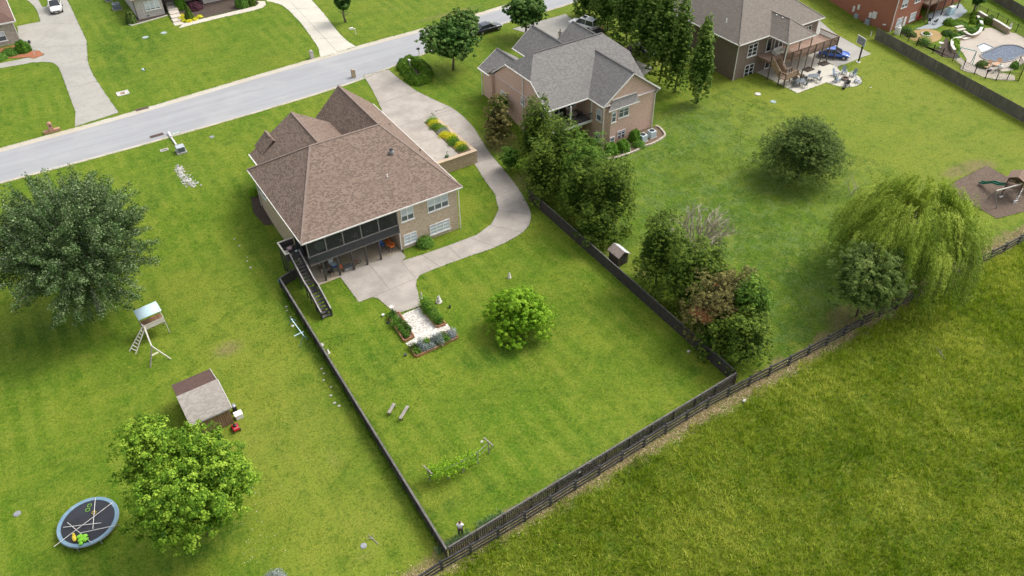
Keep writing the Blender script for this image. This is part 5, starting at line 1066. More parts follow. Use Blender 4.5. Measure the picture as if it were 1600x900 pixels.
# ---- shed: asymmetric roof, board wall
sh = T('garden_shed', 'wooden garden shed with half brown, half grey shingle roof behind the big bright tree', 'shed', (2.4, 55.5, 0))
def shed():
    e0 = P(265, 603, 2.15); e1 = P(326, 578, 2.15)       # far eave (brown slope)
    r0 = P(274, 621, 3.1); r1 = P(342, 594, 3.1)         # ridge
    f0 = P(299, 664, 2.2); f1 = P(363, 634, 2.2)         # near eave (grey slope)
    u = ((e1-e0)+(f1-f0)).normalized(); v = Vector((-u.y, u.x, 0)); ctr = (e0+e1+f0+f1)/4
    hl = 1.72; fy = (f0-ctr).dot(v); by = (e0-ctr).dot(v); ry = .55*by+.45*fy if False else ((r0-ctr).dot(v)+(r1-ctr).dot(v))/2
    def w(a, b, z): q = ctr+u*a+v*b; return (q.x, q.y, z)
    ry = (fy+by)/2+.15
    zt = 3.0; kz = 2.75; ky = .62
    roofpart(sh, [[w(-hl, ry, zt), w(hl, ry, zt), w(hl, by, 2.15), w(-hl, by, 2.15)]], shingle_mat('shed_brown_shingle', (.135, .085, .07), (.09, .055, .045), (.12, .09, .075)), thick=.08)
    yk = ry+(fy-ry)*.55
    roofpart(sh, [[w(-hl-.05, ry+.02, zt+.1), w(hl+.05, ry+.02, zt+.1), w(hl+.05, yk, kz), w(-hl-.05, yk, kz)], [w(-hl-.05, yk, kz), w(hl+.05, yk, kz), w(hl+.05, fy, 2.15), w(-hl-.05, fy, 2.15)]], shingle_mat('shed_grey_shingle', (.36, .33, .29), (.24, .21, .185), (.30, .26, .22)), thick=.08)
    mb = MB(); m_ = [w(-hl+.15, fy+.25, 0), w(hl-.15, fy+.25, 0), w(hl-.15, by-.2, 0), w(-hl+.15, by-.2, 0)]; mb.prism([(p[0], p[1]) for p in m_], 0, 2.02)
    b = len(mb.v)
    for s in (-1, 1):
        a_ = s*(hl-.15); b = len(mb.v); mb.v += [w(a_, fy+.25, 2.02), w(a_, by-.2, 2.02), w(a_, ry, zt-.1), w(a_, yk, kz-.1)]; mb.f.append((b, b+1, b+2, b+3))
    mb.build('wall', fence_brown, sh)
    strips(sh, 'rake_board', [(w(hl+.08, ry, zt+.05), w(hl+.08, yk, kz-.03)), (w(hl+.08, yk, kz-.03), w(hl+.08, fy, 2.1)), (w(hl+.02, ry, zt), w(hl+.02, by, 2.1))], M_TRIM, w=.04, h=.12, dz=0)
    strips(sh, 'eave_board', [(w(-hl, fy-.02, 2.07), w(hl, fy-.02, 2.07))], M_GREYM, w=.05, h=.1, dz=0)
    mb = MB(); q = ctr+u*(hl-.13)+v*((fy+by)/2); mb.obox((q.x, q.y, .95), u, v, (0, 0, 1), .04, 1.1, 1.9); d_ = mb.build('door', M_PW, sh)
    return ctr, u, v, hl, fy, by
def plank_mat(name, a, b, sx=6):
    k = N(name); k.b.inputs['Roughness'].default_value = .9; u = k.uv(); mp = k.n('Mapping'); k.l(u, mp.inputs[0]); mp.inputs['Scale'].default_value = (sx, .4, 1); n1 = k.noise(mp.outputs[0], 1, 3, .7)
    w = k.n('TexWave', bands_direction='X'); k.l(u, w.inputs['Vector']); w.inputs['Scale'].default_value = 1.6; c = k.mix(k.ramp(n1, .3, .7), a, b); c = k.mix(k.ramp(w.outputs['Fac'], .86, .97), c, tuple(x*.4 for x in a)); k.base(c); return k.m
fence_brown = plank_mat('brown_plank', (.16, .09, .05), (.26, .16, .09))
sctr, su, sv_, shl, sfy, sby = shed()
# mower and generator by the shed
o = T('push_mower', 'red push lawn mower standing at the right side of the wooden shed', 'lawn mower', tuple(G(370, 672))); p_ = G(369, 671)
mb = MB(); mb.obox(p_+Vector((0, 0, .28)), su, sv_, (0, 0, 1), .55, .75, .28); mb.build('body', M_RED, o, bevel=.08); mb = MB(); mb.lathe(p_+Vector((0, .05, .43)), [(.16, 0), (.16, .12), (.1, .16)], 12); mb.build('engine', M_BLACK, o)
for s in (-1, 1):
    for t in (-1, 1): mb = MB(); c = p_+su*.3*s+sv_*.3*t+Vector((0, 0, .13)); mb.tube([c-su*.03, c+su*.03], .13, 12); mb.build('wheel', M_TYRE, o)
    seg(o, 'handle', p_+su*.2*s-sv_*.3+Vector((0, 0, .35)), p_+su*.2*s-sv_*.75+Vector((0, 0, .95)), .035, M_GREYM)
seg(o, 'handle', p_-su*.2-sv_*.75+Vector((0, 0, .95)), p_+su*.2-sv_*.75+Vector((0, 0, .95)), .035, M_GREYM)
o = T('storage_box', 'white plastic box outside the right wall of the shed above the red mower', 'box', tuple(G(375, 650))); p_ = G(374, 652); mb = MB(); mb.obox(p_+Vector((0, 0, .25)), su, sv_, (0, 0, 1), .65, .55, .5); mb.build('body', M_TRIM, o, bevel=.04); mb = MB(); mb.obox(p_+Vector((0, 0, .53)), su, sv_, (0, 0, 1), .7, .6, .06); mb.build('lid', M_WIN, o)
o = T('gas_grill', 'dark covered grill beside the shed wall above the white box', 'grill', tuple(G(368, 642))); p_ = G(368, 643); mb = MB(); mb.obox(p_+Vector((0, 0, .4)), su, sv_, (0, 0, 1), .35, .5, .7); mb.build('cabinet', M_BLACK, o, bevel=.05); mb = MB(); mb.blob(p_+Vector((0, 0, .8)), .2, .26, .12, 10); mb.build('hood', M_GREYM, o)
# ---- playhouse on stilts with pale canopy
ph = T('play_tower', 'wooden play tower with a pale blue canopy, white ladder and swing beam', 'play tower', tuple(G(238, 520)))
zt_ = 1.5
ca, cb, cc, cd_ = P(209, 492, 2.9), P(246, 476, 2.9), P(257, 499, 2.2), P(222, 514, 2.2)
pu = (cb-ca).normalized(); pu.z = 0; pu.normalize(); pv = Vector((-pu.y, pu.x, 0)); pc = (P(215, 512, zt_)+P(262, 500, zt_)+P(246, 480, zt_+.6))/3
pc = P(238, 503, zt_)
def pw(a, b, z): q = pc+pu*a+pv*b; return Vector((q.x, q.y, z))
mb = MB(); mb.obox(pw(0, 0, zt_), pu, pv, (0, 0, 1), 2.0, 1.5, .08); mb.build('platform', M('play_floor', (.22, .12, .06)), ph)
for a, b in ((-.97, -.72), (.97, -.72), (-.97, .72), (.97, .72)): seg(ph, 'post', pw(a*1.04, b*1.04, 0), pw(a, b, zt_+(.7 if b < 0 else 1.3)), .09, M_PW if b < 0 else M_GW)
for k_ in range(3): seg(ph, 'side_panel', pw(-1.0, -.80, zt_+.15+k_*.2), pw(1.0, -.80, zt_+.15+k_*.2), .03, M_PW, .16)
for s in (-1, 1): seg(ph, 'side_rail', pw(s*1.0, -.75, zt_+.5), pw(s*1.0, .75, zt_+.5), .04, M_PW, .12)
mb = MB(); nA = 8; V_ = []
for i in range(nA+1):
    t = i/nA; b = .95-1.35*t; z = zt_+1.3+.28*math.sin(math.pi*(t*.7+.1))-.35*t
    V_.append((b, z))
for i in range(nA): mb.poly([pw(-1.1, V_[i][0], V_[i][1]), pw(1.1, V_[i][0], V_[i][1]), pw(1.1, V_[i+1][0], V_[i+1][1]), pw(-1.1, V_[i+1][0], V_[i+1][1])])
o_ = mb.build('canopy', M_PALEB, ph, smooth=True); so_ = o_.modifiers.new('s', 'SOLIDIFY'); so_.thickness = .03
l0, l1 = G(203, 550), G(211, 554); 
for s, q in ((0, (202, 549)), (1, (212, 553))): seg(ph, 'ladder_rail', G(*q), pw(-1.0+.0, -.55+(-.15 if s else .35), zt_+.1), .07, M_PW)
A0, A1 = G(202, 549), G(212, 553); B0, B1 = pw(-1.0, -.2, zt_+.1), pw(-1.0, -.7, zt_+.1)
for i in range(1, 8): t = i/8; seg(ph, 'rung', A0.lerp(B0, t), A1.lerp(B1, t), .08, M_PW, .04)
sbm = P(237, 541, 1.9); seg(ph, 'swing_beam', pw(-.9, -.8, 1.95), sbm, .11, M_PW)
for q in ((235, 574), (267, 561)): seg(ph, 'frame_leg', sbm, G(*q), .09, M_PW if q[0] > 240 else M_GW)
mb = MB(); sw = G(243, 563); mb.obox(P(242, 553, .6), pu, pv, (0, 0, 1), .65, .22, .04); mb.build('swing_seat', M('cream_seat', (.6, .58, .40)), ph); seg(ph, 'swing_chain', P(239, 553, .6), sbm+Vector((0, .05, 0)), .02, M_GREYM); seg(ph, 'swing_chain', P(246, 552, .6), pw(-.9, -.8, 1.95).lerp(sbm, .8), .02, M_GREYM)
# ---- trampoline
tc = G(138, 820); ex = 2.0
tm = T('trampoline', 'large round trampoline with black mat and blue grey pad near the lower left corner', 'trampoline', (tc.x, tc.y, 0)); rz0 = .62; RT = 2.22; ctr = P(137.5, 815, rz0)
mb = MB(); mb.lathe(ctr, [(RT-.27, -.02), (RT, -.02), (RT+.02, .01), (RT, .05), (RT-.27, .03), (RT-.27, -.02)], 48); del mb.f[-2:]; mb.build('pad', M('blue_grey_pad', (.13, .23, .31), (.20, .30, .37), rough=.5, sc=1.2), tm)
mb = MB(); mb.lathe(ctr, [(RT-.275, -.035), (RT-.275, -.01), (1.2, -.04), (.01, -.055)], 48); mb.build('mat', M('trampoline_mat', (.014, .015, .020), (.022, .024, .032), rough=.6, sc=.8), tm)
mb = MB(); q = [ctr+Vector((RT*math.cos(a), RT*math.sin(a), -.06)) for a in [i*math.pi/24 for i in range(49)]]; mb.tube(q, .04, 6); mb.build('frame', M_GREYM, tm)
for k_ in range(8): a = k_*math.pi/4+.2; q = ctr+Vector((math.cos(a)*RT*.98, math.sin(a)*RT*.98, -.06)); seg(tm, 'leg', q, (q.x, q.y, 0), .05, M_GREYM)
zt2 = rz0+.04; gi = 0
for (a, b) in (((83, 855), (176, 785)), ((149, 777), (145, 827)), ((98, 824), (158, 817)), ((105, 816), (143, 848)), ((124, 833), (180, 821))):
    o = T('loose_pole', ['long pale pole lying across the trampoline towards the lower left', 'pale pole lying on the trampoline mat pointing up the photo', 'pale pole lying nearly level across the trampoline mat', 'pale pole slanting down to the right on the trampoline', 'thin pale pole nearest the lower edge of the trampoline'][gi], 'pole', tuple(P(*a, zt2+.03)), group='poles lying on the trampoline'); A = P(*a, zt2+.02+gi*.035); B = P(*b, zt2+.02+gi*.035); mb = MB(); mb.tube([A, B], .022, 6); mb.build('tube', M_TRIM, o); seg(o, 'end_cap', A, A.lerp(B, .01), .055, M_BLACK); gi += 1
for (px, py, m_, l) in ((140, 790, M_LIME, 'upper lime ring on the trampoline mat'), (137, 797, M_LIME, 'middle lime ring on the trampoline mat'), (147, 801, M_YEL, 'yellow ring near the crossing poles on the trampoline mat')):
    c = P(px, py, zt2-.04); o = T('toy_ring', l, 'ring', tuple(c), group='rings on the trampoline mat'); mb = MB(); mb.tube([c+Vector((.15*math.cos(a), .15*math.sin(a), .02)) for a in [i*math.pi/10 for i in range(21)]], .018, 6, cap=False); mb.build('ring', m_, o)
c = P(117, 842, zt2); o = T('inflatable_toy', 'yellow inflatable toy on the lower edge of the trampoline', 'inflatable toy', tuple(c)); mb = MB(); mb.blob(c+Vector((0, 0, .13)), .16, .34, .14, 12, .04); mb.build('body', M_YEL, o, smooth=True); mb = MB(); mb.blob(c+Vector((.02, .3, .2)), .11, .11, .1, 10); mb.build('head', M_YEL, o, smooth=True)
c = P(130, 842, zt2); o = T('inflatable_toy', 'lime green coiled inflatable toy on the trampoline right of the yellow one', 'inflatable toy', tuple(c)); mb = MB(); mb.tube([c+Vector((.32*math.sin(t*2.2), -.35+t*.12, .12+.02*math.sin(t*5))) for t in [i*.25 for i in range(24)]], .1, 8); mb.build('coil', M_LIME, o, smooth=True); mb = MB(); mb.blob(c+Vector((-.2, -.4, .12)), .16, .15, .13, 10); mb.build('head', M_LIME, o, smooth=True)
o = T('ladder', 'small black step ladder hooked on the near rim of the trampoline', 'ladder', tuple(G(121, 862)));
for s in (117, 124): seg(o, 'rail', P(s, 846, rz0+.05), G(s-1, 861), .035, M_BLACK)
for t in (.3, .65): seg(o, 'rung', P(117, 846, rz0).lerp(G(116, 861), t), P(124, 846, rz0).lerp(G(123, 861), t), .05, M_BLACK)
# ---- little garden playhouse shed by the cedars (two-tone roof)
o = T('small_shed', 'small dark shed with a brown and white ridge roof behind the cedar side fence', 'shed', tuple(G(966, 404)))
s0 = G(966, 408); hz_ = 1.3; mb = MB(); mb.box(s0.x-.65, s0.x+.65, s0.y-.75, s0.y+.85, 0, hz_); mb.build('wall', M('dark_shed_wall', (.10, .075, .06)), o)
roofpart(o, [[(s0.x-.8, s0.y-.95, hz_), (s0.x-.8, s0.y+1.0, hz_), (s0.x, s0.y+1.0, 1.85), (s0.x, s0.y-.95, 1.85)]], M('brown_tin', (.30, .24, .20), rough=.5), .05)
roofpart(o, [[(s0.x+.8, s0.y-.95, hz_), (s0.x+.8, s0.y+1.0, hz_), (s0.x+.005, s0.y+1.0, 1.85), (s0.x+.005, s0.y-.95, 1.85)]], M('pale_tin', (.62, .62, .63), rough=.4), .05)
mb = MB(); mb.box(s0.x-.3, s0.x+.3, s0.y-.78, s0.y-.755, 0.05, 1.2); mb.build('door', M_DKWOOD, o)
# ================================================================ street-side objects
def mailbox(label, px, py, mat, h=1.25, w=.5):
    p = G(px, py); o = T('mailbox', label, 'mailbox', tuple(p)); mb = MB(); mb.box(p.x-w/2, p.x+w/2, p.y-w/2, p.y+w/2, p.z, p.z+h*.8); mb.build('pillar', mat, o)
    mb = MB(); n = 9; b = len(mb.v)
    for y in (-w/2-.02, w/2+.02):
        for k in range(n): a = math.pi*k/(n-1); mb.v.append((p.x+math.cos(a)*(w/2+.01), p.y+y, p.z+h*.8+math.sin(a)*.25))
    mb.f += [tuple(range(n)), tuple(range(2*n-1, n-1, -1))]+[(k+1, k, k+n, k+n+1) for k in range(n-1)]+[(0, n-1, 2*n-1, n)]; mb.build('arched_top', mat, o)
    mb = MB(); mb.box(p.x-.1, p.x+.1, p.y+w/2+.005, p.y+w/2+.04, p.z+h*.68, p.z+h*.86); mb.build('door', M_BLACK, o); return o
M_STB = brick_mat('mailbox_stone', (.32, .22, .14), (.46, .34, .23), (.20, .14, .09), (.40, .34, .26), bw=.22, bh=.08)
mailbox('brown stone pillar mailbox at the street end of the curved driveway', 553, 121, M_STB)
mailbox('grey stone pillar mailbox beside the pale driveway across the street', 488, 91, H5B)
p = G(82, 206); o = T('brick_mailbox', 'red brick mailbox column with low side walls at the lower end of the left lawn', 'mailbox', tuple(p)); M_OB = brick_mat('orange_brick', (.36, .15, .08), (.46, .22, .12), (.26, .10, .06), (.42, .33, .26), bw=.22, bh=.08)
mb = MB(); mb.box(p.x-1.0, p.x+1.0, p.y-.25, p.y+.25, p.z, p.z+.35); mb.build('base_wall', M_OB, o); mb = MB(); mb.box(p.x-.28, p.x+.28, p.y-.28, p.y+.28, p.z+.0, p.z+1.2); mb.build('pillar', M_OB, o); mb = MB(); mb.blob((p.x, p.y, p.z+1.25), .28, .28, .2, 12); mb.build('arched_top', M_OB, o, smooth=True); mb = MB(); mb.box(p.x-.1, p.x+.1, p.y-.31, p.y-.285, p.z+.9, p.z+1.1); mb.build('door', M_BLACK, o)
p = G(556, 54); o = T('curbside_mailbox', 'white mailbox on a bent white post across the street', 'mailbox', tuple(p)); seg(o, 'post', p, p+Vector((0, 0, 1.0)), .1, M_TRIM); seg(o, 'arm', p+Vector((-.7, 0, 1.0)), p+Vector((.05, 0, 1.0)), .1, M_TRIM); mb = MB(); mb.box(p.x-1.0, p.x-.3, p.y-.12, p.y+.12, p.z+1.06, p.z+1.3); mb.build('box', M_TRIM, o, bevel=.04)
p = G(641, 107); o = T('curbside_mailbox', 'white mailbox post inside the heart shaped hedge by the driveway', 'mailbox', tuple(p)); seg(o, 'post', p, p+Vector((0, 0, 1.15)), .11, M_TRIM); mb = MB(); mb.box(p.x-.12, p.x+.12, p.y-.25, p.y+.3, p.z+1.16, p.z+1.4); mb.build('box', M_TRIM, o, bevel=.04)
p = G(655, 87); o = T('curbside_mailbox', 'black mailbox at the kerb below the two-lobed round tree', 'mailbox', tuple(p)); seg(o, 'post', p, p+Vector((0, 0, 1.0)), .1, M_TRIM); mb = MB(); mb.box(p.x-.3, p.x+.15, p.y-.15, p.y+.15, p.z+1.0, p.z+1.25); mb.build('box', M_BLACK, o, bevel=.04)
# lamp post on the left, utilities
p = G(55, 87); o = T('yard_lamp', 'white yard lamp post with black lantern on the red mulch bed', 'lamp post', tuple(p)); seg(o, 'post', p, p+Vector((0, 0, 2.0)), .08, M_TRIM); mb = MB(); mb.lathe(p+Vector((0, 0, 2.0)), [(.08, 0), (.16, .08), (.2, .35), (.22, .38), (.05, .52)], 8); mb.build('lantern', M_BLACK, o)
p = G(284, 238); o = T('utility_box', 'grey utility pedestal with dark front on a concrete base beside the street', 'utility box', tuple(p))
mb = MB(); mb.box(p.x-.62, p.x+.62, p.y-.5, p.y+.75, p.z-.05, p.z+.16); mb.build('concrete_base', M_CONC2, o); mb = MB(); mb.box(p.x-.5, p.x+.5, p.y-.35, p.y+.6, p.z+.16, p.z+.85); mb.build('cabinet', M('pale_grey_box', (.42, .46, .50), rough=.4), o, bevel=.03)
mb = MB(); mb.box(p.x-.42, p.x+.42, p.y-.375, p.y-.352, p.z+.25, p.z+.78); mb.build('door', M('slate_grey', (.10, .13, .14)), o)
p0, p1 = G(264, 209), G(276, 228); o = T('drain_pipe', 'white plastic drain pipe leading to the grey utility box', 'pipe', tuple(p0)); mb = MB(); mb.tube([p0+Vector((0, 0, .16)), G(268, 216)+Vector((0, 0, .16))], .17, 12); mb.build('collar', M_TRIM, o); mb = MB(); mb.tube([G(268.5, 217)+Vector((0, 0, .13)), p1+Vector((0, 0, .13))], .12, 12); mb.build('pipe', M_TRIM, o)
p0 = G(275, 209); o = T('valve_box', 'flat pale green valve box lid beside the drain pipe at the street edge', 'lid', tuple(p0)); mb = MB(); mb.obox(p0+Vector((0, 0, .06)), (1, .12, 0), (-.12, 1, 0), (0, 0, 1), .95, .35, .1); mb.build('lid', M('pale_green_lid', (.42, .52, .44)), o, bevel=.02); mb = MB(); mb.obox(p0+Vector((0, 0, .12)), (1, .12, 0), (-.12, 1, 0), (0, 0, 1), .2, .1, .03); mb.build('handle', M_GREYM, o)
p0 = G(257, 235); o = T('curb_inlet', 'small white framed drain opening left of the utility box', 'drain', tuple(p0)); mb = MB()
for a, b in (((-.45, -.2), (.45, -.2)), ((-.45, .2), (.45, .2)), ((-.45, -.2), (-.45, .2)), ((.45, -.2), (.45, .2))): mb.bar(p0+Vector((*a, .06)), p0+Vector((*b, .06)), .12, .1)
mb.build('frame', M_STW, o); mb = MB(); mb.box(p0.x-.39, p0.x+.39, p0.y-.14, p0.y+.14, p0.z+.012, p0.z+.03); mb.build('opening', M_BLACK, o)
for (px, py, l) in ((222, 170.5, 'rusty storm drain grate in the far gutter beside the left driveway'), (245, 212, 'rusty storm drain grate in the near gutter left of the drain pipe')):
    p = G(px, py); o = T('storm_drain', l, 'drain', tuple(p)); mb = MB(); mb.obox(p+Vector((0, 0, .045)), (1, 0, 0), (0, 1, 0), (0, 0, 1), 1.7, .6, .05); mb.build('frame', M('rust', (.10, .055, .04), (.16, .09, .06)), o)
    mb = MB()
    for i in range(9): mb.box(p.x-.75+i*.18, p.x-.66+i*.18, p.y-.24, p.y+.24, p.z+.071, p.z+.085)
    mb.build('slots', M_BLACK, o)
p = G(192, 146); o = T('survey_frame', 'white square frame with a brown centre lying on the lawn across the street', 'frame', tuple(p)); mb = MB()
for a, b in (((-.75, -.6), (.75, -.6)), ((-.75, .6), (.75, .6)), ((-.75, -.6), (-.75, .6)), ((.75, -.6), (.75, .6))): mb.bar(p+Vector((*a, .05)), p+Vector((*b, .05)), .16, .1)
mb.build('border', M_STW, o); mb = MB(); mb.box(p.x-.66, p.x+.66, p.y-.51, p.y+.51, p.z+.012, p.z+.03); mb.build('gravel_fill', M_STW, o); mb = MB(); mb.box(p.x-.3, p.x+.3, p.y-.28, p.y+.28, p.z+.035, p.z+.09); mb.build('cover', M('brown_cover', (.30, .19, .12)), o)
M_LID = M('grey_green_lid', (.33, .40, .38), (.27, .34, .32))
for px, py, r, l, m_ in ((227, 58.5, .45, 'left of two grey green tank lids on the lawn across the street', M_LID), (256, 51.5, .45, 'right of two grey green tank lids on the lawn across the street', M_LID), (27, 803, .25, 'round grey concrete lid on the lawn at the left edge', M_GREYM), (1184, 147, .42, 'round white tank lid on the lawn below the brown brick house', M_STW), (1208, 159, .40, 'round blue green tank lid on the lawn below the brown brick house', M_TEAL),
    (331, 214, .28, 'small grey lid on the lawn near the utility box', M_GREYM), (568, 853, .22, 'small grey lid on the grass outside the left fence corner', M_GREYM)): disc(l, px, py, r, m_)
p = G(224, 110); o = T('sprinkler_stub', 'small pale pipe stub with black valve on the lawn across the street', 'pipe', tuple(p)); mb = MB(); mb.lathe(p, [(.18, 0), (.18, .25), (.02, .26)], 10); mb.build('stub', M_PALEB, o); mb = MB(); mb.blob(p+Vector((.25, .05, .2)), .12, .12, .12, 8); mb.build('valve', M_BLACK, o)
# AC units
def ac(label, x, y, z, s=.85, h=.8, mat=None, group=None, round_=False):
    o = T('air_conditioner', label, 'air conditioner', (x, y, z), group=group); mat = mat or M('ac_grey', (.30, .34, .36), (.22, .26, .28))
    mb = MB(); mb.box(x-s/2, x+s/2, y-s/2, y+s/2, z+.1, z+h) if not round_ else mb.lathe((x, y, z+.1), [(s/2, 0), (s/2, h-.1), (s*.35, h-.05)], 20); mb.build('cabinet', mat, o, bevel=0 if round_ else .04)
    mb = MB(); mb.lathe((x, y, z+h+.002), [(s*.36, 0), (s*.36, .03), (s*.32, .035), (.02, .02)], 18); mb.build('fan_grille', M_BLACK, o); mb = MB(); mb.box(x-s*.62, x+s*.62, y-s*.62, y+s*.62, z-.02, z+.098); mb.build('pad', M_CONC2, o); return o
a1 = G(1007, 222); ac('pale grey air conditioner at the corner of the pink brick house, left of two', a1.x, a1.y+.4, 0, .9, .95, M('ac_pale', (.50, .57, .59), (.42, .5, .52))); a1 = G(1019, 216); ac('pale grey air conditioner at the corner of the pink brick house, right of two', a1.x+.15, a1.y+.35, 0, .9, .95, M('ac_pale', (.5, .57, .59)))
a1 = G(184, 15); ac('dark grey air conditioner beside the grey brick house, nearer of two', a1.x, a1.y+.3, 1.7, 1.15, 1.0, M('ac_slate', (.17, .20, .23), (.12, .15, .18))); a1 = G(173, 4); ac('dark grey air conditioner beside the grey brick house, farther of two', a1.x-.1, a1.y+1.0, 1.7, .9, .8, M('ac_slate', (.17, .2, .23)))
a1 = G(1338, 27); ac('round grey air conditioner by the red brick house wall, left of two', a1.x, a1.y, 0, .9, .9, round_=True); a1 = G(1355.5, 37); ac('square grey air conditioner by the red brick house wall, right of two', a1.x, a1.y, 0, .75, .85)
p = G(1360, 57); o = T('white_marker', 'short white marker post on the lawn near the privacy fence end', 'post', tuple(p)); seg(o, 'post', p, p+Vector((0, 0, .8)), .1, M_TRIM); seg(o, 'cap', p+Vector((0, 0, .8)), p+Vector((0, 0, .86)), .14, M_GREYM)
# basketball hoop
p = G(1341, 97); o = T('basketball_hoop', 'basketball hoop on a black pole at the driveway corner near the raised deck', 'basketball hoop', tuple(p)); top = p+Vector((.0, 0, 3.0)); seg(o, 'pole', p, top, .17, M_BLACK)
bc = top+Vector((-.55, .1, .45)); mb = MB(); mb.obox(bc, (.25, 1, 0), (1, -.25, 0), (0, 0, 1), 1.8, .05, 1.1); mb.build('backboard', M('clear_backboard', (.26, .30, .30), rough=.15), o); mb = MB()
ax = Vector((.25, 1, 0)).normalized()
for a, b in ((-1, -1), (1, 1)): pass
for s in (-1, 1): mb.bar(bc+ax*.9*s+Vector((0, 0, -.56)), bc+ax*.9*s+Vector((0, 0, .56)), .07); mb.bar(bc-ax*.93+Vector((0, 0, .56*s)), bc+ax*.93+Vector((0, 0, .56*s)), .07)
mb.bar(bc+ax*-.3+Vector((-.04, 0, -.2)), bc+ax*.3+Vector((-.04, 0, -.2)), .05); mb.build('board_frame', M_TRIM, o)
seg(o, 'arm', top-Vector((0, 0, .1)), bc, .1, M_BLACK); mb = MB(); rc = bc+Vector((-.3, .07, -.35)); mb.tube([rc+Vector((.23*math.cos(a), .23*math.sin(a), 0)) for a in [i*math.pi/8 for i in range(17)]], .02, 6); mb.build('rim', M_ORG, o); mb = MB(); mb.lathe(p+Vector((0, 0, 1.3)), [(.13, 0), (.13, .5), (.1, .52)], 8); mb.build('pole_pad', M_BLACK, o); mb = MB(); mb.lathe(p, [(.35, 0), (.35, .06), (.02, .07)], 12); mb.build('footing', M_STW, o)
# patio furniture H3
M_SLATE = M('slate_blue_grey', (.10, .125, .14), (.14, .165, .18), rough=.5); M_ADI = M('blue_grey_lounge', (.20, .25, .30), (.26, .31, .36), rough=.6)
def gpl(px, py): p = G(px, py); return p.x, p.y
x, y = gpl(1248.5, 133); place(round_table('round slate patio table with a closed umbrella, left of the oval one', M_SLATE, .75), x, y, .03)
o = T('closed_umbrella', 'closed dark patio umbrella standing in the round slate table', 'umbrella', (x, y, .03)); seg(o, 'pole', (x, y, .03), (x, y, 2.6), .045, M_BLACK); mb = MB(); mb.lathe((x, y, 1.1), [(.12, 0), (.15, .1), (.10, .8), (.03, 1.45)], 10); mb.build('folded_canopy', M('dark_umbrella', (.06, .05, .045)), o)
sl_lab = ['on the near side', 'on the right side', 'on the left side', 'on the far side']
for i, a in enumerate((-90, 0, 180, 90)): place(chair('slate patio chair %s of the round umbrella table' % sl_lab[i], M_SLATE, group='chairs at the round patio table'), x+1.0*math.cos(R_(a)), y+1.0*math.sin(R_(a)), .03, R_(a-90))
x, y = gpl(1269.5, 125.5); place(round_table('oval slate patio table right of the umbrella table', M_SLATE, .95, ry=.6), x, y, .03, R_(-15))
for i, (dx, dy) in enumerate(((-1.1, .5), (1.2, .2), (.1, -1.0))): place(chair(['slate patio chair at the far left of the oval table', 'slate patio chair at the right end of the oval table', 'slate patio chair on the near side of the oval table'][i], M_SLATE, group='chairs at the oval patio table'), x+dx, y+dy, .03, math.atan2(dy, dx)-math.pi/2)
fx, fy = gpl(1320, 124.5); o = T('fire_pit', 'round brick fire pit in the middle of the ring of lounge chairs', 'fire pit', (fx, fy, .03)); mb = MB(); mb.lathe((fx, fy, .03), [(.55, 0), (.55, .3), (.38, .3), (.36, .1), (.01, .08)], 20); mb.build('ring', M('firepit_brick', (.14, .10, .085), (.2, .14, .11)), o); mb = MB(); mb.lathe((fx, fy, .12), [(.34, 0), (.34, .02), (.02, .05)], 16); mb.build('ash_bed', M_BLACK, o)
for i, (px, py) in enumerate(((1305, 119), (1318, 116), (1332, 119.5), (1339, 129), (1323, 133), (1307, 128))):
    x, y = gpl(px, py); place(adirondack('blue grey slatted lounge chair %s the fire pit' % ['upper left of', 'directly above', 'upper right of', 'right of', 'directly below', 'lower left of'][i], M_ADI if i not in (4,) else M('dark_lounge', (.05, .055, .065)), 'lounge chairs around the fire pit'), x, y, .03, math.atan2(y-fy, x-fx)-math.pi/2)
pot('dark planter at the edge of the round patio', 1318, 139, .25, .35, M_BLACK)
p = G(1358, 142); o = T('garden_stake', 'small black garden stake with a perch on the lawn right of the fire pit', 'garden stake', tuple(p)); seg(o, 'pole', p+Vector((-.6, -.1, 0)), p+Vector((0, 0, 1.0)), .03, M_BLACK); seg(o, 'perch', p+Vector((-.15, 0, .5)), p+Vector((.35, 0, .5)), .05, M_TRIM)
for i, (px, py) in enumerate(((1223, 118), (1212, 116), (1280, 100))): 
    if i < 2: place(chair(['black grill chair beneath the wooden stairs', 'black patio chair under the left end of the raised deck'][i], M_BLACK), *gpl(px, py), .03, R_(40*i))
for i, (px, py) in enumerate(((1263, 109), (1287, 100))):
    p = G(px, py); o = T('square_planter', ['dark square planting bed below the middle of the raised deck', 'dark square planting bed below the right end of the raised deck'][i], 'planter', tuple(p)); mb = MB(); mb.box(p.x-.7, p.x+.7, p.y-.5, p.y+.5, .03, .09); mb.build('soil', M_MULCH, o); mb = MB()
    for q in (-1, 1): mb.bar(p+Vector((-.75, .53*q, .08)), p+Vector((.75, .53*q, .08)), .06, .1); mb.bar(p+Vector((.73*q, -.5, .08)), p+Vector((.73*q, .5, .08)), .06, .1)
    mb.build('edging', M_DKWOOD, o)
o = T('patio_sofa', 'white cushioned sofa on the covered part of the raised deck', 'sofa', (92.3, 72.8, 2.8)); mb = MB(); mb.box(91.5, 93.1, 72.9, 73.6, 2.82, 3.15); mb.build('seat', M_STW, o, bevel=.06); mb = MB(); mb.box(91.5, 93.1, 73.62, 73.8, 2.82, 3.6); mb.build('backrest', M_STW, o, bevel=.05)
for s in (91.42, 93.18): mb = MB(); mb.box(s-.08, s+.075, 72.9, 73.8, 2.82, 3.35); mb.build('armrest', M_STW, o)
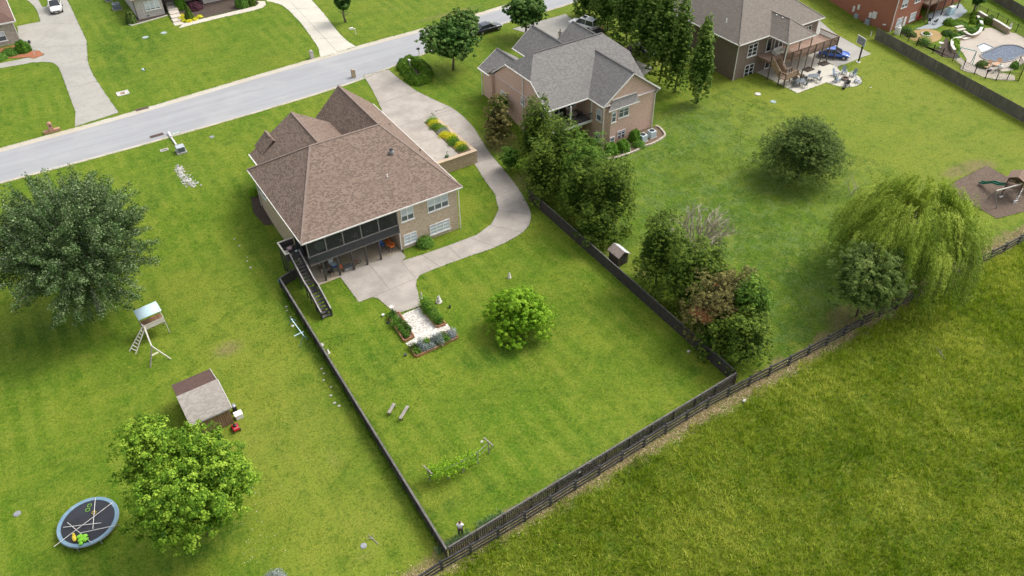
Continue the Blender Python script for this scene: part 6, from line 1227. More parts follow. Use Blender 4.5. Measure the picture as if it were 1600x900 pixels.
# H2 balcony table and chairs
bx = P(901, 176.5, 3.4); place(round_table('round pale table with black rim on the dark balcony', M('balcony_table', (.22, .19, .16)), .72), 56.0, 74.8, 2.72)
for i, a in enumerate((100, 200, 330)): place(chair('black chair on the dark balcony, %s the round table' % ['behind', 'left of', 'right of'][i], M_BLACK, group='balcony chairs'), 56.0+1.05*math.cos(R_(a)), 74.8+1.05*math.sin(R_(a)), 2.72, R_(a-90))
# edging stones of the H2 bed
ed = [G(*q) for q in ((941, 245), (950, 250), (965, 246.5), (990, 238), (1005, 230), (1020, 225), (1036, 215.5), (1038.5, 210), (1030, 200), (1024, 198))]
o = T('stone_edging', 'curved pale stone edging around the bed at the corner of the pink brick house', 'edging', tuple(ed[0])); mb = MB(); sp_ = spline(ed, 4); 
for a, b in zip(sp_[:-1], sp_[1:]):
    L_ = (b-a).length; n = max(1, int(L_/.32))
    for i in range(n): c = a.lerp(b, (i+.5)/n); d = (b-a).normalized(); mb.obox((c.x, c.y, .11), (d.x, d.y, 0), (-d.y, d.x, 0), (0, 0, 1), L_/n*.88, .24, .2+random.uniform(-.03, .03))
mb.build('stones', M('pale_edging_stone', (.52, .46, .38), (.38, .33, .27), sc=4), o)
for i, (px, py) in enumerate(((952, 242), (974, 240), (980, 233), (984, 236))): statue('tiny white garden ornament in the bed by the pink brick house, %s from the left' % ['first', 'second', 'third', 'fourth'][i], px, py, .45, .10)
# front of H5 : small trim edging
ed = [G(*q) for q in ((203, 37), (201, 33.5), (201, 30), (204, 28))]
ed = [G(*q) for q in ((262, 24.5), (240, 31), (222, 36), (206, 40.5), (202, 39), (202, 35))]
o = T('stone_edging', 'low pale edging around the mulch bed of the grey brick house', 'edging', tuple(ed[0])); mb = MB(); 
for a, b in zip(ed[:-1], ed[1:]): mb.bar(a+Vector((0, 0, .08)), b+Vector((0, 0, .08)), .15, .14)
mb.build('stones', M_STW, o)
# parking pad corner ornament: dark heron in a pot
p = G(700, 246.5); o = T('bird_statue', 'dark heron statue in a green base at the corner of the parking pad wall', 'statue', (p.x, p.y, 1.72)); x, y = 38.6, 76.9
o.location = (x, y, 1.73); mb = MB(); mb.blob((x, y, 1.9), .3, .2, .17, 10); mb.build('body', M('dark_green_pot', (.05, .11, .03)), o, smooth=True); mb = MB(); mb.tube([(x, y, 1.95), (x+.05, y, 2.25), (x-.02, y, 2.45), (x+.18, y, 2.5)], .035, 6); mb.build('neck', M_BLACK, o)
# playset on mulch at the right
ps = T('playset', 'brown wooden playset with two green slides on the dark mulch square', 'playset', tuple(G(1575, 308)))
q0 = G(1578, 306); px_ = Vector((.95, .3, 0)).normalized(); py_ = Vector((-.3, .95, 0)).normalized()
def qw(a, b, z): v = q0+px_*a+py_*b; return Vector((v.x, v.y, z))
for a in (-.8, .8):
    for b in (-.8, .8): seg(ps, 'post', qw(a, b, 0), qw(a, b, 2.6), .1, M_BRPOST)
mb = MB(); mb.obox(qw(0, 0, 1.45), px_, py_, (0, 0, 1), 1.7, 1.7, .1); mb.build('platform', M_BRWOOD, ps)
mb = MB()
for s in (-1, 1): mb.obox(qw(0, s*.5, 2.85), px_, Vector(py_)*1.0+Vector((0, 0, -s*.5)), (0, 0, 1), 2.0, 1.15, .05)
mb.build('roof', plank_mat('playset_roof', (.17, .11, .08), (.24, .16, .11)), ps)
for b, z in ((-.84, 1.8), (.84, 1.8)): seg(ps, 'side_panel', qw(-.8, b, z), qw(.8, b, z), .04, M_BRWOOD, .5)
seg(ps, 'side_panel', qw(.84, -.8, 1.8), qw(.84, .8, 1.8), .04, M_BRWOOD, .5)
M_GRN = M('green_slide_plastic', (.01, .13, .085), (.015, .16, .10), rough=.35); M_GRN2 = M('bright_green_plastic', (.03, .32, .20), (.04, .36, .23), rough=.35)
mb = MB(); sl0 = P(1569, 285, 1.5); sl1 = P(1531, 285, .25); sl0 = qw(-.6, .85, 1.5); mid1 = sl0.lerp(sl1, .5)+Vector((0, 0, .15)); pts = [sl0, sl0.lerp(mid1, .5)-Vector((0, 0, .12)), mid1, mid1.lerp(sl1, .6)-Vector((0, 0, .15)), sl1]
for a, b in zip(pts[:-1], pts[1:]): 
    mb.bar(a, b, .5, .05); d = (b-a); n = Vector((-d.y, d.x, 0)).normalized()*.25
    mb.bar(a+n+Vector((0, 0, .1)), b+n+Vector((0, 0, .1)), .05, .18); mb.bar(a-n+Vector((0, 0, .1)), b-n+Vector((0, 0, .1)), .05, .18)
mb.build('wave_slide', M_GRN, ps)
mb = MB(); c0 = qw(1.0, 0, 1.7); path_ = [c0]+[qw(1.6+.75*math.sin(a), -.2-.75+.75*math.cos(a), 1.65-a*.35) for a in [i*.4 for i in range(9)]]; mb.tube(path_, .36, 12); mb.build('tube_slide', M_GRN2, ps, smooth=True)
for i in range(7): seg(ps, 'climbing_step', P(1582, 318, .1).lerp(qw(.0, -.85, 1.4), i/7), P(1589, 316, .1).lerp(qw(.5, -.85, 1.4), i/7), .1, M_TRIM if i % 2 else M_GREYM, .05)
bm0 = P(1558, 300, 2.3); seg(ps, 'swing_beam', qw(-.8, -.6, 2.3), P(1557, 298, 2.3), .1, M_PW)
for q in ((1557, 326), (1545, 309)): seg(ps, 'frame_leg', P(1557, 298, 2.3), G(*q), .08, M_GREYM)
seg(ps, 'swing_seat', P(1562, 308, .6), P(1567, 306, .6), .2, M_STW, .04); seg(ps, 'swing_chain', P(1563, 307.5, .6), P(1563, 296, 2.3), .02, M_GREYM)
# little loose things
for px, py, l in ((1331, 549 - 0, 'x'),)[:0]: pass
for (px, py, r, l) in ((1076, 549, .17, 'small white bag lying on the lawn by the cedar side fence'), (905, 744, .16, 'white cap on the inner side of the rear fence, leftmost of three'), (921, 731, .16, 'white cap on the inner side of the rear fence, middle of three'), (941, 721, .16, 'white cap on the inner side of the rear fence, rightmost of three'), (753, 690, .14, 'small white tag hanging on the grape trellis wire'), (1163, 626, .2, 'pale scrap lying on the straw outside the rear corner')):
    z = 1.2 if 'trellis' in l else (.55 if 'rear fence' in l else 0.02); p = P(px, py-(7 if .1 < z < 1 else 0), z+.3 if .1 < z < 1 else z+.1); o = T('paper_bag' if z < .1 else ('tag' if z > 1 else 'post_cap'), l, 'bag' if z < .1 else ('tag' if z > 1 else 'cap'), tuple(p)); mb = MB(); mb.blob(p, r, r*.8, r*.6, 8, .15); mb.build('body', M_STW, o); mb = MB(); mb.blob(p+Vector((r*.6, 0, r*.4)), r*.35, r*.3, r*.3, 6, .1); mb.build('knot', M_STW, o)
    if .1 < z < 1: seg(o, 'stake', p, (p.x, p.y, 0), .04, M_GW)
def branch_obj(label, px, py, n=5, s=1.0):
    p = G(px, py); o = T('fallen_branch', label, 'branch', tuple(p)); mb = MB(); a0 = random.uniform(0, 6); mb.tube([p+Vector((math.cos(a0)*t*s, math.sin(a0)*t*s, .05+.05*math.sin(t*4))) for t in (-.6, -.2, .2, .6)], [.05*s, .045*s, .03*s, .015*s], 6); mb.build('stem', M_GW, o)
    mb = MB()
    for i in range(n): a = a0+random.choice((-1, 1))*random.uniform(.5, 1); t = random.uniform(-.3, .5); q = p+Vector((math.cos(a0)*t*s, math.sin(a0)*t*s, .06)); mb.tube([q, q+Vector((math.cos(a)*.4*s, math.sin(a)*.4*s, .12))], [.02*s, .006], 5)
    mb.build('twigs', M_GW, o)
branch_obj('dry grey branch on the grass outside the lower left fence', 583, 843); branch_obj('thin pale fallen stick in the tall grass field', 1468, 551, 2, 1.4)
ORD = ['first', 'second', 'third', 'fourth', 'fifth', 'sixth', 'seventh', 'eighth', 'ninth', 'tenth', 'eleventh', 'twelfth', 'thirteenth', 'fourteenth', 'fifteenth', 'last']
for i in range(16):
    segs_ = [((365, 370), (400, 430)), ((445, 475), (462, 515)), ((500, 575), (530, 640))]; a = segs_[(0, 0, 0, 0, 0, 1, 1, 1, 1, 2, 2, 2, 2, 2, 2, 2)[i]]; t = (i % 5)/5+random.uniform(0, .15); px = a[0][0]+(a[1][0]-a[0][0])*t+random.uniform(-4, 4); py = a[0][1]+(a[1][1]-a[0][1])*t
    p = G(px, py); mb = MB(); r = random.uniform(.07, .16); mb.blob(p+Vector((0, 0, r*.3)), r, r*.8, r*.5, 7, .2)
    tag(mb.build('pale_rock', M('pale_rock', (.50, .48, .44), (.36, .34, .31))), 'pale rock in the broken stone line left of the fence, %s from the house' % ORD[i], 'rock', 'pale rocks along the left fence')
# clothesline style support poles not visible; drainage pipe pieces on rear straw
# ---------------------------------------------------------------- pool terrace
M_DECKP = concrete_mat('pool_deck_concrete', (.47, .41, .34), stain=.35)
pool_out = [(1500, 108), (1510, 96), (1506, 86), (1500, 78), (1490, 70), (1498, 62), (1514, 58), (1527, 54), (1534, 46), (1550, 44), (1572, 54), (1586, 52), (1625, 76), (1640, 92), (1605, 96), (1582, 110), (1560, 112), (1530, 116)]
sheet('pool_deck', smooth_pts([G(*q) for q in pool_out], 3), M_DECKP, dz=.04)
pool = [(1531.7, 88), (1537, 83), (1546, 79.5), (1556, 74.5), (1570, 71), (1590, 72), (1606, 80), (1612, 86), (1596, 88), (1582, 95), (1566, 97.5), (1550, 96), (1538, 93)]
pw_ = smooth_pts([G(*q) for q in pool], 4); cpo = sum(pw_, Vector((0, 0)))/len(pw_)
k = N('pool_water'); k.b.inputs['Specular IOR Level'].default_value = .35; pp = k.pos(); nn = k.noise(pp, 2.2, 3, .6, 1.2); k.base(k.mix(k.ramp(nn, .4, .65), (.014, .030, .062), (.055, .095, .15))); k.b.inputs['Roughness'].default_value = .12; k.bump(k.noise(pp, 2.5, 3, .6, .8), .5, .1); M_WATER = k.m
sheet('pool_water', pw_, M_WATER, dz=.07)
o = T('pool_coping', 'curved dark coping around the swimming pool', 'coping', (cpo.x, cpo.y, 0)); mb = MB()
for a, b in zip(pw_, pw_[1:]+pw_[:1]): mb.bar((a.x, a.y, .08), (b.x, b.y, .08), .28, .1)
mb.build('edge_stones', M('coping_grey', (.17, .15, .135), (.24, .21, .19)), o)
spa = [G(*q) for q in ((1527, 73), (1537, 68.5), (1552, 75), (1545, 79), (1534, 83))]; sheet('spa_water', spa, M('spa_water', (.45, .52, .55), (.58, .62, .63), rough=.15), dz=.075)
o = T('spa_coping', 'angular dark edge of the shallow spa joining the pool', 'coping', (spa[0].x, spa[0].y, 0)); mb = MB()
for a, b in zip(spa[:-1], spa[1:]): mb.bar((a.x, a.y, .09), (b.x, b.y, .09), .2, .1)
mb.build('edge_stones', M_SLATE, o)
def lowwall(label, pts, h=.7, mat=None, w=.35, cap=True):
    P_ = [Vector((q.x, q.y, 0)) for q in [G(*p) for p in pts]]; o = T('garden_wall', label, 'wall', tuple(P_[0])); sp_ = spline(P_, 4); mb = MB(); mc = MB()
    for a, b in zip(sp_[:-1], sp_[1:]): mb.bar((a.x, a.y, h/2), (b.x, b.y, h/2), w, h); mc.bar((a.x, a.y, h+.045), (b.x, b.y, h+.045), w+.1, .08)
    mb.build('wall', mat or M_RW, o); mc.build('coping', M_STW, o)
lowwall('low brown block wall with pale coping behind the swimming pool', [(1527, 26), (1540, 34), (1556, 42), (1575, 54)], .9); lowwall('curved planter wall beside the steps down to the pool', [(1526, 30), (1532, 42), (1529, 54), (1518, 60), (1508, 57)], .55)
lowwall('curved rock garden wall left of the pool steps', [(1501, 63), (1488, 66), (1486, 75), (1490, 83)], .5)
o = T('garden_steps', 'pale stone steps between planters leading down to the pool terrace', 'steps', tuple(G(1508, 54))); mb = MB()
for i in range(5): a = G(1497+i*3.2, 47+i*3.6); mb.obox((a.x, a.y, .55-.1*i), (1, -.2, 0), (.2, 1, 0), (0, 0, 1), 1.5, .55, .18)
mb.build('treads', M_WALK, o)
circp = [G(1446+26*math.cos(a), 56.5+11*math.sin(a)) for a in [i*math.pi/14 for i in range(28)]]
sheet('round_terrace', circp, M_SAND, dz=.04); p = G(1447, 54.5); o = T('stone_ring_planter', 'white stone ring planter in the middle of the round ochre terrace', 'planter', tuple(p)); mb = MB(); 
for i in range(16): a = i*math.pi/8; mb.blob((p.x+.75*math.cos(a), p.y+.75*math.sin(a), .12), .17, .17, .14, 7, .1)
mb.build('stones', M_STW, o); mb = MB(); mb.lathe((p.x, p.y, .05), [(.6, 0), (.55, .12), (.02, .16)], 14); mb.build('soil', M_SOIL, o)
sheet('patio', gp([(1428, 46), (1450, 38), (1450, 22), (1500, 5), (1512, 18), (1500, 27), (1480, 36), (1462, 45)]), concrete_mat('blue_grey_patio', (.36, .40, .42)), dz=.03)
area('mulch_bed', gp([(1405, 52), (1420, 60), (1440, 68), (1455, 78), (1472, 88), (1490, 92), (1500, 90), (1484, 66), (1478, 58), (1468, 78), (1440, 72), (1415, 50)]), M_MULCH, dz=.03)
area('rock_garden', gp([(1490, 92), (1502, 90), (1512, 100), (1530, 108), (1560, 113), (1585, 118), (1586, 126), (1560, 125), (1535, 120), (1510, 108)]), grit_mat('pale_rock_garden', (.50, .44, .36), (.34, .29, .23), (.18, .22, .09), 4), dz=.03)
# pergola swing, bird bath, loungers, trash
M_AQ = M('aqua_metal', (.22, .40, .40), rough=.5); o = T('pergola_frame', 'pale aqua metal frame standing on the pool terrace', 'frame', tuple(G(1510, 100)))
F = [G(1494, 95), G(1517, 106)]; tops = [v+Vector((0, 0, 2.0)) for v in F]; BK = [v+Vector((1.1, 1.6, 0)) for v in F]
A = P(1502, 74, 2.0); B = P(1526, 80, 2.0); C_ = G(1494, 93); D2 = G(1519, 102)
seg(o, 'beam', A, B, .1, M_AQ); seg(o, 'leg', A, C_, .08, M_AQ); seg(o, 'leg', B, D2, .08, M_AQ); seg(o, 'leg', A, (A.x+.2, A.y+.3, 0), .08, M_AQ); seg(o, 'leg', B, (B.x+.2, B.y+.3, 0), .08, M_AQ)
o = birdbath('white bird bath on the lawn between the round terrace and the pool', 1468.5, 74, .8, .38)
o = T('rain_barrel', 'white plastic barrel at the corner of the red brick house', 'barrel', tuple(G(1401, 53))); mb = MB(); mb.lathe(G(1401, 53), [(.42, 0), (.46, .3), (.46, .9), (.4, 1.2), (.3, 1.25)], 18); mb.build('body', M_TRIM, o, smooth=False); mb = MB(); mb.lathe(G(1401, 53)+Vector((0, 0, 1.25)), [(.26, 0), (.26, .05), (.02, .07)], 14); mb.build('lid', M_GREYM, o)
for i, (px, py, m_, l) in enumerate(((1434, 33, M_RED, 'red chair on the patio of the red brick house, left of two'), (1438, 31, M_RED, 'red chair on the patio of the red brick house, right of two'), (1451, 36.5, M_BLACK, 'black chair in the middle of the blue grey patio'), (1460, 38, M_BLACK, 'black chair near the edge of the blue grey patio'))):
    place(chair(l, M_BLACK if i > 1 else M_BRPOST, seatmat=m_), *gpl(px, py), .03, R_(60*i))
o = T('patio_heater', 'white covered grill on the blue grey patio', 'grill', tuple(G(1484, 20))); p = G(1484, 22); mb = MB(); mb.box(p.x-.7, p.x+.7, p.y-.4, p.y+.4, .03, 1.1); mb.build('cover', M_PALEB, o, bevel=.1); mb = MB(); mb.box(p.x-.6, p.x+.6, p.y-.35, p.y+.35, 1.11, 1.35); mb.build('hood', M_TRIM, o, bevel=.1)
for i, (px, py, m_, l) in enumerate(((1541, 106, M('tan_canvas', (.46, .28, .17)), 'tan canvas lounger at the near edge of the pool, left of two'), (1556, 103, M('tan_canvas', (.46, .28, .17)), 'tan canvas lounger at the near edge of the pool, right of two'))):
    p = G(px, py); o = T('pool_lounger', l, 'lounger', tuple(p), group='tan pool loungers'); mb = MB(); mb.obox((p.x, p.y, .35), (1, .2, 0), (-.2, 1, .0), (0, 0, 1), 1.5, .65, .07); mb.build('seat', m_, o); mb = MB(); mb.obox((p.x+.9, p.y+.2, .6), (1, .2, .9), (-.2, 1, 0), (-.9, 0, 1), .7, .65, .06); mb.build('backrest', m_, o)
    for a in (-.6, .5):
        for b in (-.25, .25): seg(o, 'leg', (p.x+a, p.y+b, .03), (p.x+a, p.y+b, .33), .04, M_BLACK)
p = G(1557, 111); o = T('propane_tank', 'white round filter tank beside the pool pump', 'tank', tuple(p)); mb = MB(); mb.blob((p.x+.5, p.y, .5), .45, .45, .45, 14); mb.build('tank', M_STW, o, smooth=True); mb = MB(); mb.lathe((p.x+.5, p.y, .9), [(.12, 0), (.12, .1), (.02, .12)], 8); mb.build('valve', M_BLACK, o)
p = G(1553, 114); o = T('hose_reel', 'white hose reel wheel beside the pool pump', 'hose reel', tuple(p)); mb = MB(); mb.tube([(p.x+.35*math.cos(a), p.y, .4+.35*math.sin(a)) for a in [i*math.pi/8 for i in range(17)]], .09, 8); mb.build('reel', M_STW, o); mb = MB(); mb.tube([(p.x, p.y-.12, .4), (p.x, p.y+.12, .4)], .12, 10); mb.build('hub', M_BLACK, o)
p = G(1545, 112); o = T('pool_pump', 'black pool pump with pale pipes beside the loungers', 'pump', tuple(p)); mb = MB(); mb.tube([(p.x-.3, p.y, .25), (p.x+.3, p.y, .25)], .18, 10); mb.build('motor', M_BLACK, o); mb = MB(); mb.tube([(p.x+.3, p.y, .25), (p.x+2.8, p.y-.6, .2), (p.x+4.0, p.y-.9, .2)], .06, 8); mb.tube([(p.x+.3, p.y+.2, .35), (p.x+2.8, p.y-.3, .3), (p.x+4.0, p.y-.6, .3)], .06, 8) ; mb.build('pipes', M_STW, o)
p = G(1575, 48); statue('white figure statue on the end of the block wall behind the pool', 1575, 51, 1.5, .3)
# truck bed by person behind H2
p = G(932, 52); o = T('utility_trailer', 'black utility trailer hitched behind the white SUV with sunroof', 'trailer', tuple(p)); mb = MB(); mb.obox(p+Vector((0, 0, .5)), (.35, -1, 0), (1, .35, 0), (0, 0, 1), 2.4, 1.5, .12); mb.build('bed', M_BLACK, o)
for s in (-1, 1):
    n_ = Vector((1, .35, 0)).normalized()*s; d_ = Vector((.35, -1, 0)).normalized(); seg(o, 'side_rail', p+n_*.75-d_*1.2+Vector((0, 0, .95)), p+n_*.75+d_*1.2+Vector((0, 0, .95)), .05, M_BLACK)
    mb = MB(); c = p+n_*.85+Vector((0, 0, .32)); mb.tube([c-n_*.08, c+n_*.08], .31, 14); mb.build('wheel', M_TYRE, o)
# ================================================================ vegetation
def unit(v): return v/np.maximum(np.linalg.norm(v, axis=1, keepdims=True), 1e-9)
def rdir(n, rng): return unit(rng.normal(size=(n, 3)))
def quads(C, Nn, S, rng, aspect=.6, roll=None):
    """leaf blades: rhombic quads centred on C, facing Nn, half length S"""
    n = len(C); r = rdir(n, rng) if roll is None else roll; U = unit(np.cross(Nn, r)); W = np.cross(Nn, U)
    S = np.asarray(S).reshape(-1, 1)*np.ones((n, 1)); V = np.empty((n, 4, 3)); V[:, 0] = C-U*S; V[:, 1] = C-W*S*aspect+Nn*S*.12; V[:, 2] = C+U*S; V[:, 3] = C+W*S*aspect+Nn*S*.12
    return V.reshape(-1, 3), np.arange(4*n).reshape(-1, 4)
def crown_mesh(parent, C, Nn, S, tint, mat, rng, aspect=.6, name='crown', roll=None):
    V, F = quads(C, Nn, S, rng, aspect, roll); return world_mesh(name, V, F, mat, parent, dict(tint=np.repeat(np.clip(tint, 0, 1), 4)))
def solve(bbox, clear, gz=0.0, zmax=16):
    """find the height of a crown's centre, its width and its half height from the outline and the clear trunk height"""
    x0, y0, x1, y1 = bbox; cx, cy = (x0+x1)/2, (y0+y1)/2; best = None
    for zc in np.arange(.2, zmax, .05):
        p = P(cx, cy, gz+zc); dist = math.sqrt(p.x**2+p.y**2+(CAM_H-p.z)**2); s = FPX/(dist*1.0); v_ = ray(cx, cy); s = s*np.linalg.norm(v_)/FPX
        e = math.asin((CAM_H-p.z)/dist); rx = (x1-x0)/2/s; v = (y1-y0)/2/s; q = v*v-(rx*math.sin(e))**2; rz = math.sqrt(q)/math.cos(e) if q > 0 else 0
        rz = max(rz, .45*rx); err = abs(zc-rz-clear)
        if best is None or err < best[0]: best = (err, p, rx, rz, zc)
    return best[1], best[2], best[3]
def limbs(parent, base, c, rx, rz, mat, rng, n=10, r0=.22, lean=0, name='trunk', spread=.75, sub_=3, reach=.85):
    mb = MB(); top = Vector((c.x, c.y, c.z+rz*.45)); b = Vector(base); mb.tube([b-Vector((0, 0, .1)), b.lerp(top, .3)+Vector((rng.normal()*.1, rng.normal()*.1, 0)), b.lerp(top, .65), top], [r0, r0*.75, r0*.45, r0*.12], 8)
    tips = []
    for i in range(n):
        t = .25+.6*i/n; s = b.lerp(top, t); a = i*2.4+rng.uniform(-.4, .4); el_ = rng.uniform(.15, .9)*(.5+.5*t); d = Vector((math.cos(a)*math.cos(el_), math.sin(a)*math.cos(el_), math.sin(el_)))
        Ld = spread*reach/math.sqrt((math.cos(el_)/rx)**2+(math.sin(el_)/rz)**2); e_ = s+d*Ld*(1-t*.3); m_ = s.lerp(e_, .5)+Vector((0, 0, -.04*Ld)); mb.tube([s, m_, e_], [r0*.34, r0*.2, r0*.05], 5)
        for j in range(sub_): q = s.lerp(e_, rng.uniform(.4, .9)); d2 = (d+Vector(rng.normal(size=3))*.6).normalized(); mb.tube([q, q+d2*Ld*.35], [r0*.1, r0*.03], 4)
    return mb.build(name, mat, parent, smooth=True)
M_BARK = M('grey_brown_bark', (.16, .13, .10), (.10, .08, .06), sc=6); M_PBARK = M('pale_grey_bark', (.36, .35, .31), (.25, .24, .21), sc=4); M_DEAD = M('bleached_twig', (.42, .37, .27), (.27, .235, .17), sc=4)
def tree(name, label, bbox, clear, mat, style='lobed', n=30000, leaf=.13, seed=1, group=None, bark=None, gz=0.0, clumps=90, asp=.6, lob=None, flat=1.0, base_off=(0, 0), tb=0.0, tv=.22, r0=.2, nl=10, cat='tree', depth=.55):
    rng = np.random.default_rng(seed); c, rx, rz = solve(bbox, clear, gz); base = (c.x+base_off[0], c.y+base_off[1], H(c.x, c.y) if gz else 0.0)
    o = T(name, label, cat, base, group); R = np.array([rx, rx, rz])*1.05; c0 = np.array(c)
    if style in ('lobed', 'conifer', 'column', 'mound'):
        d = rdir(clumps, rng); d[:, 2] = np.where(d[:, 2] < -.65, -d[:, 2]*.5, d[:, 2]); d = unit(d)
        u = rng.uniform(.50, .84, clumps)[:, None]; 
        cc = d*u
        if style == 'conifer':
            z = rng.uniform(-.88, .86, clumps); az_ = rng.uniform(0, 6.283, clumps); rr_ = np.sqrt(rng.uniform(.25, 1, clumps))*(.93-.50*((z+.9)/1.8)**2.2); cc = np.c_[np.cos(az_)*rr_, np.sin(az_)*rr_, z]
        if style == 'mound':
            z = rng.uniform(-.74, .80, clumps); az_ = rng.uniform(0, 6.283, clumps); rr_ = np.sqrt(rng.uniform(.2, 1, clumps))*(.86-.66*((z+.74)/1.55)**2.2); cc = np.c_[np.cos(az_)*rr_, np.sin(az_)*rr_, z]
        if style == 'column':
            z = rng.uniform(-.9, .88, clumps); az_ = rng.uniform(0, 6.283, clumps); rr_ = np.sqrt(rng.uniform(.15, 1, clumps))*.88*np.clip(1-((z+.30)/1.22)**2, .06, 1)**.8; cc = np.c_[np.cos(az_)*rr_, np.sin(az_)*rr_, z]
        if lob: cc = np.vstack([cc]+[np.array(l[:3])+rdir(l[4], rng)*l[3]*rng.uniform(.5, 1, l[4])[:, None] for l in lob])
        K = len(cc); cr = rng.uniform(.13, .26, K)*(.8 if clumps > 200 else 1)
        # leaf sprays: small tufts seated on the surface of every clump
        M_ = max(60, n//(34 if asp >= .5 else 24)); kk_ = rng.integers(0, K, M_); dd = rdir(M_, rng); dd[:, 2] = np.abs(dd[:, 2])*np.where(rng.random(M_) < .74, 1, -1); sc_ = c0+(cc[kk_]+dd*(cr[kk_]*rng.uniform(.72, 1.22, M_))[:, None])*R
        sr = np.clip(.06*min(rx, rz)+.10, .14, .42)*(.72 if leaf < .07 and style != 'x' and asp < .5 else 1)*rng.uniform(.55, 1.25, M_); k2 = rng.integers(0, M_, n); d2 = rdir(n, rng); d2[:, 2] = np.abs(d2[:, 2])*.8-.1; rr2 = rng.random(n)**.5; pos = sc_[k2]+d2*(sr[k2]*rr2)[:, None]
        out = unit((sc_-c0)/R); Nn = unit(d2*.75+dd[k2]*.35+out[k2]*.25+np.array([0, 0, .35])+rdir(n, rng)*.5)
        t = .46+tb+(rng.normal(0, .07, K))[kk_][k2]+(rng.normal(0, .5*tv, M_))[k2]+rng.normal(0, tv*.45, n)+(rr2-.6)*.25+d2[:, 2]*.16  # tint rises towards each spray's top and rim: highlights painted into the leaves
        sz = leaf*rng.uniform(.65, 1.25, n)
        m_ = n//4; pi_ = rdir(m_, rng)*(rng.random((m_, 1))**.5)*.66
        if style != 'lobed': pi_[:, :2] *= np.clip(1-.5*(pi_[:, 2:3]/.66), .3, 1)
        pos = np.vstack([pos, c0+pi_*R]); Nn = np.vstack([Nn, rdir(m_, rng)]); t = np.r_[t, .27+rng.normal(0, .09, m_)]; sz = np.r_[sz, leaf*1.7*rng.uniform(.8, 1.2, m_)]  # inner fill leaves tinted darker, painting the shade inside the crown
        roll = None
    elif style == 'spray':
        B = clumps; d = rdir(B, rng); d[:, 2] = d[:, 2]*.75+.28; d = unit(d); start = np.c_[np.zeros(B), np.zeros(B), -.55+.75*rng.random(B)]*1.0
        endp = d*rng.uniform(.72, 1.05, B)[:, None]; k_ = rng.integers(0, B, n); s = .30+.70*rng.random(n)**.75; ax = start[k_]+(endp-start)[k_]*s[:, None]; wdt = .115*(1.15-s*.7)
        off = rdir(n, rng)*(wdt*rng.random(n)**.4)[:, None]; pos = c0+(ax+off)*R; bd = unit((endp-start)[k_]); Nn = unit(off/np.maximum(wdt[:, None], 1e-6)*.5+rdir(n, rng)*.8+np.array([0, 0, .5])); t = .42+tb+(rng.normal(0, 1, B)*.08)[k_]+rng.normal(0, tv*.7, n)+(s-.6)*.18+off[:, 2]*1.2; sz = leaf*rng.uniform(.6, 1.3, n); roll = None
        mb = MB()
        for i in range(B):
            a = c0+start[i]*R; e_ = c0+endp[i]*R*.93; m2 = a*.5+e_*.5+np.array([0, 0, -.03*rx]); mb.tube([a, m2, e_], [.055, .035, .012], 4)
        mb.build('branches', bark or M_PBARK, o)
    elif style == 'willow':
        B = clumps; d = rdir(B, rng); d[:, 2] = np.abs(d[:, 2])*.85+.05; d = unit(d); tips = d*rng.uniform(.55, .97, B)[:, None]*np.array([1, 1, 1.0]); k_ = rng.integers(0, B, n); s = rng.random(n)
        # arch outward from the tip then hang down
        Ls = rng.uniform(.35, 1.15, B); hx_ = unit(np.c_[tips[:, :2], np.zeros(B)]); pos_n = tips[k_]+hx_[k_]*(.20*np.sqrt(s))[:, None]-np.array([0, 0, 1])*(s**1.5*Ls[k_])[:, None]; pos_n[:, 2] = np.maximum(pos_n[:, 2], -.97)
        strand = rng.integers(0, 5, n)*1.0; jit = np.c_[np.sin(k_*7.1+strand*2.3), np.cos(k_*3.7+strand*1.9), np.sin(k_*1.3+strand)]*.055; pos = c0+(pos_n+jit+rng.normal(0, .012, (n, 3)))*R
        Nn = unit(hx_[k_]*.8+rdir(n, rng)*.6+np.array([0, 0, .5*1.0])); t = .45+tb+(rng.normal(0, 1, B)*.17)[k_]+rng.normal(0, tv*.5, n)+(.45-s)*.42; sz = leaf*rng.uniform(.7, 1.4, n)
        roll = np.cross(Nn, np.array([0, 0, 1.0])+rng.normal(0, .35, (n, 3)))
        roll = unit(roll)
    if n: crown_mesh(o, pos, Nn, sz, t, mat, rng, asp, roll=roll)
    limbs(o, base, c, rx, rz, bark or M_BARK, rng, nl, r0)
    return o
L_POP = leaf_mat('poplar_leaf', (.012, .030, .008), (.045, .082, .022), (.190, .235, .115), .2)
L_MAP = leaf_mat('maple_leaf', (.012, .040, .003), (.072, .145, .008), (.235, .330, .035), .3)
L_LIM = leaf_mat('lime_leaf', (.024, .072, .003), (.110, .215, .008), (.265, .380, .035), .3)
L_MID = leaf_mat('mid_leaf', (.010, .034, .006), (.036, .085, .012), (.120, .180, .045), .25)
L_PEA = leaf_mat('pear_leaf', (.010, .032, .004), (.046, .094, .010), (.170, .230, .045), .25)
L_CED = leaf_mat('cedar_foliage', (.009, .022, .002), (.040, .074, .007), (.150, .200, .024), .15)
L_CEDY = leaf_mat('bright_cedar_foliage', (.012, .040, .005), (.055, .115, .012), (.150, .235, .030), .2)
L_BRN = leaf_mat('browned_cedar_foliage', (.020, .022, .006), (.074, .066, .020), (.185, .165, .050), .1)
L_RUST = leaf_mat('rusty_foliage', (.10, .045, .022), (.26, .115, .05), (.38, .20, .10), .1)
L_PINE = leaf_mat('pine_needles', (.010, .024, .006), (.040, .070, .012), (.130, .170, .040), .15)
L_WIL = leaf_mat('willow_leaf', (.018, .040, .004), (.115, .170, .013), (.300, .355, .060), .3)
L_DUL = leaf_mat('dull_leaf', (.018, .038, .006), (.062, .098, .018), (.165, .210, .055), .25)
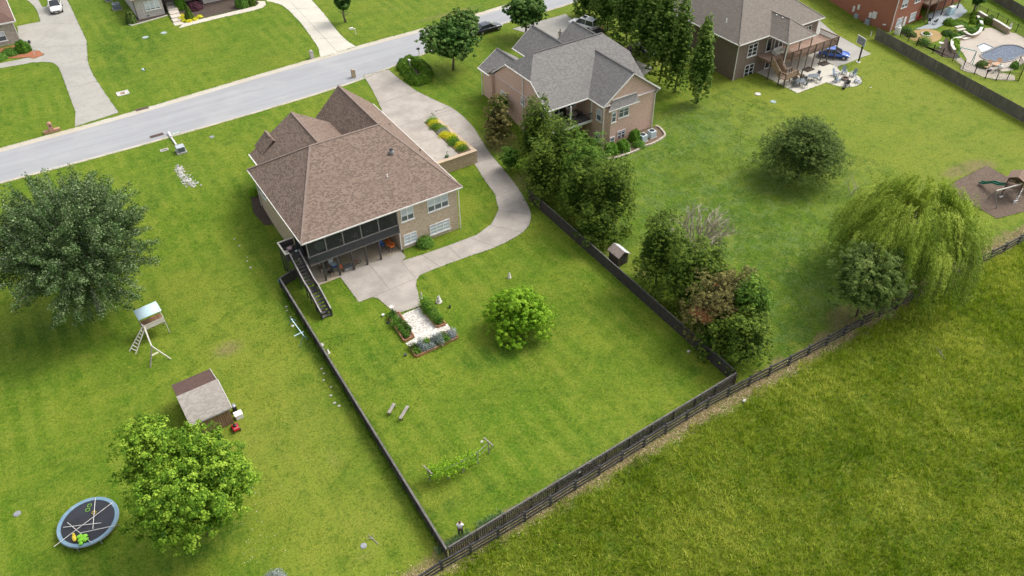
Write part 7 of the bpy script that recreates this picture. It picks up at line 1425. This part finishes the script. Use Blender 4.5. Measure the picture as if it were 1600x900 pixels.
L_GRN = leaf_mat('garden_leaf', (.020, .060, .008), (.070, .150, .018), (.180, .28, .05), .3)
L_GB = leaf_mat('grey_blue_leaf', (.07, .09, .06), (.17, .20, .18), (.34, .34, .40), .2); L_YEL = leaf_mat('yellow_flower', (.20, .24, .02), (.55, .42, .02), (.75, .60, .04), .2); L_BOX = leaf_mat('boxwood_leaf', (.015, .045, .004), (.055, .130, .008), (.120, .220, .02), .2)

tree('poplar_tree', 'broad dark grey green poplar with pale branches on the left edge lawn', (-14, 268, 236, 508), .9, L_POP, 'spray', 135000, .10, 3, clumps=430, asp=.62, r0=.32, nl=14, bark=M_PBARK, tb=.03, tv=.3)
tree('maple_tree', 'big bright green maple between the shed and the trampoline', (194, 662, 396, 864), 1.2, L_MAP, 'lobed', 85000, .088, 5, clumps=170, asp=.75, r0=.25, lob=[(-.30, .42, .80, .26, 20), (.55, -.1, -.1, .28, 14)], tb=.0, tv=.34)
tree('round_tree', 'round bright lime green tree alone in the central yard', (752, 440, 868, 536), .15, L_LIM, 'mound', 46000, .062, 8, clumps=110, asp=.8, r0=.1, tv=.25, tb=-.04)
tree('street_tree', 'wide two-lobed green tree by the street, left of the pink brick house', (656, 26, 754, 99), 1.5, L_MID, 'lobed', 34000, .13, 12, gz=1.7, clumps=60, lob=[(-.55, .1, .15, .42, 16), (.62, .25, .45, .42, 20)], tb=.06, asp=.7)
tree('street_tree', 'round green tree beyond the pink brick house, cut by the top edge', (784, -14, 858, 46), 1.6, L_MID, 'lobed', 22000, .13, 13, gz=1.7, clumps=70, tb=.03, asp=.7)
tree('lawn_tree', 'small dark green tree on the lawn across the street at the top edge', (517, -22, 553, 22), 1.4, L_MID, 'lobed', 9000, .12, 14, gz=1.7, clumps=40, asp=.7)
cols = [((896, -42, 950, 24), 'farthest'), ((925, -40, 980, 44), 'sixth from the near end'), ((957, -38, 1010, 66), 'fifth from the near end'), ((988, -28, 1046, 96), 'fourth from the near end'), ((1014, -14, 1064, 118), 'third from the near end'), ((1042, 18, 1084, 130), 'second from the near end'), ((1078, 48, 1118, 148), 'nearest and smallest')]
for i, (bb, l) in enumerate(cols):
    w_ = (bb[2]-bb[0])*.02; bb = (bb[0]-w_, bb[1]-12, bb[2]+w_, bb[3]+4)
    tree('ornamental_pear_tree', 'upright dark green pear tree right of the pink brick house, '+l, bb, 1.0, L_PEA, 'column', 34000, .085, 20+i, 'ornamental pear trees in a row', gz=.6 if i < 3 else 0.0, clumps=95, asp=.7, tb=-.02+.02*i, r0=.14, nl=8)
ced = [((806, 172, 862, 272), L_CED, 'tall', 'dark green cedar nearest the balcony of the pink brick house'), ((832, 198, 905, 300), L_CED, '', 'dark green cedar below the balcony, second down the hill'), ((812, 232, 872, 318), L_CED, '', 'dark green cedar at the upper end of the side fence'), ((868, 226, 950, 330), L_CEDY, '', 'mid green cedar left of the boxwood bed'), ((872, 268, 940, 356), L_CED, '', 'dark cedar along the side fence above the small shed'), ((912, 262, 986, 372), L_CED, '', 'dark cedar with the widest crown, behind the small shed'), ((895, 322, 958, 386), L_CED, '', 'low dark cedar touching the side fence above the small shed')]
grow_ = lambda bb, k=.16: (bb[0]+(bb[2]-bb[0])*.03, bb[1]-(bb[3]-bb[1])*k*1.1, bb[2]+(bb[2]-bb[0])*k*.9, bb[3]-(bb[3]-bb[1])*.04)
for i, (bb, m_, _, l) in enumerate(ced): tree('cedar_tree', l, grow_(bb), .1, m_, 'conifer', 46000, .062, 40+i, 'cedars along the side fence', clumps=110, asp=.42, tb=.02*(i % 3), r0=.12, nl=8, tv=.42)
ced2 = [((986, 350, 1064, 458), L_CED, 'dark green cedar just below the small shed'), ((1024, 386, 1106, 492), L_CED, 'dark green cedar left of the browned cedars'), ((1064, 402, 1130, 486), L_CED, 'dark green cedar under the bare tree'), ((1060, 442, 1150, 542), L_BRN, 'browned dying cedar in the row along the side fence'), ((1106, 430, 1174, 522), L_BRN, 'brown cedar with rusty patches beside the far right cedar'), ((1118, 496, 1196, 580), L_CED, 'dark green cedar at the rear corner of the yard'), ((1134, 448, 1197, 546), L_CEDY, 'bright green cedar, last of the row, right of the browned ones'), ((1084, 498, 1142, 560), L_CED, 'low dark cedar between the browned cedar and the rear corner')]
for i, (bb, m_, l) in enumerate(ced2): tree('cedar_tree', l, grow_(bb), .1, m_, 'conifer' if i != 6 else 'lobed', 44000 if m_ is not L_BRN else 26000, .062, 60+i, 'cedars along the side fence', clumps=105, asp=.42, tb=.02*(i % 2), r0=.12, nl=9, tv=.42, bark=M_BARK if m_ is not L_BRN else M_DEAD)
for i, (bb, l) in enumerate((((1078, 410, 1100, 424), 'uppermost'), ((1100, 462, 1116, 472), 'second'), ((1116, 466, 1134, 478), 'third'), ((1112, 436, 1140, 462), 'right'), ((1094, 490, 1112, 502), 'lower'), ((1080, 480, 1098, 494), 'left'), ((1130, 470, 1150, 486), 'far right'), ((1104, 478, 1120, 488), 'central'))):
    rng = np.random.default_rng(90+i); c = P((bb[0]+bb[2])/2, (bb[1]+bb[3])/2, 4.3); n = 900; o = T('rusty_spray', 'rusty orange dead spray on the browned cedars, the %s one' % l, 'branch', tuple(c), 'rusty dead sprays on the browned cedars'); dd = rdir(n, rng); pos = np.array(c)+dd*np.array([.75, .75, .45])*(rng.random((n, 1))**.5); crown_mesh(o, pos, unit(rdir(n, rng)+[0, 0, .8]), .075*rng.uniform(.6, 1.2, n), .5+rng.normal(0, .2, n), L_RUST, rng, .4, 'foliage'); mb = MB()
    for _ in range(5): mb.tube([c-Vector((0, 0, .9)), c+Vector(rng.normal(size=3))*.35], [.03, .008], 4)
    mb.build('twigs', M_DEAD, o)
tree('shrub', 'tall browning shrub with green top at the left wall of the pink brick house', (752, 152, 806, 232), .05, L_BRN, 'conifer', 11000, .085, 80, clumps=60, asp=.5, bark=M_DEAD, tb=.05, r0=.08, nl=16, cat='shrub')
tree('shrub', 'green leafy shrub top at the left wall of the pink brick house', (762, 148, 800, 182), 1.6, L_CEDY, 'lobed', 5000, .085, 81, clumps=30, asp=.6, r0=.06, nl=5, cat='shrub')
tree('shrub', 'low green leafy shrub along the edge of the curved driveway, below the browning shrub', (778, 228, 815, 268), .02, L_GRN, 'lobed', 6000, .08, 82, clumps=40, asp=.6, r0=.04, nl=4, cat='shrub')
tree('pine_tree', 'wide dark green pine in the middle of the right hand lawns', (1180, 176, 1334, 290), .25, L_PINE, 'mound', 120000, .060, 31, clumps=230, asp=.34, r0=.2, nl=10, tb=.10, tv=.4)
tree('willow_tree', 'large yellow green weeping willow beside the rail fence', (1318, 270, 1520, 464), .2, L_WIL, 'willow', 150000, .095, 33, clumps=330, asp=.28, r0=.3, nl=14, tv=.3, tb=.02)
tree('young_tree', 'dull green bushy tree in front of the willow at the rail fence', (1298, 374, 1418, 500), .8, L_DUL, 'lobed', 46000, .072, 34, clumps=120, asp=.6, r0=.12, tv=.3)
# bare tree and dead twigs
def bare_tree(label, base, bbox, seed, depth=5, r=.11, mat=None, nb=5, name='bare_tree'):
    rng = np.random.default_rng(seed); b = G(*base); c, rx, rz = solve(bbox, .3); o = T(name, label, 'tree', tuple(b)); mb = MB(); ms = MB()
    def grow(p, d, L_, r_, k):
        if k == 0: return
        e_ = p+d*L_; m_ = p.lerp(e_, .5)+Vector(rng.normal(size=3))*L_*.06; (mb if k > depth-2 else ms).tube([p, m_, e_], [r_, r_*.8, r_*.62], 5 if k > 2 else 3, cap=False)
        for _ in range(3 if k > 1 else 2):
            nd = (d+Vector(rng.normal(size=3))*.42+Vector((0, 0, .10))).normalized(); grow(e_ if rng.random() < .7 else m_, nd, L_*rng.uniform(.58, .85), r_*.58, k-1)
    for i in range(nb):
        a = i*2*math.pi/nb+rng.uniform(-.3, .3); t = Vector((c.x, c.y, c.z))-b; d = (Vector((math.cos(a)*.8, math.sin(a)*.8, .9))+t.normalized()*.7).normalized(); grow(b, d, rz*.55, r, depth)
    mb.build('trunk', mat or M_DEAD, o); ms.build('twigs', mat or M_DEAD, o); return o
bare_tree('bare leafless grey tree behind the cedars on the open lawn', (1087, 398), (1030, 280, 1176, 404), 7, 5, .17, nb=7)
bare_tree('thin bare dead tree squeezed between the pine and the willow', (1330, 306), (1305, 252, 1350, 306), 9, 4, .04, nb=3)
# ---- rounded shrubs and bedding
def shrub(label, px, py, r, h, mat, n=3500, leaf=.05, name='shrub', group=None, gz=None, cone=False, seed=None, cat='shrub', tb=0, dense=True, asp=.6, ry=None):
    p = G(px, py); rng = np.random.default_rng(seed or int(px*7+py)); o = T(name, label, cat, tuple(p), group); d = rdir(n, rng); d[:, 2] = np.abs(d[:, 2]); k = rng.uniform(.82, 1.03, n)+.06*np.sin(d[:, 0]*9+px)+.05*np.sin(d[:, 1]*11)
    if not dense: k = rng.uniform(.25, 1.1, n)
    pos = d*k[:, None]
    if cone: pos[:, :2] *= (1-pos[:, 2:3]*.75)
    pos = np.array(p)+pos*np.array([r, ry or r, h])+np.array([0, 0, .02]); crown_mesh(o, pos, unit(d+rdir(n, rng)*.6+[0, 0, .3]), leaf*rng.uniform(.7, 1.3, n), .46+tb+rng.normal(0, .2, n), mat, rng, asp, 'foliage'); mb = MB(); mb.tube([p, p+Vector((0, 0, h*.7))], [.05, .02], 5); mb.tube([p, p+Vector((r*.4, .0, h*.6))], [.03, .01], 4); mb.build('stem', M_BARK, o); return o
shrub('round boxwood below the left windows of the pink brick house', 955, 238, .95, 1.35, L_BOX, 6000, .06, 'boxwood'); shrub('round boxwood below the middle windows of the pink brick house', 973, 234, 1.0, 1.4, L_BOX, 6000, .06, 'boxwood'); shrub('square clipped boxwood beside the air conditioners', 992, 219, .9, 1.5, L_BOX, 6000, .06, 'boxwood'); shrub('low loose green shrub between the boxwoods and the air conditioners', 998, 228, .9, .7, L_GRN, 3000, .07, dense=False)
shrub('green rose shrub with pale blooms under the lower windows of the tan brick house', 664, 382, 1.0, 1.0, L_GRN, 4500, .07, dense=False); shrub('small yellow green shrub in the mulch at the left wall of the tan brick house', 397, 303, .6, .8, L_LIM, 2500, .06)
shrub('dark clipped bush by the downspout of the stone house at the top left', 38, 80, 1.15, 1.7, L_BOX, 6000, .09, tb=-.12); shrub('low reddish green shrub on the red mulch by the stone house', 17, 84, 1.5, .8, L_GRN, 3500, .09, dense=False, tb=-.1); shrub('small green shrub at the left picture edge on the red mulch', 2, 92, 1.0, .7, L_GRN, 2500, .08)
for i, (px, py, r, h, m_, c_, l) in enumerate(((247, 20, .9, 3.6, L_BOX, 0, 'tall clipped evergreen left of the front steps across the street'), (283, 14, .9, 3.2, L_BOX, 0, 'tall clipped evergreen right of the front steps across the street'), (297, 30, .9, 2.4, L_CED, 1, 'cone shaped dark evergreen among yellow flowers across the street'), (206, 36, .8, 2.0, L_DUL, 0, 'loose olive shrub at the left corner of the grey brick house'), (380, 10, 1.2, 2.2, L_GRN, 0, 'big green shrub at the right wall of the grey brick house'), (394, 8, .8, 1.6, L_CED, 0, 'dark green shrub right of the big green one across the street'))):
    shrub(l, px, py, r, h, m_, 4500, .1, cone=bool(c_), tb=-.05)
shrub('wine red shrub in the dark bed of the grey brick house', 305, 14, 1.4, 1.2, leaf_mat('purple_leaf', (.02, .008, .012), (.06, .022, .03), (.12, .05, .06)), 2500, .1, dense=False)
for i, (px, py) in enumerate(((283, 30), (288, 33), (296, 34), (305, 31), (312, 27), (285, 26))): shrub('clump of yellow flowers around the cone shaped evergreen, %s' % ['at its left', 'at its lower left', 'right below it', 'at its lower right', 'farthest right', 'nearest the steps'][i], px, py, .55, .4, L_YEL, 500, .08, 'yellow_flowers', 'yellow flower clumps by the front steps', cat='flowers', dense=False)
shrub('grey twiggy shrub top at the bottom edge left of the fence corner', 430, 908, .9, .7, L_GB, 2200, .05, dense=False, seed=951)
# heart-shaped hedge
for i, (px, py, r) in enumerate(((632, 102, .95), (640, 97, .8), (650, 99, .9), (657, 104, .9), (664, 110, .9), (668, 118, .9), (662, 126, 1.0), (652, 129, 1.0), (643, 124, .95), (637, 115, .95), (630, 108, .8))):
    shrub('clipped green shrub of the heart shaped hedge, %s from top left' % ['first', 'second', 'third', 'fourth', 'fifth', 'sixth', 'seventh', 'eighth', 'ninth', 'tenth', 'eleventh'][i], px, py, r*1.15, 1.05, L_MAP, 2600, .08, 'hedge_shrub', 'shrubs of the heart shaped hedge', seed=200+i, tb=-.08)
# parking pad flower bed
for i in range(11):
    y = 77.4+i*.84; x = 41.1+.25*math.sin(i*2.1); q = (x, y); m_ = (L_GRN, L_YEL, L_GRN, L_LIM, L_YEL, L_YEL, L_GB, L_LIM, L_GRN, L_YEL, L_LIM)[i]; rng = np.random.default_rng(300+i); n = 1700; o = T('bedding_plant', '%s bedding plant beside the parking pad, %s from the brick wall' % (['green', 'golden', 'green', 'lime', 'golden yellow', 'golden yellow', 'grey blue', 'lime', 'green', 'gold', 'lime'][i], ['first', 'second', 'third', 'fourth', 'fifth', 'sixth', 'seventh', 'eighth', 'ninth', 'tenth', 'last'][i]), 'plant', (x, y, 1.72), 'bedding plants beside the parking pad'); d = rdir(n, rng); d[:, 2] = abs(d[:, 2]); pos = np.array([x, y, 1.74])+d*rng.uniform(.2, 1, (n, 1))*[.95, .72, .7]; crown_mesh(o, pos, unit(rdir(n, rng)+[0, 0, .6]), .06*rng.uniform(.6, 1.4, n), .5+rng.normal(0, .22, n), m_ if i != 0 else L_GRN, rng, .35, 'foliage'); mb = MB(); mb.tube([(x, y, 1.72), (x, y, 2.1)], [.03, .01], 5); mb.build('stem', M_BARK, o)
# vegetable beds
def fill(polypx, rows, m1, lab, grp, hgt=.5, r=.32, seed=0):
    pts = [G(*q) for q in polypx]; rng = np.random.default_rng(500+seed)
    for i in range(rows):
        t = (i+.5)/rows; a = pts[0].lerp(pts[3], t); b = pts[1].lerp(pts[2], t)
        for j, s in enumerate((.3, .7)):
            c = a.lerp(b, s); mt = m1[(i*2+j) % len(m1)]; n = 620; c = c+Vector((rng.normal(0, .12), rng.normal(0, .12), 0)); hh = hgt*rng.uniform(.5, 1.9); o = T('garden_plant', lab % ('%s side, %s from the upper end' % (('left', 'right')[j], ['first', 'second', 'third', 'fourth', 'fifth', 'sixth', 'seventh', 'eighth', 'ninth'][i])), 'plant', (c.x, c.y, .2), grp); d = rdir(n, rng); d[:, 2] = abs(d[:, 2]); pos = np.array([c.x, c.y, .22])+d*rng.uniform(.15, 1, (n, 1))*[r*rng.uniform(.7, 1.25), r*rng.uniform(.7, 1.25), hh]; up_ = unit(d*np.array([1, 1, .6])+[0, 0, .9]); Nn = unit(rdir(n, rng)+[0, 0, .3]); crown_mesh(o, pos, Nn, .07*rng.uniform(.6, 1.7, n), rng.uniform(.3, .68)+rng.normal(0, .22, n), mt, rng, .3, 'foliage', roll=unit(np.cross(Nn, up_))); mb = MB(); mb.tube([(c.x, c.y, .18), (c.x, c.y, .2+hh*.7)], [.02, .008], 5); mb.build('stem', L_GRN, o)
fill([(609, 497), (621, 491), (645, 526), (632, 533)], 6, [L_GRN, L_MID, L_GRN, L_DUL], 'leafy plant in the left vegetable bed, %s', 'plants in the left vegetable bed', .55, .48, 1)
fill([(658, 480), (667, 476), (695, 507), (684, 511)], 6, [L_GRN, L_LIM, L_GRN, L_GRN], 'tall leafy plant in the right vegetable bed, %s', 'plants in the right vegetable bed', .95, .62, 2)
fill([(704, 519), (714, 529), (652, 557), (643, 546)], 7, [L_GB, L_GB, L_DUL, L_GRN, L_GB], 'plant in the long grey blue bed, %s', 'plants in the long end bed', .6, .58, 3)
# grape vine: one plant on the trellis
rng = np.random.default_rng(77); o = T('grape_vine', 'yellow green grape vine trained along the trellis in the central yard', 'vine', tuple(gpz[1])); PP = []; mb = MB()
for i in range(len(gpz)-1):
    a, b = gpz[i], gpz[i+1]; dens = (900, 620, 420, 90)[i]; t = rng.random(dens); q = np.array(a)[None]*(1-t[:, None])+np.array(b)[None]*t[:, None]; q[:, 2] = rng.normal(1.2, .33, dens)-.1*i*0; q[:, :2] += rng.normal(0, .26, (dens, 2))+.25*np.sin(t*11+i)[:, None]; PP.append(q); mb.tube([a+Vector((.1, 0, 0)), a+Vector((.2, .05, 1.35)), b+Vector((0, .03, 1.4))], [.04, .03, .015], 5)
PP = np.vstack(PP); PP[:, 2] = np.clip(PP[:, 2], .15, 1.9); crown_mesh(o, PP, unit(rdir(len(PP), rng)+[0, 0, .7]), .065*rng.uniform(.7, 1.3, len(PP)), .55+rng.normal(0, .2, len(PP)), L_LIM, rng, .85, 'foliage'); mb.build('stem', M_GW, o)
# pool garden planting
for i, (px, py, r, h, m_, l) in enumerate(((1482, 38, .9, 1.0, L_MAP, 'bright shrub at the corner of the blue grey patio'), (1497, 38, 1.6, .4, L_GRN, 'low green planting above the pool steps'), (1522, 24, .6, .7, L_MAP, 'uppermost lime mound in the column above the pool'), (1521, 30, .6, .6, L_MAP, 'second lime mound in the column above the pool'), (1520, 36, .6, .6, L_MAP, 'third lime mound in the column above the pool'),
        (1530, 36, .6, .9, L_GRN, 'upper green shrub inside the curved planter wall'), (1530, 46, .7, .9, L_GRN, 'lower green shrub inside the curved planter wall'), (1518, 50, 1.0, .8, L_GRN, 'round green shrub at the foot of the curved planter'), (1493, 60, .8, .8, L_GRN, 'green shrub left of the pool steps'), (1501, 56, .7, .7, L_MID, 'dark green shrub right beside the pool steps'), (1491, 68, .8, .8, L_LIM, 'bright green shrub in the rock garden left of the pool'), (1492, 76, .7, .7, L_LIM, 'lower bright shrub in the rock garden left of the pool'),
        (1443, 68, 1.1, 1.2, L_GRN, 'spiky green plant below the round ochre terrace'), (1416, 50, 1.0, .8, L_MID, 'dark green shrub beside the white barrel'), (1424, 56, .8, .6, L_DUL, 'dull green shrub left of the round ochre terrace'), (1545, 36, 1.0, 1.3, L_CED, 'dark bush behind the pool wall'), (1534, 104, .9, .9, L_DUL, 'olive shrub beside the tan lounger at the pool'), (1584, 106, .6, 1.0, L_GRN, 'slim green plant at the lower rim of the pool'), (1480, 54, .9, .7, L_MID, 'shrub between the round terrace and the pool steps'), (1447, 54.5, .5, .5, L_GRN, 'green plant inside the white stone ring'))):
    shrub(l, px, py, r, h, m_, 1500, .09, seed=700+i, dense=i not in (12, 13), asp=.5)
tree('garden_tree', 'small dark tree at the top edge behind the red brick house patio', (1515, -22, 1545, 12), 1.0, L_MID, 'lobed', 6000, .1, 99, clumps=30)
# ================================================================ uncut field, weeds and lawn blades as counted-by-nobody stuff
def blades(name, label, X, Y, hgt, wid, tint, mat, lean=.5, seed=1, cat='grass'):
    rng = np.random.default_rng(seed); n = len(X); a = rng.uniform(0, 2*math.pi, n); la = rng.uniform(0, 2*math.pi, n); ll = hgt*lean*rng.random(n)
    B = np.stack([X, Y, Hn(X, Y)], -1); w = np.stack([np.cos(a)*wid, np.sin(a)*wid, np.zeros(n)], -1); Tp = B+np.stack([np.cos(la)*ll, np.sin(la)*ll, hgt], -1)
    V = np.stack([B-w, B+w, Tp], 1).reshape(-1, 3); o = world_mesh(name, V, np.arange(3*n).reshape(-1, 3), mat, None, dict(tint=np.repeat(np.clip(tint, 0, 1), 3)))
    return tag(o, label, cat, kind='stuff')
def vnoise(X, Y, s, seed):
    rng = np.random.default_rng(seed); g = rng.random((256, 256)); x = X/s; y = Y/s; xi = np.floor(x).astype(int); yi = np.floor(y).astype(int); fx = x-xi; fy = y-yi; fx = fx*fx*(3-2*fx); fy = fy*fy*(3-2*fy)
    q = lambda i, j: g[i % 256, j % 256]
    return (q(xi, yi)*(1-fx)+q(xi+1, yi)*fx)*(1-fy)+(q(xi, yi+1)*(1-fx)+q(xi+1, yi+1)*fx)*fy
def inside(X, Y, poly):
    r = np.zeros(len(X), bool); m_ = len(poly)
    for i in range(m_):
        x1, y1 = poly[i][0], poly[i][1]; x2, y2 = poly[(i+1) % m_][0], poly[(i+1) % m_][1]; c = ((y1 > Y) != (y2 > Y)); xc = (x2-x1)*(Y-y1)/((y2-y1) if abs(y2-y1) > 1e-9 else 1e-9)+x1; r ^= c & (X < xc)
    return r
L_FLD = leaf_mat('field_grass', (.046, .100, .004), (.152, .212, .008), (.350, .360, .065), .25, rough=.7); L_TUF = leaf_mat('lawn_tuft', (.022, .062, .004), (.075, .150, .008), (.190, .240, .03), .3, rough=.7)
L_STR = leaf_mat('straw', (.09, .06, .035), (.25, .175, .10), (.50, .40, .26), .1, rough=.8); L_WEED = leaf_mat('weed_leaf', (.05, .10, .03), (.16, .25, .10), (.38, .42, .34), .25)
rng = np.random.default_rng(5)
fpoly = [G(655, 925), G(1150, 628), G(1620, 372), G(1700, 330)]; 
NF = 620000; X = rng.uniform(4, 100, NF); Y = rng.uniform(-8, 29.6, NF)
fe = 29.0+.35*np.sin(X*.9)+.25*np.sin(X*2.3+1); edge = Y < fe+rng.normal(0, .25, NF)
vis = (Y > 33-(X-4)*.62-4); k = edge & vis; X, Y = X[k], Y[k]; nz1 = vnoise(X, Y, 1.3, 1); nz2 = vnoise(X, Y, .45, 2); nz3 = vnoise(X, Y, 5, 3); nz4 = vnoise(X+Y*.3, Y-X*.3, .30, 4)
k = rng.random(len(X)) < (.35+.9*nz2); X, Y, nz1, nz2, nz3, nz4 = (v[k] for v in (X, Y, nz1, nz2, nz3, nz4))
hg = (.14+.20*nz1+.18*nz2)*rng.uniform(.5, 1.25, len(X)); nz5 = vnoise(X, Y, 2.2, 5); tn = .50+.42*(nz4-.5)+.44*(nz3-.5)+.34*(nz2-.5)+.32*(nz5-.5)+rng.normal(0, .18, len(X))
# clumps lean together
blades('field_grass', 'uncut olive green grass filling the field outside the rail fence', X, Y, hg, .028*rng.uniform(.7, 1.4, len(X)), tn, L_FLD, .9, 6)
# straw strip: flattened dead stems
n = 26000; X = rng.uniform(5, 96, n); Y = 29.75+.35*np.sin(X*.9)*.6+.25*np.sin(X*2.3+1)*.6+rng.normal(0, .42, n); blades('straw_litter', 'pale dead straw lying along the foot of the rail fence', X, Y, rng.uniform(.02, .12, n), .022, .5+rng.normal(0, .25, n), L_STR, 4.0, 8, 'straw')
# shaggy lawn: darker tufts of clover, denser close to fences, bed edges
n = 150000; X = rng.uniform(-16, 50, n); Y = rng.uniform(28, 75, n); v = vnoise(X, Y, 1.6, 21)*.6+vnoise(X, Y, .6, 22)*.4; k = (v > .60); X, Y, v = X[k], Y[k], v[k]
bad = inside(X, Y, rt+tail+lf2) | inside(X, Y, [(16, 64.6), (34, 64.6), (34, 88), (16, 88)]) | inside(X, Y, [(20.5, 46.5), (29.5, 46.5), (29.5, 57), (20.5, 57)]) | (X > 40.5) & (Y > 52)
bad |= (abs(X-P(333, 620, 0).x) < 2.6) & (abs(Y-P(333, 640, 0).y) < 3.2); bad |= inside(X, Y, [(33.5, 76), (46, 76), (46, 88), (33.5, 88)])
X, Y, v = X[~bad], Y[~bad], v[~bad]; blades('lawn_tufts', 'short darker tufts scattered through the mown lawns', X, Y, rng.uniform(.04, .10, len(X)), .03, .36+(v-.6)*.8+rng.normal(0, .2, len(X)), L_TUF, .8, 9)
# rough lot behind the pink brick house
n = 150000; X = rng.uniform(46, 84, n); Y = rng.uniform(31, 73, n); v = vnoise(X, Y, 1.1, 31)*.6+vnoise(X, Y, .5, 32)*.4; k = (v > .50) & ~((X > 50) & (X < 69) & (Y > 66)); X, Y, v = X[k], Y[k], v[k]
L_BLU = leaf_mat('blue_green_tuft', (.040, .090, .006), (.095, .165, .025), (.215, .285, .115), .25, rough=.7); blades('rough_grass', 'tufty blue green rough grass on the lot behind the pink brick house', X, Y, rng.uniform(.03, .10, len(X)), .035, .42+vnoise(X, Y, 2.4, 33)*.45+rng.normal(0, .15, len(X)), L_BLU, 1.0, 10)
# weeds along the inner side of the rear fence and under the left fence
n = 9000; X = 12+28*rng.random(n)**1.1; Y = 30.6+abs(rng.normal(0, .30, n)); v = vnoise(X, Y*0, 1.7, 41); k = v > .42; blades('fence_weeds', 'pale green weeds growing along the inside of the rear board fence', X[k], Y[k], rng.uniform(.1, .5, k.sum()), .03, .45+rng.normal(0, .25, k.sum()), L_WEED, .5, 11, 'weeds')
n = 5000; Y = rng.uniform(31, 66, n); X = 12.55+(Y-31)/35*.55-abs(rng.normal(0, .16, n)); blades('fence_edge_grass', 'longer unmown grass at the foot of the left board fence', X, Y, rng.uniform(.06, .22, n), .03, .38+rng.normal(0, .2, n), L_TUF, .6, 12)
# fallen white petals or litter under the maple
n = 45; mb = MB()
for _ in range(n):
    p = P(rng.normal(400, 18), rng.uniform(730, 880), .03); s = rng.uniform(.015, .03); mb.poly([p+Vector((-s, -s, 0)), p+Vector((s, -s, .01)), p+Vector((s, s, 0)), p+Vector((-s, s, .01))])
tag(mb.build('petals', M_STW), 'tiny white petals sprinkled on the lawn right of the big maple', 'petals', kind='stuff')

# ragged grass growing over the paving edges
EX, EY = [], []
for L_ in EDGES:
    for a, b in zip(L_, L_[1:]+L_[:1]):
        n = int((b-a).length*26)
        if n > 0 and n < 3000: t = rng.random(n); w_ = rng.normal(0, .06, n); d = (b-a).normalized(); EX.append(a.x+(b.x-a.x)*t-d.y*w_); EY.append(a.y+(b.y-a.y)*t+d.x*w_)
EX = np.concatenate(EX); EY = np.concatenate(EY); wob = vnoise(EX, EY, .7, 51) > .38
bad = inside(EX, EY, [(16, 64.2), (26.5, 64.2), (26.5, 69), (33.9, 65), (33.9, 88), (16, 88)]) | inside(EX, EY, [(51.3, 73), (57.8, 73), (57.8, 71), (66.4, 71), (66.4, 86), (51.3, 86)]) | inside(EX, EY, [(85, 73.6), (101.5, 73.6), (101.5, 91), (85, 91)]) | ((EX > 33.9) & (EX < 42.4) & (EY > 76) & (EY < 87)); k = wob & ~bad
blades('edge_grass', 'ragged grass growing over the edges of the paving', EX[k], EY[k], rng.uniform(.05, .15, k.sum()), .03, .42+rng.normal(0, .2, k.sum()), L_TUF, 1.0, 13)
# dry creek stones
mb = MB()
for _ in range(260):
    t = rng.random(); a = spline([G(279, 262), G(284, 272), G(293, 282), G(302, 291)], 6); q = a[int(t*(len(a)-1))]; r = rng.uniform(.05, .15)
    x = q.x+rng.normal(0, .32*(.6+.6*t)); y = q.y+rng.normal(0, .3); mb.blob((x, y, H(x, y)+r*.25), r, r*.8, r*.5, 6, .2)
tag(mb.build('creek_stones', M('creek_rock', (.52, .51, .49), (.30, .29, .27), sc=2)), 'strip of pale drainage stones in the lawn below the utility box', 'stones', kind='stuff')
